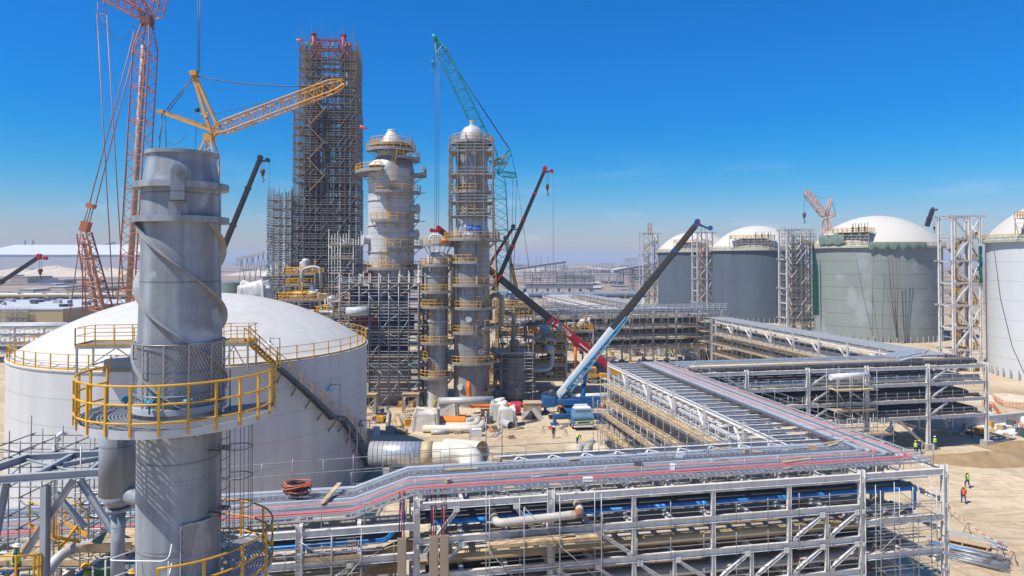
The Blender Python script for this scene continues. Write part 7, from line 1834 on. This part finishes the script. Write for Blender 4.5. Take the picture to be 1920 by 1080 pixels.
# ------------------------------------------------------------ background buildings, trains, industry
def shed(label, px0, px1, py0, py1, m, depth, gable=0.0, roofm=None, group=None, name='industrial_shed', legs=False, cat='building'):
    a, b = gnd(px0, py1), gnd(px1, py1); Y = (a.y + b.y) / 2; w = (px1 - px0) / FPX * Y; h = (py1 - py0) / FPX * Y; cx = ((px0 + px1) / 2 - 960) / FPX * Y
    o = thing(name, label, cat, (cx, Y + depth / 2, 0), 0, group); hh = h * (1 - gable); z0 = 0
    k = MB()
    if legs:
        for x in frange(-w / 2 + .6, w / 2 - .6, max(6, w / 6)):
            for y in (-depth / 2 + .5, depth / 2 - .5): k.box((x, y, h * .3), (.9, .9, h * .6))
        part(k, 'legs', STEELD, o); k = MB(); k.box((0, 0, h * .5 + hh * .25), (w, depth, hh * .5 - h * .0))
        hh = h * .5 + hh * .5
    else: k.box((0, 0, hh / 2), (w, depth, hh))
    part(k, 'walls', m, o)
    k = MB()
    if gable: k.add([V((-w / 2 - .3, -depth / 2 - .3, hh)), V((w / 2 + .3, -depth / 2 - .3, hh)), V((w / 2 + .3, depth / 2 + .3, hh)), V((-w / 2 - .3, depth / 2 + .3, hh)), V((-w / 2 - .3, 0, h)), V((w / 2 + .3, 0, h))], [(0, 1, 5, 4), (2, 3, 4, 5), (0, 4, 3), (1, 2, 5), (0, 3, 2, 1)])
    else: k.box((0, 0, hh + .15), (w + .6, depth + .6, .3))
    part(k, 'roof', roofm or m, o); return o
WH = mat('warehouse_white', (.50, .50, .50), .7, 0, .05, .01); WHR = mat('warehouse_roof', (.62, .62, .62), .7, 0, .04, .01)
o = shed('very long white warehouse on the horizon at the left', -60, 345, 478, 512, WH, 160, name='warehouse')
k = MB(); W_ = 420 / FPX * 1300; k.add([V((-190, -50, 30)), V((255, -50, 30)), V((255, 90, 47)), V((-190, 90, 47))], [(0, 1, 2, 3)]); 
hh_ = 34 / FPX * gnd(140, 512).y
k = MB(); w2 = 405 / FPX * gnd(140, 512).y; k.add([V((-w2 / 2, -80, hh_ + .4)), V((w2 / 2, -80, hh_ + .4)), V((w2 / 2, 40, hh_ + 22)), V((-w2 / 2, 40, hh_ + 22)), V((w2 / 2, 80, hh_ + 22)), V((-w2 / 2, 80, hh_ + 22)), V((w2 / 2, 80, 0)), V((-w2 / 2, 80, 0))], [(0, 1, 2, 3), (3, 2, 4, 5), (5, 4, 6, 7)]); part(k, 'sloping_roof', WHR, o)
k = MB(); k.bar((-w2 / 2, -80.6, hh_), (w2 / 2, -80.6, hh_), 1, 1.2); part(k, 'gutter', GREYPIPE, o)
k = MB(); k.bar((-w2 / 2, -80.4, 5), (w2 / 2, -80.4, 5), .6, 10); part(k, 'plinth', mat('warehouse_base', (.40, .40, .41), .7), o)
for i, px in enumerate((46, 61)):
    k = MB(); a = at(px, 460, 1500); k.tube((a.x, 1500, 0), (a.x, 1500, 25 + 37 / FPX * 1500), 2.4, 10); solo(k, 'chimney', STEELD, 'thin dark chimney rising behind the white warehouse', 'chimney', group='chimneys behind the warehouse')
# flat tan building at the left
a, b = gnd(-120, 612), gnd(118, 612); o = thing('flat_building', 'tan flat roofed building with rooftop units at the left', 'building', (0, 0, 0)); hz_ = 6.2; Yb = a.y
tl, tr = at(-160, 583, Yb), at(118, 583, Yb); x0, x1 = tl.x, tr.x; yb = Yb + 62
TANW = mat('tan_wall', (.42, .33, .18), .85, 0, .08, .1)
k = MB(); k.prism([(x0, Yb), (x1, Yb), (x1 + 4, yb), (x0, yb)], 0, hz_); part(k, 'walls', TANW, o)
k = MB(); k.prism([(x0 - .2, Yb - .2), (x1 + .2, Yb - .2), (x1 + 4.2, yb + .2), (x0 - .2, yb + .2)], hz_ + .01, hz_ + .5); part(k, 'roof', mat('roof_pale', (.46, .47, .49), .8, 0, .1, .1), o)
rr = random.Random(12)
for i in range(26):
    k = MB(); x = x1 - rr.uniform(4, 70); y = Yb + rr.uniform(8, 56); k.box((x, y, hz_ + 1.1), (rr.uniform(1, 3), rr.uniform(1, 2.4), rr.uniform(.8, 1.8))); part(k, 'rooftop_unit', rr.choice([STEELD, GREYPIPE, BLUEC, STEELD, NAVY]), o)
k = MB(); k.path([(x1 - 130, Yb + 46, hz_ + 2.4), (x1 - 40, Yb + 60, hz_ + 2.5), (x1 + 10, Yb + 60, hz_ + 2.4)], .7, 8); part(k, 'roof_duct', TANPIPE, o)
scaffold('tube scaffold against the wall of the tan flat building', (x1 - 22, Yb - 2.0, 0), 0, frange(0, 10, 2), [0, 1.2], 0, [1.8, 3.6, 5.2], 7, seed=120, r=.05, polesplit=False)
# trains of tank wagons
TANKCAR = mat('tank_wagon', (.22, .27, .34), .4, .2, .12, .3)
def wagon():
    o = thing('tank_wagon', 'grey blue railway tank wagon in the train behind the left building', 'wagon', (0, 0, 0)); k = MB(); k.lathe([(.02, -6.4), (1.0, -6.3), (1.6, -5.9), (1.6, 5.9), (1.0, 6.3), (.02, 6.4)], 20, smooth=False)
    b = part(k, 'barrel', TANKCAR, o); b.rotation_euler = (0, pi / 2, 0); b.location = (0, 0, 2.9)
    k = MB(); k.bar((-6.8, 0, 1.1), (6.8, 0, 1.1), 2.4, .3); k.tube((0, 0, 4.4), (0, 0, 5.0), .5, 10); part(k, 'frame', STEELD, o)
    for x in (-4.8, 4.8): k = MB(); k.box((x, 0, .6), (2.8, 2.2, .9)); part(k, 'bogie', BLACKP, o)
    return o
w0 = wagon(); first = True
for i in range(6):
    p = gnd(20 + i * 45.5 - 2, 562); o = w0 if first else dup(w0); first = False; o.location = p; o['group'] = 'train behind the left building'
for i in range(7):
    p = gnd(960 + i * 38.5, 560); o = dup(w0, p, 0, 'grey blue railway tank wagon in the train behind the process yard', 'train behind the process yard')
for i, (px0, px1, py) in enumerate([(-30, 330, 563), (930, 1240, 561)]):
    a, b = gnd(px0, py), gnd(px1, py); k = MB(); k.bar(a + Z * .15, b + Z * .15, 6, .3); struct(k, 'railway_bed', mat('ballast', (.30, .27, .23), .95, 0, .2, .6))
# mid-distance sheds
CORR = mat('corrugated_wall', (.44, .45, .43), .6, .1, .1, .3, streak=.3)
a = at(492, 520, 210); o = thing('corrugated_building', 'pale green grey corrugated building left of the tall scaffolded tower', 'building', (a.x, 210, 0), radians(4)); k = MB(); k.box((9, 6, 11.5), (18, 12, 17))
for i in range(24): k.box((.4 + i * .75, -.06, 12.5), (.3, .14, 15))
part(k, 'walls', CORR, o); k = MB(); k.add([V((-.4, -.5, 20)), V((18.4, -.5, 20)), V((18.4, 6, 24.4)), V((1.4, 6, 24.4)), V((18.4, 12.5, 20)), V((-.4, 12.5, 20))], [(0, 1, 2, 3), (3, 2, 4, 5), (0, 3, 5)]); part(k, 'roof', mat('roof_cream', (.52, .51, .45), .6, 0, .05, .2), o)
k = MB(); k.box((13, 6, 25.4), (14, 5, 2.6)); part(k, 'roof_monitor', CORR, o)
k = MB()
for x in (.4, 9, 17.6): k.box((x, .6, 1.5), (.7, .7, 3))
part(k, 'legs', STEELD, o)
bgm = [mat('far_shed_pale', (.46, .43, .40), .8, 0, .1, .02), mat('far_shed_grey', (.22, .22, .23), .8, 0, .1, .02), mat('far_shed_tan', (.38, .30, .22), .8, 0, .1, .02), mat('far_shed_dark', (.10, .10, .11), .8)]
shed('pale box house on stilts at the horizon left of the tank row', 1172, 1196, 482, 499, bgm[2], 40, .15, legs=True)
rr = random.Random(31)
lab = ['pale far shed among the hazy plant in the middle distance', 'grey far shed among the hazy plant in the middle distance', 'tan far shed among the hazy plant in the middle distance', 'dark far shed among the hazy plant in the middle distance']
for i in range(46):
    mi = i % 4; px = rr.uniform(945, 1230) if i % 3 else rr.uniform(425, 560); py = rr.uniform(497, 545) if i % 3 else rr.uniform(495, 528); w = rr.uniform(7, 30); h = rr.uniform(2.2, 6)
    shed(lab[mi], px, px + w, py - h, py, bgm[mi], rr.uniform(15, 40), rr.choice([0, .3]), group=lab[mi].split(' among')[0] + 's in the haze', legs=rr.random() < .2)
for i in range(14):
    px = rr.uniform(0, 250); py = rr.uniform(520, 548); shed(lab[i % 4].replace('in the middle distance', 'at the left'), px, px + rr.uniform(10, 34), py - rr.uniform(1.5, 5), py, bgm[i % 4], 20, 0, group='low sheds in front of the warehouse')
shed('flat roofed dark tan block before the white warehouse', 20, 52, 519, 531, bgm[2], 40); shed('low blue grey block before the white warehouse', 72, 121, 526, 532, mat('far_shed_blue', (.12, .16, .25), .8), 20)
shed('pipe bridge block with dark legs by the railway', 985, 1112, 533, 549, bgm[1], 12, legs=True)
def conveyor(label, a, b, w, m):
    o = thing('conveyor', label, 'conveyor', (0, 0, 0)); k = MB(); k.bar(a, b, w, w * .9); part(k, 'gallery', m, o); k = MB()
    for t in (.2, .4, .6, .8, .97):
        p = a.lerp(b, t)
        if p.z > 6:
            for s in (-1, 1): k.bar(V((p.x + s * p.z * .12, p.y, 0)), p, w * .16, w * .16)
    part(k, 'trestle', bgm[1], o)
conveyor('long pale conveyor climbing right toward the sea horizon', at(962, 505, 700), at(1060, 491, 760), 2.6, bgm[0])
conveyor('pale conveyor rising to the right by the farthest stair tower', at(1148, 509, 560), at(1212, 497, 600), 2.4, bgm[0])
conveyor('pale conveyor sloping up to the corrugated building', at(443, 487, 520), at(495, 474, 520), 2.4, bgm[0])
conveyor('faint conveyor behind the white warehouse', at(170, 467, 1700), at(216, 455, 1700), 5, bgm[1])
k0 = None
for i, px in enumerate((963, 972, 992, 1006, 1014, 1028, 446, 452, 470)):
    a = gnd(px, 499); k = MB(); k.lattice(V((0, 0, 0)), V((0, 0, 40)), lambda t: (7 * (1 - t) + 1, 7 * (1 - t) + 1), 6, .35, .25)
    for z in (28, 34): k.bar((-7, 0, z), (7, 0, z), .5, .5)
    solo(k, 'pylon', STEELD, 'faint lattice power pylon on the horizon', 'pylon', (a.x, a.y, 0), 0, 'pylons on the horizon')
for i in range(30):
    px = rr.uniform(945, 1230); py = rr.uniform(500, 548); p = gnd(px, py); k = MB(); h = rr.uniform(8, 16); w = rr.uniform(20, 70)
    for x in frange(0, w, 8): k.box((x, 0, h / 2), (.7, .7, h))
    for z in (h * .6, h * .8, h): k.bar((0, 0, z), (w, 0, z), 2.5, .8)
    solo(k, 'far_pipe_rack', bgm[rr.choice((0, 1, 1, 3))], 'hazy far pipe rack standing among the distant plant', 'pipe rack', p, rr.uniform(-.15, .15), 'far pipe racks in the haze')
cabin('white machine block with drums near the railway at the far yard', gnd(1056, 571), (16, 6, 5), WHITEP, 0, False)
k = MB(); a, b = gnd(1060, 566), gnd(1108, 566); k.bar(a + Z * 4, b + Z * 4, 1.5, 1.4); 
for t in (.05, .5, .95): k.bar(a.lerp(b, t), a.lerp(b, t) + Z * 4, .8, .8)
solo(k, 'yellow_gantry', CRANEY, 'long yellow beam gantry by the railway in the far yard', 'gantry')

# ------------------------------------------------------------ the air
k = MB(); x0, x1, y0, y1, z0, z1 = -26500, 26500, -3300, 26400, -1.2, 91
k.add([V((x, y, z)) for z in (z0, z1) for x, y in ((x0, y0), (x1, y0), (x1, y1), (x0, y1))], [(3, 2, 1, 0), (4, 5, 6, 7), (0, 1, 5, 4), (1, 2, 6, 5), (2, 3, 7, 6), (3, 0, 4, 7)])
hm = bpy.data.materials.new('haze'); hm.use_nodes = True; hm.node_tree.nodes.clear()
pv = hm.node_tree.nodes.new('ShaderNodeVolumePrincipled'); pv.inputs['Color'].default_value = (.74, .81, .95, 1); pv.inputs['Density'].default_value = .00027; pv.inputs['Anisotropy'].default_value = 0.0
ho = hm.node_tree.nodes.new('ShaderNodeOutputMaterial'); hm.node_tree.links.new(pv.outputs[0], ho.inputs['Volume'])
o = link('haze', k.mesh('haze', hm)); o['kind'] = 'stuff'; o['label'] = 'thin pale haze in the air over the plant'
